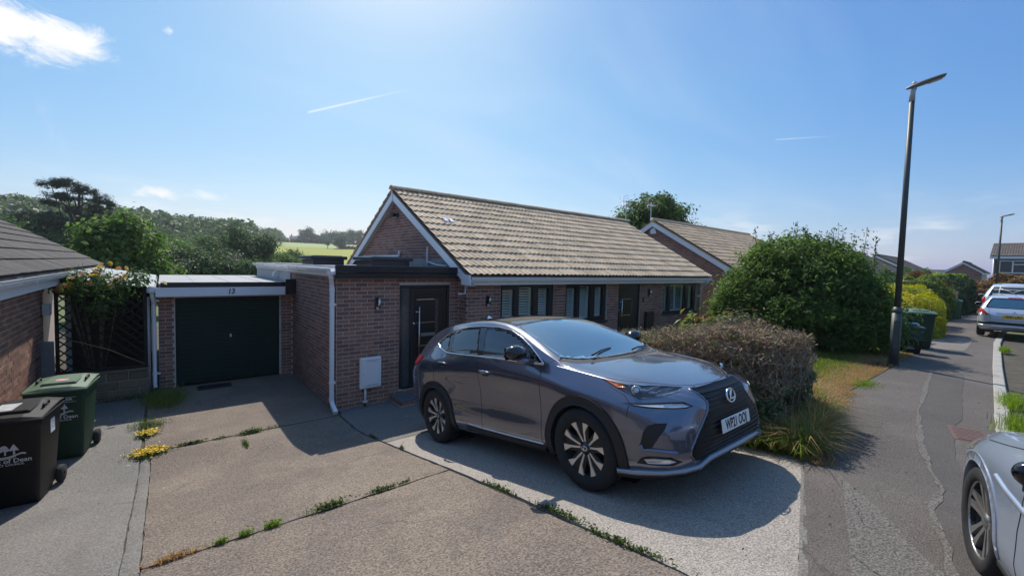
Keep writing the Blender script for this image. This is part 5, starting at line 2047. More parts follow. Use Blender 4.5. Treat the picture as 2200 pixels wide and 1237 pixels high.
def mirror_parts(parent, l, w, h, s, m_cap, m_base, k=1.0):
    e = empty('wing_mirror')
    e.parent = parent
    mb = MB()
    vs, nu, nv = [], 14, 18
    rows = []
    for i in range(nu + 1):
        th = pi * i / nu
        row = []
        for j in range(nv):
            ph = 2 * pi * j / nv
            x, y, z = sin(th) * cos(ph), cos(th), sin(th) * sin(ph)
            x = x * (.10 if x < 0 else .055)          # blunt at the back where the glass is
            zz = z * (.085 if z > 0 else .075) + y * .012
            row.append((l + x * k, s * (w + y * .125 * k), h + zz * k))
        rows.append(row + [row[0]])
    mb.grid(rows)
    mb.build('mirror_cap', m_cap, e)
    b = MB()
    b.tube([(l - .02, s * (w - .02), h - .065 * k), (l - .03, s * (w - .10), h - .095 * k), (l - .05, s * (w - .19), h - .12 * k)], [.035 * k, .03 * k, .045 * k], 10)
    b.build('mirror_arm', m_base, e)
    MB().bbox(l + .050 * k, l + .058 * k, s * w - .10 * k, s * w + .10 * k, h - .06 * k, h + .065 * k, .004).build('mirror_glass', M_CARGLASS, e)
    return e


M_SLAT = mat('grille_black', (.005, .005, .006), .42, spec=.3)


def build_suv():
    hubs = [(0, .364), (2.66, .364)]
    B = CarBody(SUV_T, hubs, .428, nl=230, sub=8)
    ph = math.atan2(.456, 2.619)
    root = car_root('suv', (3.79, 2.417, zgf(3.79, 2.42) + .004), (0, cos(ph), -sin(ph)), (0, sin(ph), cos(ph)),
                    'dark grey hybrid suv with black grille parked nose outwards on the pale slab')
    body = B.build('body', M_SUV, root)
    wheel_wells(hubs, .43, .86, root)
    for s in (1, -1):
        for k, (hx, hh) in enumerate(hubs):
            w, yi = wheel(root, hx, s * .800, .364, .243, .228, 5, M_SILVER, side=s, yaw=.08 if k == 0 else .35)
            emblem(w, Matrix(((-1, 0, 0, 0), (0, 0, 1, yi + .012), (0, 1, 0, 0), (0, 0, 0, 1))), .42)
            arch_ring(B, (hx, hh), s, .388, .475, M_DARKPL, root, a0=-26 if k == 0 else -20, a1=200 if k == 0 else 205)
    # side glass, per side: black surround, panes, chrome line
    outl = [(2.665, 1.345), (2.48, 1.45), (2.25, 1.508), (1.98, 1.528), (1.66, 1.524), (1.35, 1.50), (1.11, 1.452), (.90, 1.368), (.71, 1.266), (.57, 1.172), (.475, 1.098),
            (.70, 1.110), (.86, 1.124), (1.19, 1.15), (1.57, 1.172), (1.99, 1.192), (2.35, 1.218), (2.535, 1.275)]
    for s in (1, -1):
        B.patch('window_surround', outl, 'side', M_GLOSSBK, root, off=.003, side=s)
        B.patch('rear_side_window', [(2.245, 1.242), (2.30, 1.445), (2.17, 1.492), (1.98, 1.508), (1.715, 1.507), (1.605, 1.19), (2.0, 1.212)], 'side', M_CARGLASS, root, off=.006, side=s)
        B.patch('front_side_window', [(1.575, 1.495), (1.34, 1.478), (1.12, 1.432), (.92, 1.355), (.77, 1.27), (.745, 1.142), (1.01, 1.152), (1.50, 1.182)], 'side', M_CARGLASS, root, off=.006, side=s)
        B.patch('quarter_window', [(2.61, 1.335), (2.48, 1.415), (2.37, 1.44), (2.31, 1.26), (2.36, 1.242), (2.50, 1.285)], 'side', M_CARGLASS, root, off=.006, side=s)
        B.patch('front_quarter_window', [(.72, 1.235), (.60, 1.16), (.54, 1.115), (.70, 1.125)], 'side', M_CARGLASS, root, off=.006, side=s)
        top = outl[:11]
        low = [outl[0], outl[17], outl[16], outl[15], outl[14], outl[13], outl[12], outl[11], outl[10]]
        B.ribbon('window_chrome', top, 'side', M_CHROME, root, .014, .004, s)
        B.ribbon('window_chrome', low, 'side', M_CHROME, root, .02, .004, s)
        for q in ([(1.60, 1.178), (1.606, 1.076), (1.587, .85), (1.583, .55), (1.568, .30)], [(.488, 1.095), (.503, .961), (.519, .783), (.53, .533), (.536, .30)],
                  [(2.44, 1.21), (2.49, 1.11), (2.575, 1.01), (2.62, .94), (2.64, .86)], [(.49, 1.09), (.36, 1.135)], [(-.30, .93), (-.46, .86), (-.52, .80), (-.50, .70)]):
            B.ribbon('shut_line', q, 'side', M_DARKPL, root, .007, .0008, s, thick=.0008)
        B.ribbon('lower_sill', [(1.92, .30), (1.58, .285), (1.03, .275), (.50, .272)], 'side', M_DARKPL, root, .07, .012, s, thick=.012)
        B.ribbon('sill_chrome', [(1.87, .352), (1.58, .338), (1.03, .328), (.52, .326)], 'side', M_SILVER, root, .016, .006, s)
        for (l, h) in ((1.43, .995), (2.385, 1.08)):
            B.patch('handle_recess', [(l + .085 * cos(a), h - .012 + .034 * sin(a)) for a in np.linspace(0, 2 * pi, 18, endpoint=False)], 'side', M_GLOSSBK, root, off=.0015, side=s)
            p0, n0 = B.hit('side', l, h, s)
            mb = MB()
            pts = []
            for t in np.linspace(-1, 1, 9):
                p, n = B.hit('side', l + .115 * t, h + .008 * t + .004, s)
                pts.append(p + n * (.034 * (1 - t ** 4) + .004))
            mb.tube(pts, [.010, .014, .0165, .017, .017, .017, .0165, .014, .010], 8)
            mb.build('door_handle', M_SUV, root)
        mirror_parts(root, .70, 1.005, 1.225, s, M_GLOSSBK, M_SUV, 1.0)
        # headlamp, amber, projector, day light
        hl = [(-.21, .984), (-.29, .968), (-.43, .937), (-.55, .917), (-.66, .898), (-.745, .878), (-.765, .858), (-.72, .845), (-.637, .838), (-.575, .832), (-.50, .864), (-.387, .909)]
        hl2 = [(p[0], p[1]) for p in hl]
        B.patch('headlamp', hl2, 'side', M_LAMPDK, root, off=.004, side=s, step=.02)
        B.patch('indicator', [(-.235, .978), (-.41, .938), (-.445, .912), (-.385, .914)], 'side', M_AMBER, root, off=.007, side=s, step=.02)
        p, n = B.hit('side', -.53, .893, s)
        pr = MB()
        d = Vector((-.75, s * .62, .1)).normalized()
        x = d.cross(Vector((0, 0, 1))).normalized()
        y = x.cross(d)
        M = Matrix(((x.x, y.x, d.x, p.x), (x.y, y.y, d.y, p.y), (x.z, y.z, d.z, p.z), (0, 0, 0, 1)))
        pr.lathe([(.040, -.005), (.040, .016), (.033, .02), (.030, .010)], 20, M=M)
        pr.lathe([(.028, .008), (.022, .018), (.012, .024), (0, .026)], 20, M=M)
        pr.build('projector_lens', M_CLEAR, root)
        B.patch('day_light_slot', [(-.46, .805), (-.60, .803), (-.77, .802), (-.845, .795), (-.89, .755), (-.865, .748), (-.66, .768), (-.54, .785)], 'side', M_GLOSSBK, root, off=.003, side=s, step=.02)
        B.patch('day_light', [(-.53, .793), (-.62, .790), (-.77, .788), (-.84, .782), (-.875, .758), (-.85, .756), (-.66, .776)], 'side', M_CLEAR, root, off=.008, side=s, step=.02)
        # corner intake and fog lamp
        B.patch('corner_intake', [(-.665, .640), (-.72, .660), (-.79, .660), (-.78, .62), (-.73, .54), (-.685, .475), (-.62, .462), (-.605, .505), (-.635, .60)], 'side', M_DARKPL, root, off=.002, side=s, step=.02)
        B.ribbon('intake_edge', [(-.605, .50), (-.62, .455), (-.69, .462), (-.77, .452), (-.83, .44)], 'side', M_SUV, root, .03, .006, s, thick=.02)
        B.patch('fog_slot', [(-.55, .345), (-.60, .395), (-.66, .412), (-.80, .408), (-.85, .365), (-.80, .34)], 'side', M_DARKPL, root, off=.003, side=s, step=.02)
        B.patch('fog_lamp', [(-.62, .388), (-.70, .400), (-.79, .393), (-.82, .372), (-.78, .360), (-.645, .357)], 'side', M_CLEAR, root, off=.010, side=s, step=.02)
        B.patch('tail_lamp', [(3.02, 1.165), (3.22, 1.185), (3.40, 1.17), (3.52, 1.10), (3.44, 1.045), (3.25, 1.055), (3.08, 1.10)], 'side', M_REDLENS, root, off=.018, side=s, step=.03)
        text_mesh('hybrid_badge', 'HYBRID', .042, M_CHROME, root, frame_mat(B.hit('side', 2.10, .478, s)[0] + Vector((0, s * .004, 0)), (-s, 0, 0) if s > 0 else (1, 0, 0), (0, 0, 1)), sx=1.25, bold=.001) if s > 0 else None
    # spindle grille
    half = [(.30, .862), (.395, .858), (.37, .80), (.345, .755), (.375, .70), (.435, .645), (.54, .555), (.62, .45), (.632, .41), (.59, .352), (.48, .342)]
    g = [(0, .866)] + half + [(0, .352)] + [(-w, h) for w, h in half[::-1]]
    gr = B.patch('grille', g, 'front', M_SLAT, root, off=.004, step=.03)
    wat = lambda h: float(np.interp(h, [.35, .41, .45, .555, .645, .70, .755, .80, .86], [.58, .62, .61, .53, .425, .365, .335, .36, .385]))
    for h in np.arange(.385, .855, .0365):
        w = wat(h) - .012
        B.ribbon('slat', [(-w, h), (-w * .5, h), (0, h), (w * .5, h), (w, h)], 'front', M_SLAT, gr, .016, .003, thick=.009)
    B.ribbon('grille_frame', [(.30, .868), (.40, .862), (.37, .80), (.345, .755), (.375, .70), (.44, .645), (.545, .555), (.625, .45), (.638, .41), (.60, .355)], 'front', M_SUV, root, .014, .004, thick=.006)
    B.ribbon('grille_frame', [(-.30, .868), (-.40, .862), (-.37, .80), (-.345, .755), (-.375, .70), (-.44, .645), (-.545, .555), (-.625, .45), (-.638, .41), (-.60, .355)], 'front', M_SUV, root, .014, .004, thick=.006)
    p, n = B.hit('front', 0, .757)
    nrm = Vector((-1, 0, .12)).normalized()
    upv = Vector((.12, 0, 1)).normalized()
    c = p + nrm * .026
    emblem(root, Matrix(((0, upv.x, nrm.x, c.x), (-1, upv.y, nrm.y, c.y), (0, upv.z, nrm.z, c.z), (0, 0, 0, 1))), 1.0)
    # number plate
    p, n = B.hit('front', 0, .545)
    pl = empty('number_plate')
    pl.parent = root
    pl.location = (p.x - .034, 0, .547)
    MB().bbox(-.004, .004, -.26, .26, -.0555, .0555, .003).build('plate', M_PLATE_W, pl)
    text_mesh('registration', 'WP21 OOJ', .113, M_PLATE_K, pl, frame_mat((-.0045, 0, -.002), (0, -1, 0), (0, 0, 1)), ext=.0006, sx=.74, bold=.0035, spacing=1.0)
    # skid lip under the bumper
    path = [(-.36, .895, .262), (-.55, .892, .282), (-.74, .82, .298), (-.84, .70, .300), (-.895, .56, .305), (-.925, .44, .350), (-.945, .25, .360), (-.95, 0, .362)]
    path = path + [(l, -w, h) for l, w, h in path[-2::-1]]
    lip, dark = MB(), MB()
    rows, rowd = [], []
    for l, w, h in path:
        o = Vector((l, w, 0)) - Vector((.3, 0, 0))
        o = Vector((o.x * .9, w * .8, 0)).normalized()
        c = Vector((l, w, h))
        hh = .022
        rows.append([c + o * -.07 + Vector((0, 0, .012)), c + o * .0 + Vector((0, 0, .014)), c + o * .03 + Vector((0, 0, .002)), c + o * .026 - Vector((0, 0, hh)), c - o * .07 - Vector((0, 0, hh + .01))])
        rowd.append([c - o * .03 - Vector((0, 0, .018)), c + o * .004 - Vector((0, 0, .026)), c - o * .02 - Vector((0, 0, .062)), c - o * .12 - Vector((0, 0, .066))])
    lip.grid(rows)
    lip.build('front_lip', mat('satin_silver', (.33, .34, .37), .35, .8), root, fix=True)
    dark.grid(rowd)
    dark.build('lower_lip', M_DARKPL, root, fix=True)
    # windscreen, roof glass, rear glass
    ws = [(.165, 0), (.175, .25), (.215, .45), (.275, .60), (.36, .715), (.55, .700), (.80, .655), (1.0, .617), (1.10, .590), (1.115, .40), (1.095, 0)]
    wsp = ws + [(l, -w) for l, w in ws[-2:0:-1]]
    B.patch('windscreen', wsp, 'top', M_SCREEN, root, off=.004, step=.05)
    sr = [(1.20, -.50), (2.25, -.50), (2.25, .50), (1.20, .50)]
    B.patch('roof_panel', [(1.135, -.60), (1.5, -.59), (2.6, -.55), (2.62, .55), (1.5, .59), (1.135, .60)], 'top', M_GLOSSBK, root, off=.003, step=.07)
    B.patch('rear_window', [(-.52, 1.42), (.52, 1.42), (.58, 1.16), (-.58, 1.16)], 'rear', M_CARGLASS, root, off=.004, step=.05)
    cowl = [(.06, 0), (.075, .3), (.12, .5), (.20, .66), (.33, .765), (.352, .715), (.265, .60), (.205, .45), (.167, .25), (.155, 0)]
    B.patch('scuttle', cowl + [(l, -w) for l, w in cowl[-2:0:-1]], 'top', M_DARKPL, root, off=.002, step=.04)
    for s in (1, -1):
        B.ribbon('bonnet_line', [(.345, s * .755), (.26, s * .79), (.02, s * .783), (-.23, s * .768), (-.42, s * .68), (-.56, s * .56), (-.70, s * .42), (-.765, s * .30), (-.80, s * .15), (-.812, 0)], 'top', M_DARKPL, root, .008, .0008, thick=.0008)
    for a, b in (((.235, .42), (.30, -.02)), ((.205, -.22), (.265, -.62))):
        p0, p1 = B.hit('top', *a)[0], B.hit('top', *b)[0]
        mb = MB()
        mid = B.hit('top', (a[0] + b[0]) / 2, (a[1] + b[1]) / 2)[0]
        mb.tube([p0 + Vector((-.04, 0, .02)), mid + Vector((0, 0, .022)), p1 + Vector((0, 0, .014))], [.011, .009, .006], 6)
        mb.build('wiper', M_DARKPL, root)
    p, n = B.hit('top', 2.45, 0)
    mb = MB()
    mb.add([(p.x - .12, -.022, p.z - .01), (p.x - .12, .022, p.z - .01), (p.x + .07, .03, p.z - .012), (p.x + .07, -.03, p.z - .012), (p.x + .045, -.006, p.z + .062), (p.x + .045, .006, p.z + .062), (p.x - .02, .006, p.z + .03), (p.x - .02, -.006, p.z + .03)],
           [(0, 1, 6, 7), (1, 2, 5, 6), (2, 3, 4, 5), (3, 0, 7, 4), (7, 6, 5, 4)])
    mb.build('roof_fin', M_CHROME, root)
    mb = MB()
    rows = []
    for w in np.linspace(-.56, .56, 13):
        p, n = B.hit('top', 2.98, w)
        rows.append([(2.95, w, p.z + .004), (3.12, w * .97, p.z - .02), (3.22, w * .95, p.z - .05), (3.20, w * .95, p.z - .075), (3.05, w, p.z - .06)])
    mb.grid(rows)
    mb.build('spoiler', M_SUV, root)
    B.ribbon('rear_bumper_trim', [(-.7, .40), (0, .40), (.7, .40)], 'rear', M_DARKPL, root, .22, .01, thick=.01)
    return root


build_suv()

HATCH_T = {
    'W':   ([-.85, -.82, -.75, -.6, -.3, 0, 1.2, 2.4, 2.8, 3.0, 3.10, 3.16, 3.19], [.35, .52, .66, .78, .85, .862, .862, .862, .84, .80, .74, .64, .5]),
    'hb':  ([-.85, -.82, -.75, -.5, 0, 2.7, 3.0, 3.10, 3.16, 3.19], [.42, .30, .22, .19, .19, .21, .26, .31, .36, .42]),
    'h7':  ([-.85, -.82, -.75, -.6, -.3, 0, .3, .6, 1.2, 2.0, 2.5, 2.8, 3.0, 3.10, 3.16, 3.19], [.58, .66, .72, .79, .88, .935, .965, .985, 1.01, 1.035, 1.05, 1.05, 1.0, .91, .83, .74]),
    'w7':  ([-.85, -.82, -.75, -.6, -.3, 0, .3, .6, 1.2, 2.0, 2.5, 2.8, 3.0, 3.10, 3.16, 3.19], [.28, .42, .53, .63, .73, .77, .785, .79, .80, .80, .79, .765, .73, .70, .60, .44]),
    'h10': ([-.85, -.82, -.75, -.6, -.3, 0, .25, .5, .8, 1.1, 1.5, 2.0, 2.5, 2.75, 2.95, 3.06, 3.14, 3.19], [.60, .69, .76, .83, .91, .96, 1.03, 1.16, 1.29, 1.375, 1.41, 1.41, 1.385, 1.35, 1.15, .98, .86, .76]),
    'w10': ([-.85, -.82, -.75, -.6, -.3, 0, .25, .5, .8, 1.1, 1.5, 2.0, 2.5, 2.75, 2.95, 3.06, 3.14, 3.19], [.22, .36, .46, .54, .62, .68, .71, .68, .63, .60, .585, .58, .565, .56, .60, .63, .55, .38]),
    'h13': ([-.85, -.82, -.75, -.6, -.3, 0, .2, .5, .8, 1.1, 1.5, 2.0, 2.5, 2.75, 2.95, 3.06, 3.14, 3.19], [.61, .72, .79, .865, .945, 1.0, 1.06, 1.21, 1.345, 1.425, 1.47, 1.47, 1.445, 1.41, 1.17, .995, .875, .77]),
    'frac': (.08, .24, .42, .62, .82),
    'inset': (.05, .01, .008, .01, .015),
}
M_SILV = mat('silver_paint', (.56, .60, .66), .3, .35, coat=1.0)
M_BLUEGREY = mat('pale_blue_grey_paint', (.33, .39, .49), .32, .35, coat=1.0)
M_WHITEP = mat('pale_silver_paint', (.62, .65, .68), .32, .3, coat=1.0)
M_NAVY = mat('navy_paint', (.02, .035, .09), .25, .4, coat=1.0)


def hatch_shell(root, T, hubs, r, rim, m, seats=True, nl=130, wheels=(1, -1), style='split'):
    B = CarBody(T, hubs, r + .03, nl=nl, sub=8)
    B.build('body', m, root)
    wmax = T['W'][1][len(T['W'][1]) // 2]
    wheel_wells(hubs, r + .06, wmax - .05, root, .45)
    for s in wheels:
        for hx, hh in hubs:
            wheel(root, hx, s * (wmax - .115), r, rim, .195, 5, mat('alloy_grey', (.42, .41, .40), .3, .85), style=style, side=s)
            arch_ring(B, (hx, hh), s, r + .022, r + .075, m, root, off=.005, sink=.05)
    return B


def build_silver_hatch():
    hubs = [(0, .30), (2.54, .30)]
    root = car_root('hatchback', (25.18, .40, float(capz(23.5)) + .02), (-1, 0, .016), (0, 0, 1), 'silver hatchback with yellow rear plate parked half on the pavement', 'car', 'cars parked along the kerb')
    B = hatch_shell(root, HATCH_T, hubs, .30, .20, M_SILV)
    for s in (1, -1):
        B.patch('side_window', [(2.72, 1.08), (2.68, 1.30), (2.3, 1.355), (1.5, 1.375), (1.05, 1.34), (.75, 1.23), (.42, 1.04), (1.2, 1.045), (2.2, 1.07)], 'side', M_CARGLASS, root, off=.004, side=s)
        mirror_parts(root, .62, .95, 1.05, s, M_SILV, M_DARKPL, .85)
        B.patch('tail_lamp', [(s * .84, .99), (s * .80, 1.01), (s * .70, .95), (s * .56, .78), (s * .60, .74), (s * .74, .79), (s * .84, .85)], 'rear', M_REDLENS, root, off=.01, step=.03)
        B.patch('tail_lamp_clear', [(s * .80, .84), (s * .72, .84), (s * .64, .775), (s * .74, .80)], 'rear', M_CLEAR, root, off=.014, step=.03)
    B.patch('rear_window', [(-.62, 1.01), (.62, 1.01), (.66, 1.06), (.57, 1.30), (.50, 1.345), (-.50, 1.345), (-.57, 1.30), (-.66, 1.06)], 'rear', M_GLOSSBK, root, off=.004, step=.04)
    B.patch('rear_glass', [(-.58, 1.035), (.58, 1.035), (.61, 1.07), (.53, 1.28), (.46, 1.315), (-.46, 1.315), (-.53, 1.28), (-.61, 1.07)], 'rear', M_SCREEN, root, off=.007, step=.04)
    B.ribbon('boot_line', [(-.57, .99), (-.55, .78), (-.50, .62), (0, .60), (.50, .62), (.55, .78), (.57, .99)], 'rear', M_DARKPL, root, .008, .001, thick=.001)
    B.ribbon('plate_light_bar', [(-.40, .845), (.40, .845)], 'rear', M_CHROME, root, .022, .008, thick=.012)
    B.ribbon('bumper_strip', [(-.80, .50), (0, .50), (.80, .50)], 'rear', M_DARKPL, root, .09, .006, thick=.012)
    B.ribbon('lower_bumper', [(-.78, .40), (0, .40), (.78, .40)], 'rear', M_SILV, root, .07, .01, thick=.02)
    B.patch('brake_light', [(-.16, 1.355), (.16, 1.355), (.16, 1.38), (-.16, 1.38)], 'rear', M_REDLENS, root, off=.006)
    p, n = B.hit('rear', 0, .74)
    pl = empty('number_plate')
    pl.parent = root
    pl.location = (p.x + .014, 0, .735)
    MB().bbox(-.004, .004, -.26, .26, -.056, .056, .003).build('plate', M_PLATE_Y, pl)
    text_mesh('registration', 'GF61 LPU', .113, M_PLATE_K, pl, frame_mat((.0045, 0, -.002), (0, 1, 0), (0, 0, 1)), ext=.0006, sx=.74, bold=.003)
    MB().tube([(2.6, 0, 1.44), (2.85, 0, 1.52)], .006, 5).build('roof_aerial', M_DARKPL, root)
    p, n = B.hit('rear', 0, .90)
    MB().lathe([(0, .012), (.03, .008), (.034, 0)], 12, M=Matrix.Translation(p) @ Matrix.Rotation(pi / 2, 4, 'Y')).build('badge', M_CHROME, root)


build_silver_hatch()


def scale_T(T, k, kw, kh):
    R = {}
    for q, v in T.items():
        if q in ('frac', 'inset'):
            R[q] = v
        else:
            sy = kw if q[0] in 'Ww' else kh
            R[q] = ([x * k for x in v[0]], [y * sy for y in v[1]])
    return R


def build_near_car():
    T = scale_T(HATCH_T, 1.04, 1.03, .91)
    for q in ('W', 'hb', 'h7', 'w7', 'h10', 'w10', 'h13'):      # short front overhang
        T[q] = ([v * .80 if v < 0 else v for v in T[q][0]], T[q][1])
    hubs = [(0, .318), (2.64, .318)]
    a = radians(16)
    left = Vector((-sin(a), cos(a), 0))
    c = Vector((3.83, .085, 0)) - left * .80
    root = car_root('silver_car', (c.x, c.y, .955), (-cos(a), -sin(a), .0), (0, 0, 1), 'pale blue silver car cut off at the right edge with its front wheel showing', 'car', 'cars parked along the kerb')
    B = hatch_shell(root, T, hubs, .318, .222, M_BLUEGREY, nl=260)
    for s in (1, -1):
        B.patch('side_window', [(2.82, .98), (2.78, 1.18), (2.4, 1.23), (1.55, 1.25), (1.1, 1.21), (.78, 1.11), (.45, .945), (1.2, .95), (2.3, .97)], 'side', M_CARGLASS, root, off=.004, side=s)
        mirror_parts(root, 1.16, .965, .99, s, M_GLOSSBK, M_DARKPL, .8)
        B.patch('headlamp', [(-.10, .79), (-.30, .765), (-.50, .70), (-.55, .64), (-.48, .61), (-.30, .65), (-.13, .71)], 'side', M_CLEAR, root, off=.004, side=s, step=.03)
        B.ribbon('shut_line', [(.66, .92), (.66, .75), (.62, .55), (.62, .38), (.68, .24)], 'side', M_DARKPL, root, .007, .001, s, thick=.001)
        B.ribbon('shut_line', [(-.05, .80), (.2, .85), (.42, .90)], 'side', M_DARKPL, root, .006, .001, s, thick=.001)
        B.ribbon('body_crease', [(.30, .70), (.45, .68), (.7, .67), (2.4, .72)], 'side', M_BLUEGREY, root, .03, .0, s, thick=.012)
        B.ribbon('sill', [(.40, .25), (2.2, .25)], 'side', M_DARKPL, root, .08, .008, s, thick=.01)
    B.patch('windscreen', [(.20, -.6), (.12, 0), (.20, .6), (.45, .66), (1.1, .58), (1.16, 0), (1.1, -.58), (.45, -.66)], 'top', M_SCREEN, root, off=.004, step=.06)
    B.patch('rear_window', [(-.6, 1.06), (.6, 1.06), (.5, 1.37), (-.5, 1.37)], 'rear', M_CARGLASS, root, off=.004, step=.06)


build_near_car()


def build_offroader():
    T = {k: v for k, v in HATCH_T.items()}
    T = scale_T(T, 1.08, 1.07, 1.25)
    hubs = [(0, .36), (2.62, .36)]
    root = car_root('off_roader', (31.7, .60, .66), (-1, 0, .016), (0, 0, 1), 'tall pale silver estate car with a white bike rack on its rear window', 'car', 'cars parked along the kerb')
    B = hatch_shell(root, T, hubs, .36, .22, M_WHITEP, nl=100)
    for s in (1, -1):
        B.patch('side_window', [(2.95, 1.35), (2.9, 1.61), (2.5, 1.68), (1.6, 1.70), (1.15, 1.66), (.85, 1.53), (.5, 1.30), (1.3, 1.31), (2.4, 1.335)], 'side', M_CARGLASS, root, off=.004, side=s)
        mirror_parts(root, .7, 1.02, 1.22, s, M_WHITEP, M_DARKPL, 1.0)
        B.patch('tail_lamp', [(s * .90, 1.20), (s * .78, 1.20), (s * .78, .93), (s * .90, .93)], 'rear', M_REDLENS, root, off=.01, step=.05)
    B.patch('rear_window', [(-.70, 1.27), (.70, 1.27), (.58, 1.65), (-.58, 1.65)], 'rear', M_CARGLASS, root, off=.006, step=.05)
    B.ribbon('bumper', [(-.86, .60), (0, .60), (.86, .60)], 'rear', M_WHITEP, root, .16, .01, thick=.05)
    rk = empty('bike_rack', (0, 0, 0))
    rk.parent = root
    def bar(pts, r=.016, nm='bar'):
        q = []
        for a, b in pts:
            p, n = B.hit('rear', a, b)
            q.append(p + n * .05 + Vector((.02, 0, 0)))
        MB().tube(q, r, 6).build(nm, M_UPVC, rk)
    bar([(-.58, 1.335), (0, 1.335), (.58, 1.335)])
    bar([(-.56, 1.53), (0, 1.53), (.56, 1.53)])
    bar([(-.52, 1.66), (0, 1.66), (.52, 1.66)])
    bar([(-.40, 1.27), (-.36, 1.67)])
    bar([(.40, 1.27), (.36, 1.67)])
    bar([(-.36, 1.575), (-.1, 1.465), (0, 1.41), (.1, 1.465), (.36, 1.575)], .012)


build_offroader()


def build_far_cars():
    for (O, kx, kh, m, lab, yaw) in (((44.5, 1.2, .42), 1.1, 1.2, M_WHITEP, 'white van-like car with dark side windows far along the kerb', 0.5),
                                     ((40.6, -.65, .38), 1.05, 1.08, M_NAVY, 'navy blue car mostly hidden behind the silver estate car', 0.0)):
        T = scale_T(HATCH_T, kx, 1.05, kh)
        hubs = [(0, .32), (2.6 * kx / 1.04, .32)]
        root = car_root('parked_car', O, (-cos(yaw), -sin(yaw), 0), (0, 0, 1), lab, 'car', 'cars parked along the kerb')
        B = hatch_shell(root, T, hubs, .32, .2, m, nl=70)
        for s in (1, -1):
            B.patch('side_window', [(2.9 * kx / 1.08, 1.07 * kh), (2.85, 1.29 * kh), (2.4, 1.35 * kh), (1.6, 1.37 * kh), (1.15, 1.33 * kh), (.85, 1.22 * kh), (.5, 1.04 * kh), (1.3, 1.05 * kh)], 'side', M_CARGLASS, root, off=.004, side=s)
        B.patch('rear_window', [(-.6, 1.04 * kh), (.6, 1.04 * kh), (.5, 1.33 * kh), (-.5, 1.33 * kh)], 'rear', M_CARGLASS, root, off=.005, step=.06)
        B.patch('windscreen', [(.25, -.6), (.18, 0), (.25, .6), (1.1, .56), (1.15, 0), (1.1, -.56)], 'top', M_CARGLASS, root, off=.005, step=.1)


build_far_cars()
# ================================================================== PLANTS
def leaf_mat(name, c1, c2, tr=0.35, hue=None, rough=0.55, spec=0.35):
    c1, c2 = [v * 1.75 for v in c1], [v * 1.75 for v in c2]
    tr = min(.6, tr + .12)
    return mat(name, c1, rough, col2=c2, nscale=1.3, hue=hue, rand=.28, isl=True, trans=tr, coord='World', spec=spec)


def leaves_mesh(name, P, N, size, m, aspect=.5, fold=.25, droop=0.0, rng=RNG, tilt=None):
    """P (n,3) positions, N (n,3) rough facing; every leaf is a folded four-point blade of its own"""
    n = len(P)
    N = N + rng.normal(0, .45, (n, 3))
    N /= np.linalg.norm(N, axis=1)[:, None] + 1e-9
    A = rng.normal(0, 1, (n, 3))
    if tilt is not None:
        A = A * .6 + np.asarray(tilt)
    A -= N * (A * N).sum(1)[:, None]
    A /= np.linalg.norm(A, axis=1)[:, None] + 1e-9
    A[:, 2] -= droop
    B = np.cross(N, A)
    s = np.asarray(size)[:, None] * np.ones((n, 1))
    w = s * aspect
    up = N * s * fold
    v0 = P - A * s * .5
    v1 = P + B * w * .5 + up * .4 - A * s * .05
    v2 = P + A * s * .5 - up * .3
    v3 = P - B * w * .5 + up * .4 - A * s * .05
    V = np.stack([v0, v1, v2, v3], 1).reshape(-1, 3)
    i = np.arange(n)[:, None] * 4
    F = np.concatenate([i + np.array([0, 1, 2]), i + np.array([0, 2, 3])], 0)
    return np_mesh(name, V, F, m)


def blob_points(blobs, n, rng=RNG, shell=.55, clump=0, cs=.2):
    """points inside a set of ellipsoids (cx,cy,cz,rx,ry,rz), mostly near their skins, gathered in clumps"""
    b = np.array(blobs, float)
    wgt = (b[:, 3] * b[:, 4] + b[:, 4] * b[:, 5] + b[:, 3] * b[:, 5])
    wgt /= wgt.sum()
    def samp(k):
        i = rng.choice(len(b), k, p=wgt)
        d = rng.normal(0, 1, (k, 3))
        d /= np.linalg.norm(d, axis=1)[:, None]
        r = shell + (1 - shell) * rng.random(k) ** .7
        return b[i, :3] + d * b[i, 3:6] * r[:, None], d
    if clump:
        C, D = samp(clump)
        j = rng.integers(0, clump, n)
        off = rng.normal(0, 1, (n, 3)) * cs * (.6 + .8 * rng.random(clump))[j][:, None] * np.array([1, 1, .62])
        return C[j] + off, D[j] * .7 + off / (np.linalg.norm(off, axis=1)[:, None] + 1e-6) * .8 + np.array([0, 0, .5])
    P, D = samp(n)
    return P, D + np.array([0, 0, .4])


M_BARK = mat('bark', (.07, .055, .042), .95, col2=(.11, .09, .07), nscale=12, bump=.02, bscale=30)


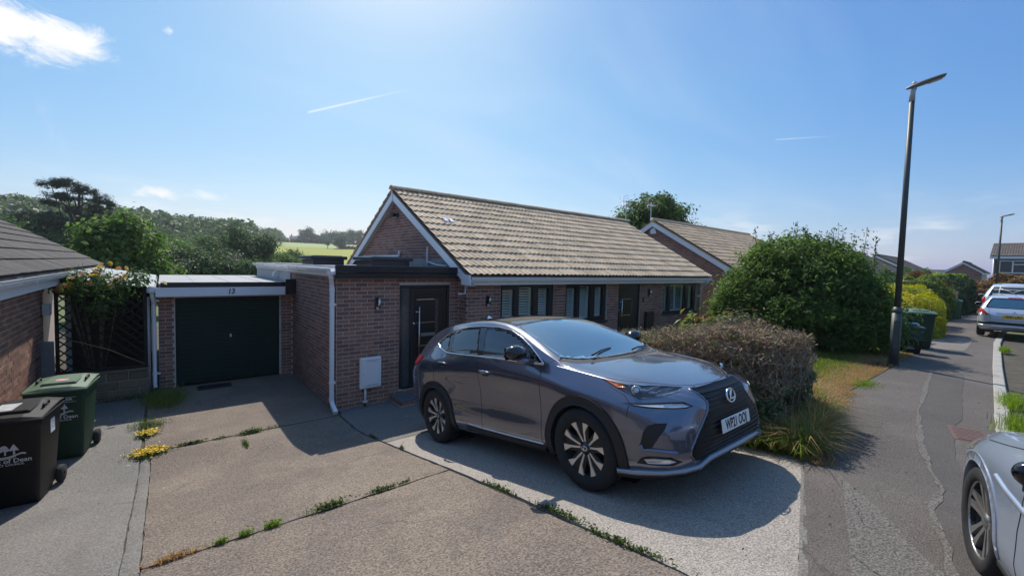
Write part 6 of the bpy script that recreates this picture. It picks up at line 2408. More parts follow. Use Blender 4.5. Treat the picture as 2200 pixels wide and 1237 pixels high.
def tree(name, label, x, y, h, crown, m, n, size, clump, cs, group=None, cat='tree', z=None, trunk=.18, aspect=.6, seed=1, fold=.2, shell=.45, limbs=5, droop=0.0):
    """tapered trunk with limbs; crown = list of ellipsoids relative to the foot"""
    rng = np.random.default_rng(seed)
    z = float(terr(x, y)) if z is None else z
    t = empty(name, (x, y, z))
    tag(t, label, cat, group)
    mb = MB()
    top = max(c[2] for c in crown)
    pts = [(0, 0, -.3), (.03 * h * .2, 0, h * .18), (0, .02 * h * .3, h * .42), (.01 * h, 0, top)]
    mb.tube(pts, [trunk * 1.3, trunk, trunk * .75, trunk * .25], 8)
    for k in range(min(limbs, len(crown))):
        c = crown[k]
        a = Vector((0, 0, h * (.22 + .06 * k)))
        b = Vector(c[:3])
        mb.tube([a, a.lerp(b, .5) + Vector((0, 0, .04 * h)), b], [trunk * .5, trunk * .32, trunk * .1], 6)
    mb.build('trunk', M_BARK, t)
    P, N = blob_points(crown, n, rng, shell, clump, cs)
    me = leaves_mesh('crown', P, N, size * (.6 + .8 * rng.random(n)), m, aspect, fold, droop, rng)
    link('crown', me, t)
    return t


def rand_crown(rng, r, zc, rz, k=9, spread=.62):
    out = [(0, 0, zc, r * .72, r * .72, rz * .75)]
    for i in range(k):
        a = 2 * pi * i / k + rng.uniform(-.4, .4)
        q = spread * r * rng.uniform(.75, 1.15)
        zz = zc + rz * rng.uniform(-.5, .62)
        s = rng.uniform(.34, .52)
        out.append((q * cos(a), q * sin(a), zz, r * s, r * s, rz * s * 1.1))
    return out


M_LF_MID = leaf_mat('mid_green_leaves', (.050, .085, .020), (.030, .058, .016))
M_LF_BRIGHT = leaf_mat('fresh_green_leaves', (.078, .125, .028), (.048, .084, .020), .42)
M_LF_DARK = leaf_mat('dark_green_leaves', (.028, .052, .014), (.018, .036, .012), .22)
M_LF_PINE = leaf_mat('pine_needles', (.022, .036, .016), (.013, .024, .013), .05)
M_LF_OAK = leaf_mat('oak_leaves', (.040, .070, .018), (.024, .048, .014), .3)
M_LF_FAR = leaf_mat('far_wood_leaves', (.058, .085, .030), (.036, .062, .024), .25)
M_LF_BUSH = leaf_mat('glossy_bush_leaves', (.072, .112, .022), (.042, .076, .018), .4, rough=.5, spec=.35)
M_LF_GOLD = leaf_mat('golden_hedge_leaves', (.27, .235, .012), (.13, .155, .012), .3)
M_LF_LIME = leaf_mat('lime_leaves', (.115, .165, .018), (.075, .12, .015), .4)
M_LF_COPPER = leaf_mat('copper_leaves', (.16, .075, .035), (.11, .085, .03), .35)
M_LF_OLIVE = leaf_mat('olive_hedge_leaves', (.095, .12, .025), (.055, .085, .02), .35)


def polar(az, r):
    a = radians(az)
    return r * cos(a), r * sin(a)


# -- the wooded hillside: one mass
def far_wood():
    rng = np.random.default_rng(5)
    blobs, V, F = [], [], []
    P, N, S = [], [], []
    az_list = []
    for az in np.arange(79.5, 112, .55):
        for r in np.linspace(175, 425, 13):
            if az < 83 and r < 330:
                continue
            aa = az + rng.uniform(-.5, .5)
            rr = r + rng.uniform(-12, 12)
            x, y = polar(aa, rr)
            z = float(terr(x, y))
            h = rng.uniform(8, 15) * (1.0 if aa > 82 else .8)
            rad = h * rng.uniform(.42, .62)
            k = 420
            d = rng.normal(0, 1, (k, 3))
            d[:, 2] = np.abs(d[:, 2]) * 1.0 - .15
            d /= np.linalg.norm(d, axis=1)[:, None]
            lump = 1 + .22 * np.sin(d[:, 0:1] * 5 + aa) * np.sin(d[:, 1:2] * 6 + rr)
            p = np.array([x, y, z + h * .5]) + d * np.array([rad, rad, h * .5]) * lump * (.88 + .2 * rng.random((k, 1)))
            P.append(p)
            N.append(d)
            S.append(np.full(k, rad * .215))
    P, N, S = np.concatenate(P), np.concatenate(N), np.concatenate(S)
    me = leaves_mesh('hillside_wood', P, N, S * (.6 + .7 * rng.random(len(S))), M_LF_FAR, .8, .2, rng=rng)
    kind(link('hillside_wood', me), 'stuff')


far_wood()

# -- trees one can tell apart, near to far
_pc = [((px - 165) / 29.7, random.uniform(-.4, .4), 5.73 + (548 - py) / 21, rx / 29.7, rx / 34, ry / 21) for px, py, rx, ry in
       ((112, 404, 27, 9), (142, 399, 32, 10), (178, 410, 36, 11), (216, 424, 27, 11), (238, 438, 17, 9), (122, 424, 27, 8), (160, 430, 36, 8), (106, 441, 20, 6), (204, 447, 36, 9), (150, 450, 26, 7), (240, 459, 18, 7),
        (190, 470, 34, 14), (60, 474, 38, 15), (112, 474, 44, 16), (30, 492, 34, 18), (150, 500, 50, 24), (215, 505, 38, 26), (85, 505, 46, 20))]
tree('pine_tree', 'tall dark flat-topped pine standing above the other trees on the left', *polar(96.0, 62), 15, _pc,
     M_LF_PINE, 46000, .15, 760, .17, cat='tree', trunk=.26, aspect=.4, seed=3, z=-3.0, limbs=9)
tree('bright_tree', 'bright fresh green leafy tree behind the lean-to on the left', *polar(93.0, 26), 7,
     [(x * .78, y, z * .98 - .1, rx * .76, ry * .76, rz * .85) for x, y, z, rx, ry, rz in [(-.6, 0, 3.4, 1.5, 1.3, 1.2), (.6, 0, 4.2, 1.3, 1.2, 1.2), (1.2, .2, 2.6, 1.6, 1.3, 1.3), (-1.5, 0, 2.4, 1.3, 1.2, 1.1), (-.2, 0, 1.8, 1.8, 1.4, 1.2), (2.1, .2, 1.7, 1.1, 1.1, 1.0), (.3, 0, 4.9, .7, .7, .6), (-1.1, 0, 4.4, .8, .8, .5), (-2.6, 0, 3.2, .8, .8, .5), (-3.6, 0, 3.3, .9, .7, .35)]],
     M_LF_BRIGHT, 16000, .20, 420, .24, trunk=.14, seed=4, z=-.5, shell=.35)
tree('dark_oak', 'round dark green oak left of the golden field', *polar(82.0, 62), 9,
     rand_crown(np.random.default_rng(2), 2.5, 7.0, 2.7), M_LF_OAK, 16000, .28, 320, .36, trunk=.3, seed=5, z=-3.2)
tree('pale_oak', 'paler round tree beside the dark oak at the field edge', *polar(85.2, 78), 9,
     rand_crown(np.random.default_rng(3), 2.3, 7.6, 2.2), M_LF_MID, 10000, .32, 240, .36, trunk=.3, seed=6, z=-3.2)
hz = [(az, r, CAM_H + r * math.tan(radians(e)) - float(terr(*polar(az, r))), rad, m) for az, r, e, rad, m in
      ((87.0, 60, 2.3, 2.6, M_LF_OAK), (88.6, 92, 2.6, 4.0, M_LF_MID), (90.4, 66, 2.2, 3.0, M_LF_BRIGHT), (91.5, 110, 2.9, 5.0, M_LF_MID), (86.5, 120, 2.3, 4.6, M_LF_MID),
       (98.2, 60, 3.0, 3.4, M_LF_MID), (100.5, 75, 3.4, 4.5, M_LF_MID), (102.0, 52, 2.6, 3.2, M_LF_OAK), (89.3, 44, 1.1, 2.6, M_LF_DARK), (84.3, 48, .9, 2.4, M_LF_DARK), (86.6, 40, .6, 2.4, M_LF_DARK), (91.8, 41, 1.3, 2.4, M_LF_DARK),
       (82.4, 40, -.2, 2.0, M_LF_OAK), (85.0, 132, 2.6, 4.6, M_LF_MID), (83.0, 150, 2.3, 4.6, M_LF_MID), (88.0, 150, 3.0, 6.0, M_LF_MID), (93.3, 140, 3.2, 6.0, M_LF_MID))]
hl = {0: 'dark rounded tree', 1: 'broad mid green tree', 2: 'light green rounded tree'}
tags = ['behind the flat garage roof', 'high on the slope above the garage', 'peeping right of the bright tree', 'on the hillside right of the pine', 'standing before the hillside wood',
        'left of the pine above the ribbed roof', 'at the far left edge of the skyline', 'close behind the ribbed roof ridge', 'low and dark behind the garage roof', 'low and dark left of the extension gutter', 'low and dark over the garage number', 'low and dark right of the bright tree',
        'beside the extension roof edge', 'behind the pale oak', 'behind the dark oak on the rise', 'far up the slope above the garage', 'far up the slope below the pine']
for i, (az, r, h, rad, m) in enumerate(hz):
    x, y = polar(az, r)
    rng = np.random.default_rng(40 + i)
    zc = h * .55
    tree('broadleaf_tree', ('dark' if m in (M_LF_DARK, M_LF_OAK) else 'fresh green' if m is M_LF_BRIGHT else 'mid green') + ' broadleaf tree ' + tags[i], x, y, h,
         rand_crown(rng, rad, zc, h * .46), m, 9500, .055 * rad + .10, 190, rad * .13, group='trees in the valley behind the garages', trunk=.2, seed=60 + i, z=float(terr(x, y)))
# shrubs along the near edge of the field
for i, (az, r, h, rad, m, lab) in enumerate([(78.0, 70, 3.6, 2.3, M_LF_OAK, 'grey green bush in front of the golden field'), (80.2, 66, 3.4, 2.6, M_LF_MID, 'light green bush between the oak and the golden field'),
                                        (74.6, 90, 2.2, 1.4, M_LF_OAK, 'small bush low before the field near the rooflights'), (76.4, 80, 1.6, 1.4, M_LF_MID, 'low scrub beside the grey green bush'), (79.0, 58, 2.2, 2.6, M_LF_MID, 'low pale scrub under the oak')]):
    x, y = polar(az, r)
    zt = CAM_H + r * math.tan(radians({0: 1.35, 1: .75, 2: .35, 3: .3, 4: .2}[i])) - h
    tree('field_shrub', lab, x, y, h, rand_crown(np.random.default_rng(80 + i), rad, h * .5, h * .5), m, 5000, .30, 110, .4, trunk=.12, seed=90 + i, cat='bush', z=zt, group='bushes at the near edge of the field')
# trees on the field's skyline
sky_t = [(76.3, 430, 17, 7.6, 'big round tree beside the far farmhouse'), (75.2, 432, 9, 5.5, 'small dark tree right of the far farmhouse'), (73.9, 436, 14, 8.0, 'loose wide-topped tree on the far skyline'), (72.7, 436, 12, 7.0, 'middle tree of the far skyline clump'), (72.0, 430, 14.5, 7.4, 'round tree pair on the skyline, left one'),
         (71.0, 434, 14.5, 7.6, 'round tree pair on the skyline, right one'), (69.9, 436, 9.5, 6.6, 'low tree next to the white verge on the skyline'), (68.9, 436, 10, 6.0, 'last skyline tree against the gable'), (74.6, 420, 8, 5.0, 'low dark tree under the loose skyline tree'), (80.0, 428, 12, 5.5, 'pointed trees at the end of the hillside wood'), (79.3, 430, 11, 4.0, 'thin tree left of the far farmhouse')]
for i, (az, r, h, rad, lab) in enumerate(sky_t):
    x, y = polar(az, r)
    tree('skyline_tree', lab, x, y, h, rand_crown(np.random.default_rng(120 + i), rad, h * .55, h * .46, 8), M_LF_FAR, 2600, 1.25, 110, rad * .15, group='trees on the far skyline', trunk=.5, seed=130 + i)
x, y = polar(72.6, 326)
tree('field_tree', 'single dark round tree in the hedge across the golden field', x, y, 9.5, rand_crown(np.random.default_rng(7), 4.4, 4.8, 4.6, 7), M_LF_DARK, 2600, .9, 90, .8, trunk=.4, seed=8)
x, y = polar(74.0, 326)
tree('field_tree', 'thin leaning bare-stemmed tree in the hedge across the golden field', x, y, 6, [(0, 0, 4.2, 1.1, 1.1, 1.8)], M_LF_OAK, 700, .7, 30, .5, trunk=.25, seed=9)


def hedge_line(name, label, az0, az1, r, h, m, n, size, cat='hedge', wid=2.0):
    rng = np.random.default_rng(int(az0 * 10))
    a = np.radians(rng.uniform(az0, az1, n))
    rr = r + rng.uniform(-wid, wid, n)
    X, Y = rr * np.cos(a), rr * np.sin(a)
    Z = terr(X, Y) + .35 + rng.random(n) * h * (.8 + .25 * np.sin(a * 700))
    me = leaves_mesh(name, np.stack([X, Y, Z], 1), np.tile([0, 0, 1.0], (n, 1)), np.full(n, size) * (.6 + .8 * rng.random(n)), m, .8, rng=rng)
    o = link(name, me)
    return tag(o, label, cat, 'field hedges')


hedge_line('field_hedge', 'low dark hedge across the golden field right of its round tree', 66, 72.5, 326, 2.2, M_LF_DARK, 1500, 1.5)
hedge_line('field_hedge', 'dark hedge along the top of the pale pasture', 66, 80.5, 425, 3.0, M_LF_DARK, 2200, 1.8)


def farmhouse():
    x, y = polar(77.6, 428)
    z = float(terr(x, y)) - .3
    f = empty('farmhouse', (x, y, z), radians(77.6 - 90))
    tag(f, 'pale stone farmhouse with chimneys among trees on the far skyline', 'house')
    ms, mr = mat('pale_stone', (.36, .30, .24), .9), mat('far_slate', (.17, .16, .17), .8)
    mw_ = MB().box(-4, 6, 0, 7, 0, 4.4).prism([(0, 4.4), (7, 4.4), (3.5, 6.8)], 'X', -4, -3.8).prism([(0, 4.4), (7, 4.4), (3.5, 6.8)], 'X', 5.8, 6)
    mw_.build('wall', ms, f)
    MB().add([(-4.4, -.4, 4.3), (6.4, -.4, 4.3), (6.4, 3.5, 6.9), (-4.4, 3.5, 6.9), (6.4, 7.4, 4.3), (-4.4, 7.4, 4.3)], [(0, 1, 2, 3), (3, 2, 4, 5)]).build('roof', mr, f, fix=False)
    MB().box(-3, -2, 3, 4, 6, 8.4).build('chimney', ms, f)
    MB().box(4, 5.2, 3, 4, 6, 8.8).build('chimney', ms, f)
    for k in range(4):
        MB().box(-2.6 + k * 2.2, -1.6 + k * 2.2, -.06, .05, 1.4, 2.6).build('window', M_OBSC, f)
    b = empty('farm_barn', (x - 11, y + 2.0, z), radians(77.6 - 90))
    tag(b, 'long low slate-roofed farm building left of the far farmhouse', 'barn')
    MB().box(-9, 6, 0, 6, 0, 3).build('wall', ms, b)
    MB().add([(-9.3, -.3, 2.9), (6.3, -.3, 2.9), (6.3, 3, 5.2), (-9.3, 3, 5.2), (6.3, 6.3, 2.9), (-9.3, 6.3, 2.9)], [(0, 1, 2, 3), (3, 2, 4, 5)]).build('roof', mr, b, fix=False)
    c = empty('farm_annexe', (x + 14, y - 2.4, z), radians(77.6 - 90))
    tag(c, 'low white-fronted farm annexe right of the far farmhouse', 'house')
    MB().box(-7, 6, 0, 6, 0, 2.6).build('wall', mat('white_render', (.62, .6, .56), .8), c)
    MB().add([(-7.3, -.3, 2.5), (6.3, -.3, 2.5), (5, 3, 4.6), (-6, 3, 4.6), (6.3, 6.3, 2.5), (-7.3, 6.3, 2.5)], [(0, 1, 2, 3), (3, 2, 4, 5)]).build('roof', mat('far_pale_roof', (.30, .24, .22), .8), c, fix=False)


farmhouse()

# -- right of the bungalow
tree('ash_tree', 'leafy green tree rising behind the second bungalow roof', 23.3, 15.1, 9,
     [(0, 0, 5.6, 2.2, 1.8, 1.5), (1.2, -.3, 6.2, 1.3, 1.2, 1.0), (-1.3, .4, 5.3, 1.3, 1.2, 1.2), (.3, 0, 6.7, 1.0, 1.0, .75), (2.0, -.6, 5.0, 1.3, 1.1, 1.2), (-2.0, .9, 4.4, 1.1, 1.0, 1.1), (-.5, 0, 3.6, 2.0, 1.6, 1.2)], M_LF_MID, 20000, .21, 480, .26, trunk=.22, seed=21, z=-.05, shell=.35)


def big_bush():
    rng = np.random.default_rng(33)
    bx, by = 12.9, 4.15
    z = zgf(bx, by)
    t = empty('laurel_bush', (bx, by, z))
    tag(t, 'huge rounded glossy green bush on the lawn behind the lamp post', 'bush')
    mb = MB()
    for k in range(7):
        a = k * .9
        mb.tube([(.25 * cos(a), .25 * sin(a), -.2), (.5 * cos(a), .5 * sin(a), .7), (1.0 * cos(a), 1.0 * sin(a), 1.7)], [.07, .05, .02], 6)
    mb.build('stem', M_BARK, t)
    # local frame: u points across the view (right), v away
    u = np.array([.24, -.97]) 
    v = np.array([.97, .24])
    def B(a, b, h, ra, rb, rh):
        c = u * a + v * b
        r = (ra + rb) / 2
        return (c[0], c[1], h, r, r, rh)
    blobs = [B(0, .3, 1.45, 1.75, 1.6, 1.35), B(-.9, .2, 1.5, 1.2, 1.2, 1.1), B(.9, .1, 1.35, 1.25, 1.2, 1.1), B(-1.55, .1, 1.1, .9, .9, .85), B(1.65, .1, .95, .95, .9, .8), B(0, -.5, .9, 1.5, 1.1, .85), B(-.3, .3, 2.3, 1.1, 1.1, .65), B(.6, .3, 2.15, 1.0, 1.0, .65), B(-1.0, -.4, .75, .9, .8, .6), B(1.0, -.5, .7, 1.0, .8, .6), B(-1.9, 0, .85, .6, .6, .55), B(2.05, 0, .62, .65, .6, .55)]
    n = 60000
    blobs = [(q[0] * .79 + u[0] * .22, q[1] * .79 + u[1] * .22, q[2], q[3] * .86, q[4] * .86, q[5]) for q in blobs]
    P, N = blob_points(blobs, n, rng, .72, 1500, .14)
    keep = P[:, 2] > .03
    P, N = P[keep], N[keep]
    N = N * .7 + np.array([0, 0, .45])
    me = leaves_mesh('crown', P, N, .118 * (.55 + .8 * rng.random(len(P))), M_LF_BUSH, .38, .22, .18, rng)
    link('crown', me, t)
    # long whippy shoots above the dome
    for k in range(16):
        a = rng.uniform(-1.3, 2.0)
        b = rng.uniform(-.2, .6)
        c = u * a + v * b
        h0 = 2.75 - .28 * a * a * .55
        ln = rng.uniform(.2, .55) if k > 3 else rng.uniform(.5, .75)
        tip = np.array([c[0] + rng.uniform(-.1, .1), c[1] + rng.uniform(-.12, .12), h0 + ln])
        base = np.array([c[0], c[1], h0 - .25])
        s = MB()
        s.tube([tuple(base), tuple((base + tip) / 2), tuple(tip)], [.008, .006, .003], 5)
        so = s.build('shoot', M_BARK, t)
        q = 26
        tt = rng.uniform(.35, 1, q)[:, None]
        pp = base + (tip - base) * tt + rng.normal(0, .045, (q, 3))
        link('leaves', leaves_mesh('leaves', pp, rng.normal(0, 1, (q, 3)), np.full(q, .09), M_LF_DARK, .35, .2, .1, rng), so)


big_bush()


def clipped(name, label, cx, cy, rx, ry, h, m, n, size, seed, cat='hedge', round_=.5, z=None, group=None, rot=0.0, stems=True, lump=.06):
    """clipped hedge or dome: leaves over a rounded block"""
    rng = np.random.default_rng(seed)
    z = zgf(cx, cy) if z is None else z
    t = empty(name, (cx, cy, z), rot)
    tag(t, label, cat, group)
    d = rng.normal(0, 1, (n, 3))
    d[:, 2] = np.abs(d[:, 2])
    d /= np.linalg.norm(d, axis=1)[:, None]
    e = 2 + (1 - round_) * 6
    k = (np.abs(d[:, 0]) ** e + np.abs(d[:, 1]) ** e + np.abs(d[:, 2]) ** e) ** (-1 / e)
    p = d * k[:, None]
    w = 1 + lump * np.sin(p[:, 0:1] * 5 + seed) * np.cos(p[:, 1:2] * 7) + lump * .6 * np.sin(p[:, 2:3] * 9 + p[:, 0:1] * 11) + rng.normal(0, .02, (n, 1))
    p = p * w * (1 - .16 * rng.random((n, 1)) ** 2)
    P = p * np.array([rx, ry, h])
    me = leaves_mesh('foliage', P, d + np.array([0, 0, .3]), size * (.6 + .8 * rng.random(n)), m, .5, .2, rng=rng)
    link('foliage', me, t)
    mb = MB()
    for q in range(5):
        a = q * 1.3
        mb.tube([(rx * .5 * cos(a), ry * .5 * sin(a), -.1), (rx * .3 * cos(a), ry * .3 * sin(a), h * .7)], [.05, .02], 6)
    mb.build('stem', M_BARK, t)
    return t


clipped('clipped_hedge', 'small dark clipped hedge at the corner of the second bungalow', 15.6, 6.6, .55, .75, 1.55, M_LF_BUSH, 9000, .09, 1, round_=.1, z=.45)
clipped('golden_hedge', 'bright golden clipped dome hedge behind the green bin, the nearer dome', 20.3, 2.9, 1.7, 1.0, 1.30, M_LF_GOLD, 16000, .10, 2, round_=.55, group='golden dome hedges')
clipped('golden_hedge', 'bright golden clipped dome hedge, the farther and taller dome', 24.3, 3.7, 2.2, 1.1, 1.62, M_LF_GOLD, 16000, .12, 3, round_=.55, group='golden dome hedges')
clipped('brown_hedge', 'brown bare end of the golden hedge facing the pavement', 26.2, 3.2, .55, .45, 1.40, leaf_mat('bare_twigs', (.055, .04, .028), (.035, .03, .02), .1), 6000, .12, 4, round_=.6)
clipped('dark_hedge', 'tall dark clipped hedge behind the golden domes', 31, 5.3, 4.5, .9, 2.1, M_LF_DARK, 14000, .17, 5, round_=.15)
clipped('olive_bush', 'loose yellow green bush right of the golden domes', 31.5, 3.9, 2.1, 1.1, 1.95, M_LF_OLIVE, 14000, .17, 6, 'bush', .8, lump=.14)
clipped('mixed_bush', 'bush with reddish tips behind the yellow green bush', 36, 4.6, 2.4, 1.3, 2.35, mat('red_tipped_leaves', (.10, .10, .03), .6, col2=(.20, .085, .035), nscale=.8, rand=.25, isl=True, trans=.35, coord='World'), 11000, .19, 7, 'bush', .9, lump=.14)
clipped('dark_bush', 'dark clipped bush behind the far green bin', 41, 3.6, 2.4, 1.1, 2.2, M_LF_DARK, 10000, .2, 8, 'bush', .6, lump=.1)
clipped('tall_green_hedge', 'tall mid green hedge below the far roofs', 45, 6.3, 6, 1.3, 2.8, M_LF_MID, 14000, .24, 9, round_=.5, lump=.12)
clipped('lime_hedge', 'bright lime green hedge under the small far gable', 54, 5.0, 5, 1.5, 2.75, M_LF_LIME, 13000, .27, 10, round_=.7, lump=.1)
clipped('copper_hedge', 'copper coloured bushes in front of the two storey house', 56, .2, 1.6, 3.4, 2.6, M_LF_COPPER, 12000, .28, 11, 'hedge', .8, lump=.14)
clipped('edge_hedge', 'low olive hedge behind the near green bin', 17.2, 2.9, 1.0, .6, .95, M_LF_OLIVE, 5000, .09, 12, round_=.6)


def brown_hedge():
    """the half-dead clipped hedge between drive and garden: twigs, brown leaves above, ivy and weeds below"""
    rng = np.random.default_rng(55)
    z0 = zgf(5.6, 3)
    t = empty('dying_hedge', (5.7, 4.2, 0))
    tag(t, 'clipped hedge of brown dying twigs with ivy at its foot beside the suv', 'hedge')
    x0, x1, y0, y1 = 5.02, 6.35, 1.72, 5.4
    def top(X, Y):
        return np.interp(Y, [1.7, 2.4, 3.6, 5.4], [2.0, 2.0, 1.78, 1.42]) + .05 * np.sin(X * 4 + Y * 3) + .03 * np.sin(Y * 9 + X * 5)
    def shell(n, side_bias=.5):
        """random points on front face, street end, top and far end"""
        f = rng.random(n)
        X, Y, U = np.empty(n), np.empty(n), rng.random(n)
        Nn = np.zeros((n, 3))
        a = f < .42
        X[a] = x0 + .05 * np.sin(U[a] * 30)
        Y[a] = rng.uniform(y0, y1, a.sum())
        Nn[a] = (-1, 0, .2)
        b = (f >= .42) & (f < .60)
        X[b] = rng.uniform(x0, x1, b.sum())
        Y[b] = y0 + .05 * np.sin(U[b] * 25)
        Nn[b] = (-.2, -1, .2)
        c = (f >= .60) & (f < .70)
        X[c] = x1
        Y[c] = rng.uniform(y0, y0 + 3, c.sum())
        Nn[c] = (1, 0, .2)
        d = f >= .70
        X[d] = rng.uniform(x0, x1, d.sum())
        Y[d] = rng.uniform(y0, y1, d.sum())
        Nn[d] = (0, 0, 1)
        zb = zg(np.full(n, 5.0), Y)
        T = top(X, Y)
        Z = zb + (T - zb) * U ** .8
        Z[d] = T[d]
        # rounded shoulders
        sh = np.clip((Z - (T - .22)) / .22, 0, 1) ** 2
        X = np.where(a, X + sh * .13, X)
        Y = np.where(b, Y + sh * .13, Y)
        P = np.stack([X, Y, Z], 1) - Nn * rng.random((n, 1)) ** 1.6 * .28 + rng.normal(0, .022, (n, 3))
        return P, Nn, (Z - zb) / np.maximum(T - zb, .1)
    loc = np.array([5.7, 4.2, 0])
    # twigs
    n = 22000
    P, N, H = shell(n)
    keep = (H > .12)
    P, N, H = P[keep], N[keep], H[keep]
    n = len(P)
    D = rng.normal(0, 1, (n, 3)) * np.array([.7, .7, .8]) + N * .5 + np.array([0, 0, .45])
    D /= np.linalg.norm(D, axis=1)[:, None]
    S = rng.uniform(.05, .17, n)[:, None]
    W = np.cross(D, rng.normal(0, 1, (n, 3)))
    W /= np.linalg.norm(W, axis=1)[:, None] + 1e-9
    W = W * .0032
    a, b = P - D * S * .5, P + D * S * .5
    V = np.stack([a - W, a + W, b + W * .5, b - W * .5], 1).reshape(-1, 3) - loc
    F = np.arange(n * 4).reshape(-1, 4)
    m = mat('dead_twigs', (.20, .145, .095), .9, hue=[(.24, .17, .11), (.40, .30, .19), (.18, .13, .09), (.50, .40, .28)], rand=.2, isl=True)
    kind(link('twigs', np_mesh('twigs', V, F, m), t), 'stuff')
    # brown and part green leaves
    for nm, n, mm, cond, sz in (('brown_leaves', 26000, mat('brown_leaf', (.14, .095, .06), .85, hue=[(.19, .12, .075), (.31, .21, .13), (.23, .15, .11), (.17, .14, .06)], rand=.25, isl=True, trans=.2), lambda H, P: (H > .42) & (rng.random(len(H)) < .35 + H * .6), .042),
                                ('green_leaves', 15000, leaf_mat('hedge_green_leaf', (.085, .11, .03), (.06, .085, .025), .35), lambda H, P: (H > .3) & (rng.random(len(H)) < np.clip(.22 + (P[:, 1] - 2.7) * .45, .16, .95)), .05),
                                ('ivy', 15000, leaf_mat('ivy_leaf', (.022, .05, .016), (.035, .07, .02), .25, rough=.4, spec=.5), lambda H, P: (H < .62) & (rng.random(len(H)) < np.clip(1.1 - H * 1.4 + (P[:, 0] - 5.6) * .35, .05, 1)), .075)):
        P, N, H = shell(n)
        k = cond(H, P)
        me = leaves_mesh(nm, P[k] - loc, N[k] + np.array([0, 0, .35]), sz * (.6 + .9 * rng.random(k.sum())), mm, .62, .2, rng=rng)
        kind(link(nm, me, t), 'stuff')
    # solid dark box added inside so no light comes through
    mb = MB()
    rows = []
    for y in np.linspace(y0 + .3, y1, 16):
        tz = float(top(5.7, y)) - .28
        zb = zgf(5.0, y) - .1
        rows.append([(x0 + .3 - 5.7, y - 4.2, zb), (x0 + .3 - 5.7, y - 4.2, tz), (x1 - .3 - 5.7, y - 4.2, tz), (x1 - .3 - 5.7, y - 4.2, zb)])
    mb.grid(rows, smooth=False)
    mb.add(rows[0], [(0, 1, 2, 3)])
    mb.build('dark_core', mat('hedge_heart', (.03, .024, .018), 1.0), t, fix=False)
    # larger stems
    s = MB()
    for k in range(70):
        y = rng.uniform(y0 + .02, y0 + 2.6)
        x = x0 + rng.uniform(.0, .15) if rng.random() < .65 else rng.uniform(x0, x1)
        if x > x0 + .16:
            y = y0 + rng.uniform(0, .12)
        zb = zgf(5, y)
        p = Vector((x - 5.7, y - 4.2, zb))
        d = Vector((rng.uniform(-.2, .2), rng.uniform(-.2, .2), 1))
        s.tube([p, p + d * .45, p + d * .8 + Vector((rng.uniform(-.12, .12), rng.uniform(-.12, .12), .12))], [.010, .008, .004], 5)
    s.build('stem', mat('dead_stem', (.22, .17, .12), .9), t)


brown_hedge()


def garden_shrub(name, label, x, y, h, r, m, n, size, seed, aspect=.4, z=None):
    rng = np.random.default_rng(seed)
    z = zgf(x, y) if z is None else z
    t = empty(name, (x, y, z))
    tag(t, label, 'shrub')
    P, N = blob_points([(0, 0, h * .62, r, r, h * .42), (r * .4, 0, h * .75, r * .5, r * .5, h * .3), (-r * .5, .1, h * .6, r * .5, r * .5, h * .3)], n, rng, .5, 40, .12)
    link('foliage', leaves_mesh('foliage', P, N + np.array([0, 0, .6]), size * (.6 + .8 * rng.random(n)), m, aspect, .2, .2, rng), t)
    mb = MB()
    for k in range(5):
        a = k * 1.26
        mb.tube([(0, 0, -.1), (.3 * r * cos(a), .3 * r * sin(a), h * .4), (.6 * r * cos(a), .6 * r * sin(a), h * .8)], [.02, .014, .006], 5)
    mb.build('stem', M_BARK, t)


garden_shrub('mahonia_shrub', 'bright green and orange leaved shrub behind the dying hedge', 9.3, 4.4, .85, .7, mat('mahonia_leaf', (.10, .19, .03), .45, hue=[(.07, .15, .03), (.15, .26, .04), (.30, .22, .04), (.09, .17, .03), (.28, .12, .05)], rand=.2, isl=True, trans=.35), 1900, .17, 1, .38)
garden_shrub('photinia_shrub', 'grey green shrub with reddish tips at the near garden corner', 8.5, 3.55, .98, .5, mat('red_tip_leaf', (.08, .10, .05), .6, hue=[(.07, .10, .05), (.11, .13, .06), (.17, .10, .07), (.06, .09, .05)], rand=.2, isl=True, trans=.3), 2300, .09, 2, .4)


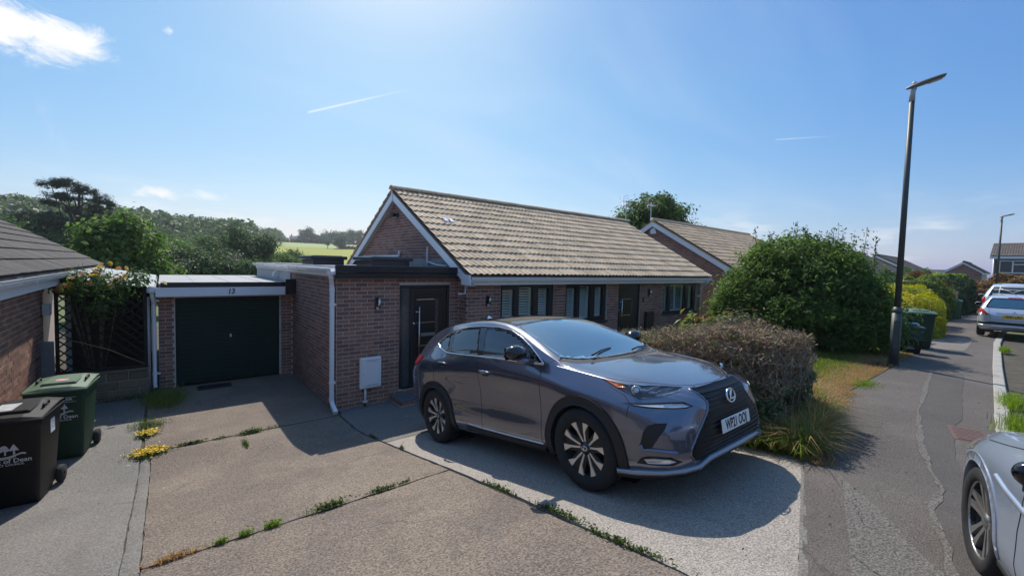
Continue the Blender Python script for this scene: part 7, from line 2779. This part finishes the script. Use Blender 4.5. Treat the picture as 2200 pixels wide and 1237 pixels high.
# -- climbing rose on the trellis
def rose():
    rng = np.random.default_rng(9)
    t = empty('climbing_rose', (-.95, 11.1, .6))
    tag(t, 'climbing rose with pale yellow blooms over the top of the trellis', 'rose')
    P, N = blob_points([(-.1, 0, 1.66, .45, .25, .22), (.25, -.05, 1.55, .42, .22, .22), (-.35, 0, 1.55, .32, .22, .3), (.1, 0, 1.25, .4, .16, .35), (.55, 0, 1.68, .22, .2, .14)], 1700, rng, .4, 80, .085)
    link('foliage', leaves_mesh('foliage', P, N, .075 * (.6 + .8 * rng.random(len(P))), leaf_mat('rose_leaf', (.05, .085, .025), (.03, .06, .018), .35), .6, .2, .1, rng), t)
    mb = MB()
    for k in range(9):
        x = rng.uniform(-.4, .4)
        mb.tube([(x * .3, .05, 0), (x * .7, .03, .8), (x, 0, 1.4), (x + rng.uniform(-.3, .5), -.05, rng.uniform(1.75, 2.1))], [.012, .01, .007, .003], 5)
    mb.build('cane', mat('rose_cane', (.10, .09, .05), .8), t)
    cols = [mat('yellow_petal', (.62, .40, .05), .6, trans=.35), mat('cream_petal', (.60, .43, .17), .6, trans=.35), mat('peach_petal', (.55, .26, .12), .6, trans=.35)]
    meshes = []
    for c in cols:
        m = MB()
        for ring, (nn, r0, r1, zz) in enumerate(((6, .01, .062, .012), (5, .008, .046, .030), (4, .004, .028, .042))):
            for k in range(nn):
                a = 2 * pi * k / nn + ring * .5
                w = .42
                m.add([(r0 * cos(a), r0 * sin(a), 0), (r1 * cos(a - w), r1 * sin(a - w), zz), (r1 * 1.15 * cos(a), r1 * 1.15 * sin(a), zz * .8), (r1 * cos(a + w), r1 * sin(a + w), zz)], [(0, 1, 2), (0, 2, 3)], 0, True)
        meshes.append(m.mesh('rose_bloom', c))
    for k in range(34):
        o = link('rose_bloom', meshes[int(rng.choice([0, 0, 1, 1, 2]))], t)
        a = rng.uniform(0, 2 * pi)
        o.location = (rng.normal(.05, .34), -.18 + rng.uniform(-.12, .1), rng.normal(1.74, .12))
        o.rotation_euler = (rng.uniform(.2, 1.5), rng.uniform(-.5, .5), a)
        s = rng.uniform(.6, 1.0)
        o.scale = (s, s, s)


rose()


# -- grass, weeds
def blades(name, P, h, w, m, lean=.5, rng=RNG, seg=2):
    n = len(P)
    a = rng.uniform(0, 2 * pi, n)
    d = np.stack([np.cos(a), np.sin(a), np.zeros(n)], 1)
    s = np.stack([-np.sin(a), np.cos(a), np.zeros(n)], 1)
    H = (np.asarray(h) * (.5 + .8 * rng.random(n)))[:, None]
    L = lean * rng.random(n)[:, None]
    up = np.array([0, 0, 1.0])
    W = np.asarray(w) * (.7 + .6 * rng.random(n))[:, None]
    p0 = P
    p1 = P + up * H * .55 + d * H * L * .3
    p2 = P + up * H * (1 - .35 * L) + d * H * L * 1.0
    V = np.stack([p0 - s * W, p0 + s * W, p1 + s * W * .8, p1 - s * W * .8, p2], 1).reshape(-1, 3)
    i = np.arange(n)[:, None] * 5
    F = np.concatenate([i + np.array([0, 1, 2]), i + np.array([0, 2, 3]), i + np.array([3, 2, 4])], 0)
    return np_mesh(name, V, F, m)


M_GRASS = leaf_mat('grass_blade', (.095, .135, .025), (.13, .15, .04), .4)
M_GRASSG = leaf_mat('green_grass_blade', (.085, .118, .016), (.062, .092, .014), .45)
M_WEED = leaf_mat('weed_leaf', (.045, .075, .014), (.035, .055, .012), .35)
M_DRY = leaf_mat('dry_grass_blade', (.24, .155, .07), (.19, .125, .055), .3)


def lawn_grass():
    rng = np.random.default_rng(77)
    n = 90000
    X = rng.uniform(6.1, 15.4, n)
    Y = np.array([back_y(x) for x in X[:2000]])
    xs = np.linspace(6, 15.6, 200)
    by = np.array([back_y(x) for x in xs])
    Y0 = np.interp(X, xs, by)
    dY = rng.random(n) ** 1.3 * 2.6
    Yv = Y0 + dY
    Z = zg(X, Yv) + .01
    P = np.stack([X, Yv, Z], 1)
    q = dY - .95 - .35 * np.sin(X * 1.1) + rng.normal(0, .22, n) - np.clip((X - 9.5) * .25, -.4, .6) + np.clip((X - 10) * .5, 0, 1)
    green = q > 0
    kind(link('lawn_grass', blades('lawn_grass', P[green], .045, .004, M_GRASSG, .8, rng)), 'stuff')
    dry = (~green) & (rng.random(n) < .75)
    kind(link('dry_lawn_grass', blades('dry_lawn_grass', P[dry], .028, .004, M_DRY, 1.0, rng)), 'stuff')


lawn_grass()


def rough_grass():
    """long grass and weeds at the street end of the dying hedge"""
    rng = np.random.default_rng(78)
    n = 15000
    c = rng.random(n)
    X = 4.86 + 2.35 * c + rng.normal(0, .05, n)
    edge = np.interp(X, [4.8, 5.4, 6.0, 6.6, 7.2], [1.35, 1.38, 1.52, 1.72, 1.95])
    Y = edge + np.abs(rng.normal(0, .26, n)) - .05
    k = Y < 2.5
    X, Y = X[k], Y[k]
    X = np.where((X < 5.2) & (Y > 1.9), X - .05, X)
    P = np.stack([X, Y, zg(X, Y)], 1)
    t = kind(link('rough_grass', blades('rough_grass', P, .28, .0048, M_GRASS, 1.5, rng)), 'stuff')
    k = rng.random(len(P)) < .16
    kind(link('dry_rough_grass', blades('dry_rough_grass', P[k], .40, .004, M_DRY, 1.6, rng)), 'stuff')
    # strip along the hedge foot by the pad
    n = 1500
    Y = rng.uniform(1.5, 3.2, n)
    X = 4.97 + rng.normal(0, .05, n)
    kind(link('hedge_foot_grass', blades('hedge_foot_grass', np.stack([X, Y, zg(X, Y)], 1), .16, .0035, M_GRASS, 1.3, rng)), 'stuff')
    # dead thatch on the pavement edge
    n = 2600
    X = rng.uniform(4.7, 8.2, n)
    Y = np.array([back_y(x) for x in X]) + rng.normal(-.03, .07, n)
    kind(link('dead_thatch', blades('dead_thatch', np.stack([X, Y, zg(X, Y) + .004], 1), .05, .004, M_DRY, 2.2, rng)), 'stuff')


rough_grass()

WEEDS = []


def weed(x, y, r, n, label, m=None, h=.06, seed=0, sx=1.0, sy=1.0, flowers=0, name='weed', leafy=.5, z=None):
    rng = np.random.default_rng(500 + seed)
    z = zgf(x, y) if z is None else z
    t = empty(name, (x, y, z))
    tag(t, label, 'weed', 'weeds in the concrete joints')
    P = rng.normal(0, 1, (n, 3)) * np.array([r * sx, r * sy, 0]) * .5
    P[:, 2] = zg(P[:, 0] + x, P[:, 1] + y) - z
    k = int(n * leafy)
    Q = P[:k].copy()
    Q[:, 2] += np.abs(rng.normal(0, h * .45, k)) + .008
    m = m or M_WEED
    n = int(n * .7)
    kind(link('leaves', leaves_mesh('leaves', Q, np.tile([0, 0, 1.0], (k, 1)), .03 * (.6 + .9 * rng.random(k)), m, .5, .3, rng=rng), t), 'stuff')
    kind(link('blades', blades('blades', P[k:], h, .003, m, 1.2, rng), t), 'stuff')
    if flowers:
        Q = rng.normal(0, 1, (flowers, 3)) * np.array([r * sx, r * sy, 0]) * .5
        Q[:, 2] = zg(Q[:, 0] + x, Q[:, 1] + y) - z + h * .9 + np.abs(rng.normal(0, h * .25, flowers))
        fm = mat('yellow_flower', (.78, .52, .01), .6, rand=.15, isl=True)
        Q = np.repeat(Q, 3, 0) + rng.normal(0, .004, (flowers * 3, 3))
        kind(link('flowers', leaves_mesh('flowers', Q, np.tile([0, -.3, 1.0], (len(Q), 1)), np.full(len(Q), .024), fm, .85, .15, rng=rng), t), 'stuff')
    return t


weed(-.17, 7.66, .20, 700, 'large clump of yellow stonecrop flowers on the drive joint, the nearer clump', h=.05, seed=1, sx=1.0, sy=.75, flowers=260, name='stonecrop', leafy=.8)
weed(-.20, 8.50, .13, 350, 'small clump of yellow stonecrop flowers, the farther clump', h=.05, seed=2, flowers=110, name='stonecrop', leafy=.8)
weed(-.19, 8.95, .20, 420, 'tuft of green weed just behind the yellow flowers', h=.12, seed=3)
weed(.30, 7.75, .16, 260, 'long low green moss mound in the cross joint left of centre', h=.035, seed=4, sx=1, sy=.2, leafy=.9)
weed(1.06, 7.72, .15, 520, 'dark green moss cushion in the cross joint', h=.045, seed=5, sx=1, sy=.36, leafy=.95)
weed(.66, 7.73, .09, 60, 'thin brown green weeds in the cross joint', h=.03, seed=6, sx=1.2, sy=.15, leafy=.8)
weed(1.40, 7.75, .15, 60, 'small weeds in the cross joint toward the downpipe', h=.03, seed=7, sx=1.2, sy=.12, leafy=.8)
weed(.93, 7.25, .12, 150, 'small weed growing from the crack below the moss cushion', h=.05, seed=8, sx=.3, sy=1.4)
weed(1.9, 3.98, .07, 50, 'few weeds at the right end of the near joint', h=.04, seed=9, sx=1.3, sy=.25)
weed(1.66, 3.97, .14, 170, 'green weeds in the near joint right of centre', h=.045, seed=10, sx=1.3, sy=.16)
weed(1.16, 3.97, .15, 300, 'thick green weeds in the middle of the near joint', h=.06, seed=11, sx=1.1, sy=.22)
weed(.70, 3.96, .07, 120, 'bright green grass tuft in the near joint', M_LF_LIME, .06, 12, 1.0, .35, leafy=.2)
weed(.50, 3.96, .055, 100, 'small bright grass tuft left of the other tuft', M_LF_LIME, .055, 13, 1.0, .35, leafy=.2)
weed(.33, 3.96, .05, 90, 'leftmost bright green tuft of the near joint', M_LF_LIME, .05, 14, 1.0, .35, leafy=.2)
weed(.04, 3.96, .15, 220, 'dry straw coloured grass at the left end of the near joint', M_DRY, .05, 15, 1.0, .22, leafy=.1)
weed(2.43, 3.1, .14, 160, 'green weeds in the long joint beside the pale slab', h=.04, seed=16, sx=.12, sy=1.6)
weed(2.42, 2.3, .18, 260, 'weeds in the long joint level with the front wheel', h=.04, seed=17, sx=.12, sy=1.6)
weed(2.38, 1.65, .22, 260, 'weeds in the long joint nearest the street', h=.035, seed=18, sx=.12, sy=1.6)
weed(2.44, 6.2, .10, 80, 'tiny weeds in the long joint by the shaded slab', h=.03, seed=19, sx=.2, sy=1.6)
weed(2.44, 5.2, .06, 50, 'single small seedling in the long joint', h=.05, seed=20, sx=.3, sy=.6)
weed(.02, 10.35, .55, 1500, 'dark grassy weeds at the foot of the white downpipe', M_GRASS, .22, 21, .55, 1.0, name='grassy_weed', leafy=.25)
weed(-.55, 10.9, .5, 500, 'dark low weeds along the foot of the stone wall', M_LF_DARK, .08, 22, 1.2, .25, name='wall_weed', leafy=.7)
for i, (xx, ln, lab) in enumerate(((9.6, .5, 'yellow green grass clump in the gutter, the farther clump'), (8.0, .55, 'yellow green grass clump in the gutter near the silver car'), (17.5, .3, 'small grass tuft at the kerb end by the hatchback'))):
    weed(xx, kerb_y(xx) - .16, ln, 700, lab, M_LF_LIME, .16, 30 + i, 1.0, .3, name='gutter_grass', leafy=.15, z=float(capz(xx)) - .10)
weed(9.05, 1.72, .35, 600, 'light green weed patch on the lawn edge by the pavement', M_LF_LIME, .05, 40, 1.2, .5, name='edge_weed', z=float(capz(9)))
weed(11.5, 1.95, .3, 500, 'dry brown growth around the foot of the lamp post', mat('dead_brown', (.10, .07, .04), .9, rand=.2, isl=True), .10, 41, 1.2, .7, name='post_growth', z=float(capz(11.5)))
# ================================================================== BINS, LAMP POSTS, SMALL THINGS
M_BIN_G = mat('green_bin_plastic', (.014, .048, .026), .55, spec=.3, col2=(.011, .040, .022), nscale=3, bump=.0008, bscale=300)
M_BIN_K = mat('black_bin_plastic', (.006, .006, .0075), .5, spec=.3, col2=(.009, .009, .010), nscale=4, bump=.0008, bscale=300)
M_BIN_LID_G = mat('green_bin_lid', (.085, .14, .085), .55, col2=(.06, .11, .065), nscale=4)
M_PRINT = mat('pale_print', (.55, .58, .60), .6)


def tapered(mb, w0, d0, w1, d1, z0, z1, r=.03, seg=4):
    """box with rounded vertical corners, wider at the top"""
    rows = []
    for w, d, z in ((w0, d0, z0), ((w0 + w1) / 2, (d0 + d1) / 2, (z0 + z1) / 2), (w1, d1, z1)):
        ring = []
        for cx, cy, a0 in ((1, 1, 0), (-1, 1, 90), (-1, -1, 180), (1, -1, 270)):
            for k in range(seg + 1):
                a = radians(a0 + 90 * k / seg)
                ring.append((cx * (w / 2 - r) + r * cos(a), cy * (d / 2 - r) + r * sin(a), z))
        rows.append(ring)
    n = len(rows[0])
    for i in range(2):
        mb.add(rows[i] + rows[i + 1], [(k, (k + 1) % n, n + (k + 1) % n, n + k) for k in range(n)], 0, True)
    mb.add(rows[0], [tuple(range(n))[::-1]])
    mb.add(rows[2], [tuple(range(n))])
    return mb


def wheelie_bin(x, y, z, yaw, m_body, m_lid, label, k=1.0):
    """front of the bin faces local -Y, wheels and hinge at +Y"""
    b = empty('wheelie_bin', (x, y, z), yaw)
    tag(b, label, 'bin', 'wheelie bins')
    mb = MB()
    tapered(mb, .46, .50, .555, .66, .06, .95)
    tapered(mb, .585, .70, .585, .70, .90, .95, .02)
    tapered(mb, .44, .40, .45, .42, .0, .07)
    mb.bbox(-.22, .22, .33, .40, .90, .97, .01)
    body = mb.build('body', m_body, b)
    lid = MB()
    rows = []
    for yy, zz in ((-.36, .965), (-.33, .995), (-.1, 1.015), (.2, 1.035), (.36, 1.02), (.38, .97)):
        rows.append([(xx, yy, zz + .012 * cos(xx * 5) - (.02 if abs(xx) > .28 else 0)) for xx in (-.30, -.285, -.14, 0, .14, .285, .30)])
    lid.grid(rows, smooth=False)
    lid.bbox(-.30, .30, -.37, .37, .945, .972, .008)
    lid.bbox(-.17, .17, -.22, .22, 1.012, 1.042, .02)
    l = lid.build('lid', m_lid, b)
    for s in (1, -1):
        mb = MB()
        mb.tube([(s * .235, -.09, 1.02), (s * .235, -.07, 1.05), (s * .235, .07, 1.06), (s * .235, .09, 1.03)], .012, 7)
        mb.build('lid_grip', M_BIN_K, l)
        mb = MB()
        mb.lathe([(.02, -.03), (.09, -.03), (.10, -.018), (.10, .018), (.09, .03), (.02, .03)], 22, M=Matrix.Translation((s * .262, .30, .10)) @ Matrix.Rotation(pi / 2, 4, 'Y'))
        mb.build('wheel', M_TYRE, b)
    MB().tube([(-.27, .30, .10), (.27, .30, .10)], .012, 8).build('axle', M_STEEL, b)
    MB().tube([(-.20, .405, .98), (.20, .405, .98)], .016, 8).build('handle', m_body, b)
    return b


def council_mark(parent, y, zc, s, tilt):
    """three trees on a scroll with the council's name below, printed on the bin front"""
    mb = MB()
    def P(pts, mi=0):
        mb.add([(a * s, y + tilt * (zc + b * s), zc + b * s) for a, b in pts], [tuple(range(len(pts)))])
    def disc(cx, cy, r):
        P([(cx + r * cos(t), cy + r * .9 * sin(t)) for t in np.linspace(0, 2 * pi, 14, endpoint=False)])
    disc(-.055, .075, .034)
    disc(-.078, .058, .026)
    disc(-.030, .060, .024)
    disc(.0, .082, .026)
    disc(.012, .062, .024)
    P([(.030, .045), (.105, .045), (.068, .115)])
    P([(-.058, .05), (-.048, .05), (-.046, .0), (-.060, .0)])
    P([(.002, .05), (.011, .05), (.013, .005), (.0, .005)])
    P([(.062, .045), (.074, .045), (.076, .005), (.060, .005)])
    # the scroll
    up = [(-.14, .0), (-.11, .018), (-.07, .0), (-.02, -.016), (.03, -.012), (.08, .004), (.12, .018), (.15, .01)]
    lo = [(a, b - .016) for a, b in up]
    for i in range(len(up) - 1):
        P([lo[i], lo[i + 1], up[i + 1], up[i]])
    for i in range(2, 5):
        P([(up[i][0], up[i][1] - .026), (up[i + 1][0], up[i + 1][1] - .026), (up[i + 1][0], up[i + 1][1] - .020), (up[i][0], up[i][1] - .020)])
    o = mb.build('council_mark', M_PRINT, parent, fix=False)
    up_ = (0, tilt, 1)
    text_mesh('council_name', 'Forest of Dean', .062 * s, M_PRINT, parent, frame_mat((.0, y + tilt * (zc - .062 * s) - .0005, zc - .062 * s), (1, 0, 0), up_), ext=.0004, sx=1.0, bold=.0012)
    text_mesh('council_line', 'DISTRICT COUNCIL', .030 * s, M_PRINT, parent, frame_mat((.0, y + tilt * (zc - .102 * s) - .0005, zc - .102 * s), (1, 0, 0), up_), ext=.0004, bold=.0004)
    return o


tl = -.089      # the front leans outwards towards the top
bg = wheelie_bin(-1.055, 8.33, zgf(-1, 8.3), radians(-6), M_BIN_G, M_BIN_LID_G, 'green wheelie bin against the left brick wall behind the black bin')
council_mark(bg, -.252, .66, 1.05, tl)
text_mesh('maker_name', 'SCHÄFER', .045, M_PRINT, bg, frame_mat((.03, -.252 + tl * .83, .83), (1, 0, 0), (0, tl, 1)), ext=.0004, sx=1.35, bold=.001)
mb = MB()
mb.box(-.12, .19, -.252 + tl * .86 - .0008, -.252 + tl * .86 + .004, .858, .862).box(-.12, .19, -.252 + tl * .795 - .0008, -.252 + tl * .795 + .004, .793, .797)
mb.build('maker_rule', M_PRINT, bg)
MB().bbox(-.06, .06, -.10, .0, 1.0425, 1.0445, .001).build('lid_sticker', mat('red_sticker', (.62, .12, .16), .6, col2=(.6, .4, .4), nscale=30), bg)
bk = wheelie_bin(-1.265, 7.05, zgf(-1, 6.9), radians(-7), M_BIN_K, M_BIN_K, 'black wheelie bin with white council mark and number 13 at the left edge')
council_mark(bk, -.252, .60, 1.05, tl)
MB().bbox(.2675, .2745, -.02, .10, .70, .855, .001).build('number_sticker', mat('white_sticker', (.72, .73, .74), .6), bk)
text_mesh('bin_number', '13', .105, mat('grey_ink', (.12, .13, .15), .7), bk, frame_mat((.2752, .04, .778), (0, 1, 0), (0, 0, 1)), ext=.0004)
MB().bbox(-.14, .02, -.17, .12, 1.0425, 1.0445, .001).build('lid_sticker', mat('pale_sticker', (.42, .42, .43), .7, col2=(.3, .3, .3), nscale=20), bk)
cz = lambda x: pave_z(x, 1.5)
b2 = wheelie_bin(16.0, 1.98, cz(16), radians(-70), M_BIN_G, mat('pale_green_lid', (.10, .17, .12), .5), 'green wheelie bin just behind the near lamp post')
b3 = wheelie_bin(33.0, 2.70, cz(33), radians(-84), mat('far_bin_green', (.03, .10, .055), .5), mat('far_bin_lid', (.035, .11, .06), .5), 'green wheelie bin far along the pavement beside the parked cars')
# things standing on the far bin's lid, and the recycling box
bx = empty('cardboard_loop', (33.0, 2.75, cz(33) + 1.05))
tag(bx, 'pinkish brown cardboard piece sticking up from the far green bin', 'cardboard')
for k in range(2):
    MB().bbox(-.02, .02, -.16 + k * .12, -.06 + k * .12, -.06, .42 - .05 * k, .01).build('flap', mat('cardboard', (.48, .28, .18), .9), bx)


def recycling_box(x, y, z, yaw, m, label):
    r = empty('recycling_box', (x, y, z), yaw)
    tag(r, label, 'box', 'recycling boxes')
    mb = MB()
    tapered(mb, .40, .32, .50, .38, 0, .33, .03)
    mb.bbox(-.27, .27, -.21, .21, .30, .345, .01)
    mb.build('tub', m, r)
    return r


r1 = recycling_box(14.6, 1.95, cz(14.6), radians(-75), M_BIN_K, 'black recycling box with white mark on the pavement, lower of the stacked pair')
council_mark(r1, -.165, .17, .55, -.06)
r2 = recycling_box(14.6, 1.95, cz(14.6) + .32, radians(-72), mat('teal_bin', (.012, .05, .055), .5), 'dark teal recycling box stacked on the black box')
bags = empty('rubbish_bag', (14.6, 1.95, cz(14.6) + .66))
tag(bags, 'dark crumpled bag with blue and yellow packaging on the stacked boxes', 'bag')
mb = MB()
rg = random.Random(3)
rows = []
for i in range(8):
    th = pi * i / 7
    rows.append([(.24 * sin(th) * cos(p) * rg.uniform(.8, 1.1), .19 * sin(th) * sin(p) * rg.uniform(.8, 1.1), .09 * cos(th) + rg.uniform(-.015, .015)) for p in np.linspace(0, 2 * pi, 13)])
mb.grid(rows, smooth=False)
mb.build('bag', mat('dark_bag', (.01, .012, .03), .3), bags)
MB().bbox(-.20, -.05, -.16, -.02, .02, .10, .01).build('packet', mat('blue_packet', (.06, .15, .5), .4), bags)
MB().bbox(-.04, .08, -.17, -.03, .01, .08, .01).build('packet', mat('yellow_packet', (.6, .5, .15), .5), bags)

# lamp posts
M_POST = mat('grey_green_post', (.055, .065, .062), .5, .3, col2=(.07, .08, .075), nscale=2)
M_HEAD = mat('lamp_grey', (.20, .205, .21), .45, .4)
M_PALEG = mat('pale_grey_cast', (.42, .42, .43), .5, .2)


def lamp_post(x, y, z, h, label, yaw):
    p = empty('street_lamp', (x, y, z), yaw)
    tag(p, label, 'street lamp', 'street lamps along the pavement')
    MB().tube([(0, 0, -.2), (0, 0, 1.12)], .085, 18).build('base', M_POST, p)
    MB().tube([(0, 0, 1.12), (0, 0, 1.15), (0, 0, 1.23)], [.092, .092, .058], 18).build('collar', M_POST, p)
    MB().bbox(-.05, .05, -.092, -.075, .35, .95, .01).build('door', M_POST, p)
    MB().tube([(0, 0, 1.2), (0, 0, h - .28)], [.055, .045], 16).build('pole', M_POST, p)
    MB().tube([(0, 0, h - .29), (0, 0, h - .10), (.03, 0, h - .02)], [.050, .047, .038], 14).build('spigot', M_PALEG, p)
    t = MB()
    prof = [(-.10, .015, .03), (-.03, .06, .045), (.10, .10, .055), (.22, .115, .052), (.40, .115, .045), (.47, .10, .03)]
    rows = []
    for l, w, hh in prof:
        zz = h + .005 + l * .27
        rows.append([(l, w * cos(a), zz + hh * sin(a) * (1 if sin(a) > 0 else .6)) for a in np.linspace(0, 2 * pi, 17)])
    t.grid(rows)
    for r_ in (rows[0], rows[-1]):
        t.add(r_[:-1], [tuple(range(16))])
    hd = t.build('lamp_head', M_HEAD, p)
    MB().add([(.24, -.085, h + .047), (.24, .085, h + .047), (.44, .08, h + .101), (.44, -.08, h + .101)], [(0, 1, 2, 3)]).add([(.24, -.085, h + .035), (.24, .085, h + .035), (.44, .08, h + .090), (.44, -.08, h + .090)], [(3, 2, 1, 0)]).build('lamp_glass', mat('lamp_glass', (.42, .41, .38), .2), hd)
    MB().lathe([(.035, 0), (.038, .03), (.03, .055), (0, .065)], 14, M=Matrix.Translation((.02, 0, h + .04))).build('sensor', M_PALEG, hd)
    return p


lamp_post(11.9, 1.80, float(capz(11.9)), 5.72, 'near grey street lamp on the pavement edge by the big bush', radians(-72))
lamp_post(38.0, 1.45, float(capz(38)), 5.9, 'far thin street lamp in front of the two storey house', radians(-85))

# scraps on the ground
M_LEAFLIT = mat('litter_leaf', (.05, .04, .03), .9)
lit = MB()
rg = random.Random(12)
for k in range(90):
    x, y = rg.uniform(2.5, 10), rg.uniform(.2, 1.6)
    if k > 55:
        x, y = rg.uniform(-1.5, 2.3), rg.uniform(3, 10.5)
    z = (pav_zz(x, y) if k <= 55 else zgf(x, y)) + .006
    a, s = rg.uniform(0, 6.3), rg.uniform(.005, .015)
    lit.add([(x + cos(a) * s, y + sin(a) * s, z), (x - sin(a) * s * .4, y + cos(a) * s * .4, z + s * .5), (x - cos(a) * s, y - sin(a) * s, z), (x + sin(a) * s * .4, y - cos(a) * s * .4, z + s * .3)], [(0, 1, 2), (0, 2, 3)])
kind(lit.build('leaf_litter', M_LEAFLIT, None, fix=False), 'stuff')

# light summer haze over the valley
hz_mb = MB()
hz_mb.box(-1000, 1000, -1000, 1000, -6.6, 62)
_m = bpy.data.materials.new('summer_haze')
_m.use_nodes = True
_t = NT(_m.node_tree)
_v = _t.n('ShaderNodeVolumePrincipled', {'Color': (.92, .95, 1.0, 1), 'Density': .0004, 'Anisotropy': .25})
_t.link(_v.outputs[0], _t.n('ShaderNodeOutputMaterial').inputs['Volume'])
kind(hz_mb.build('haze', _m), 'stuff')
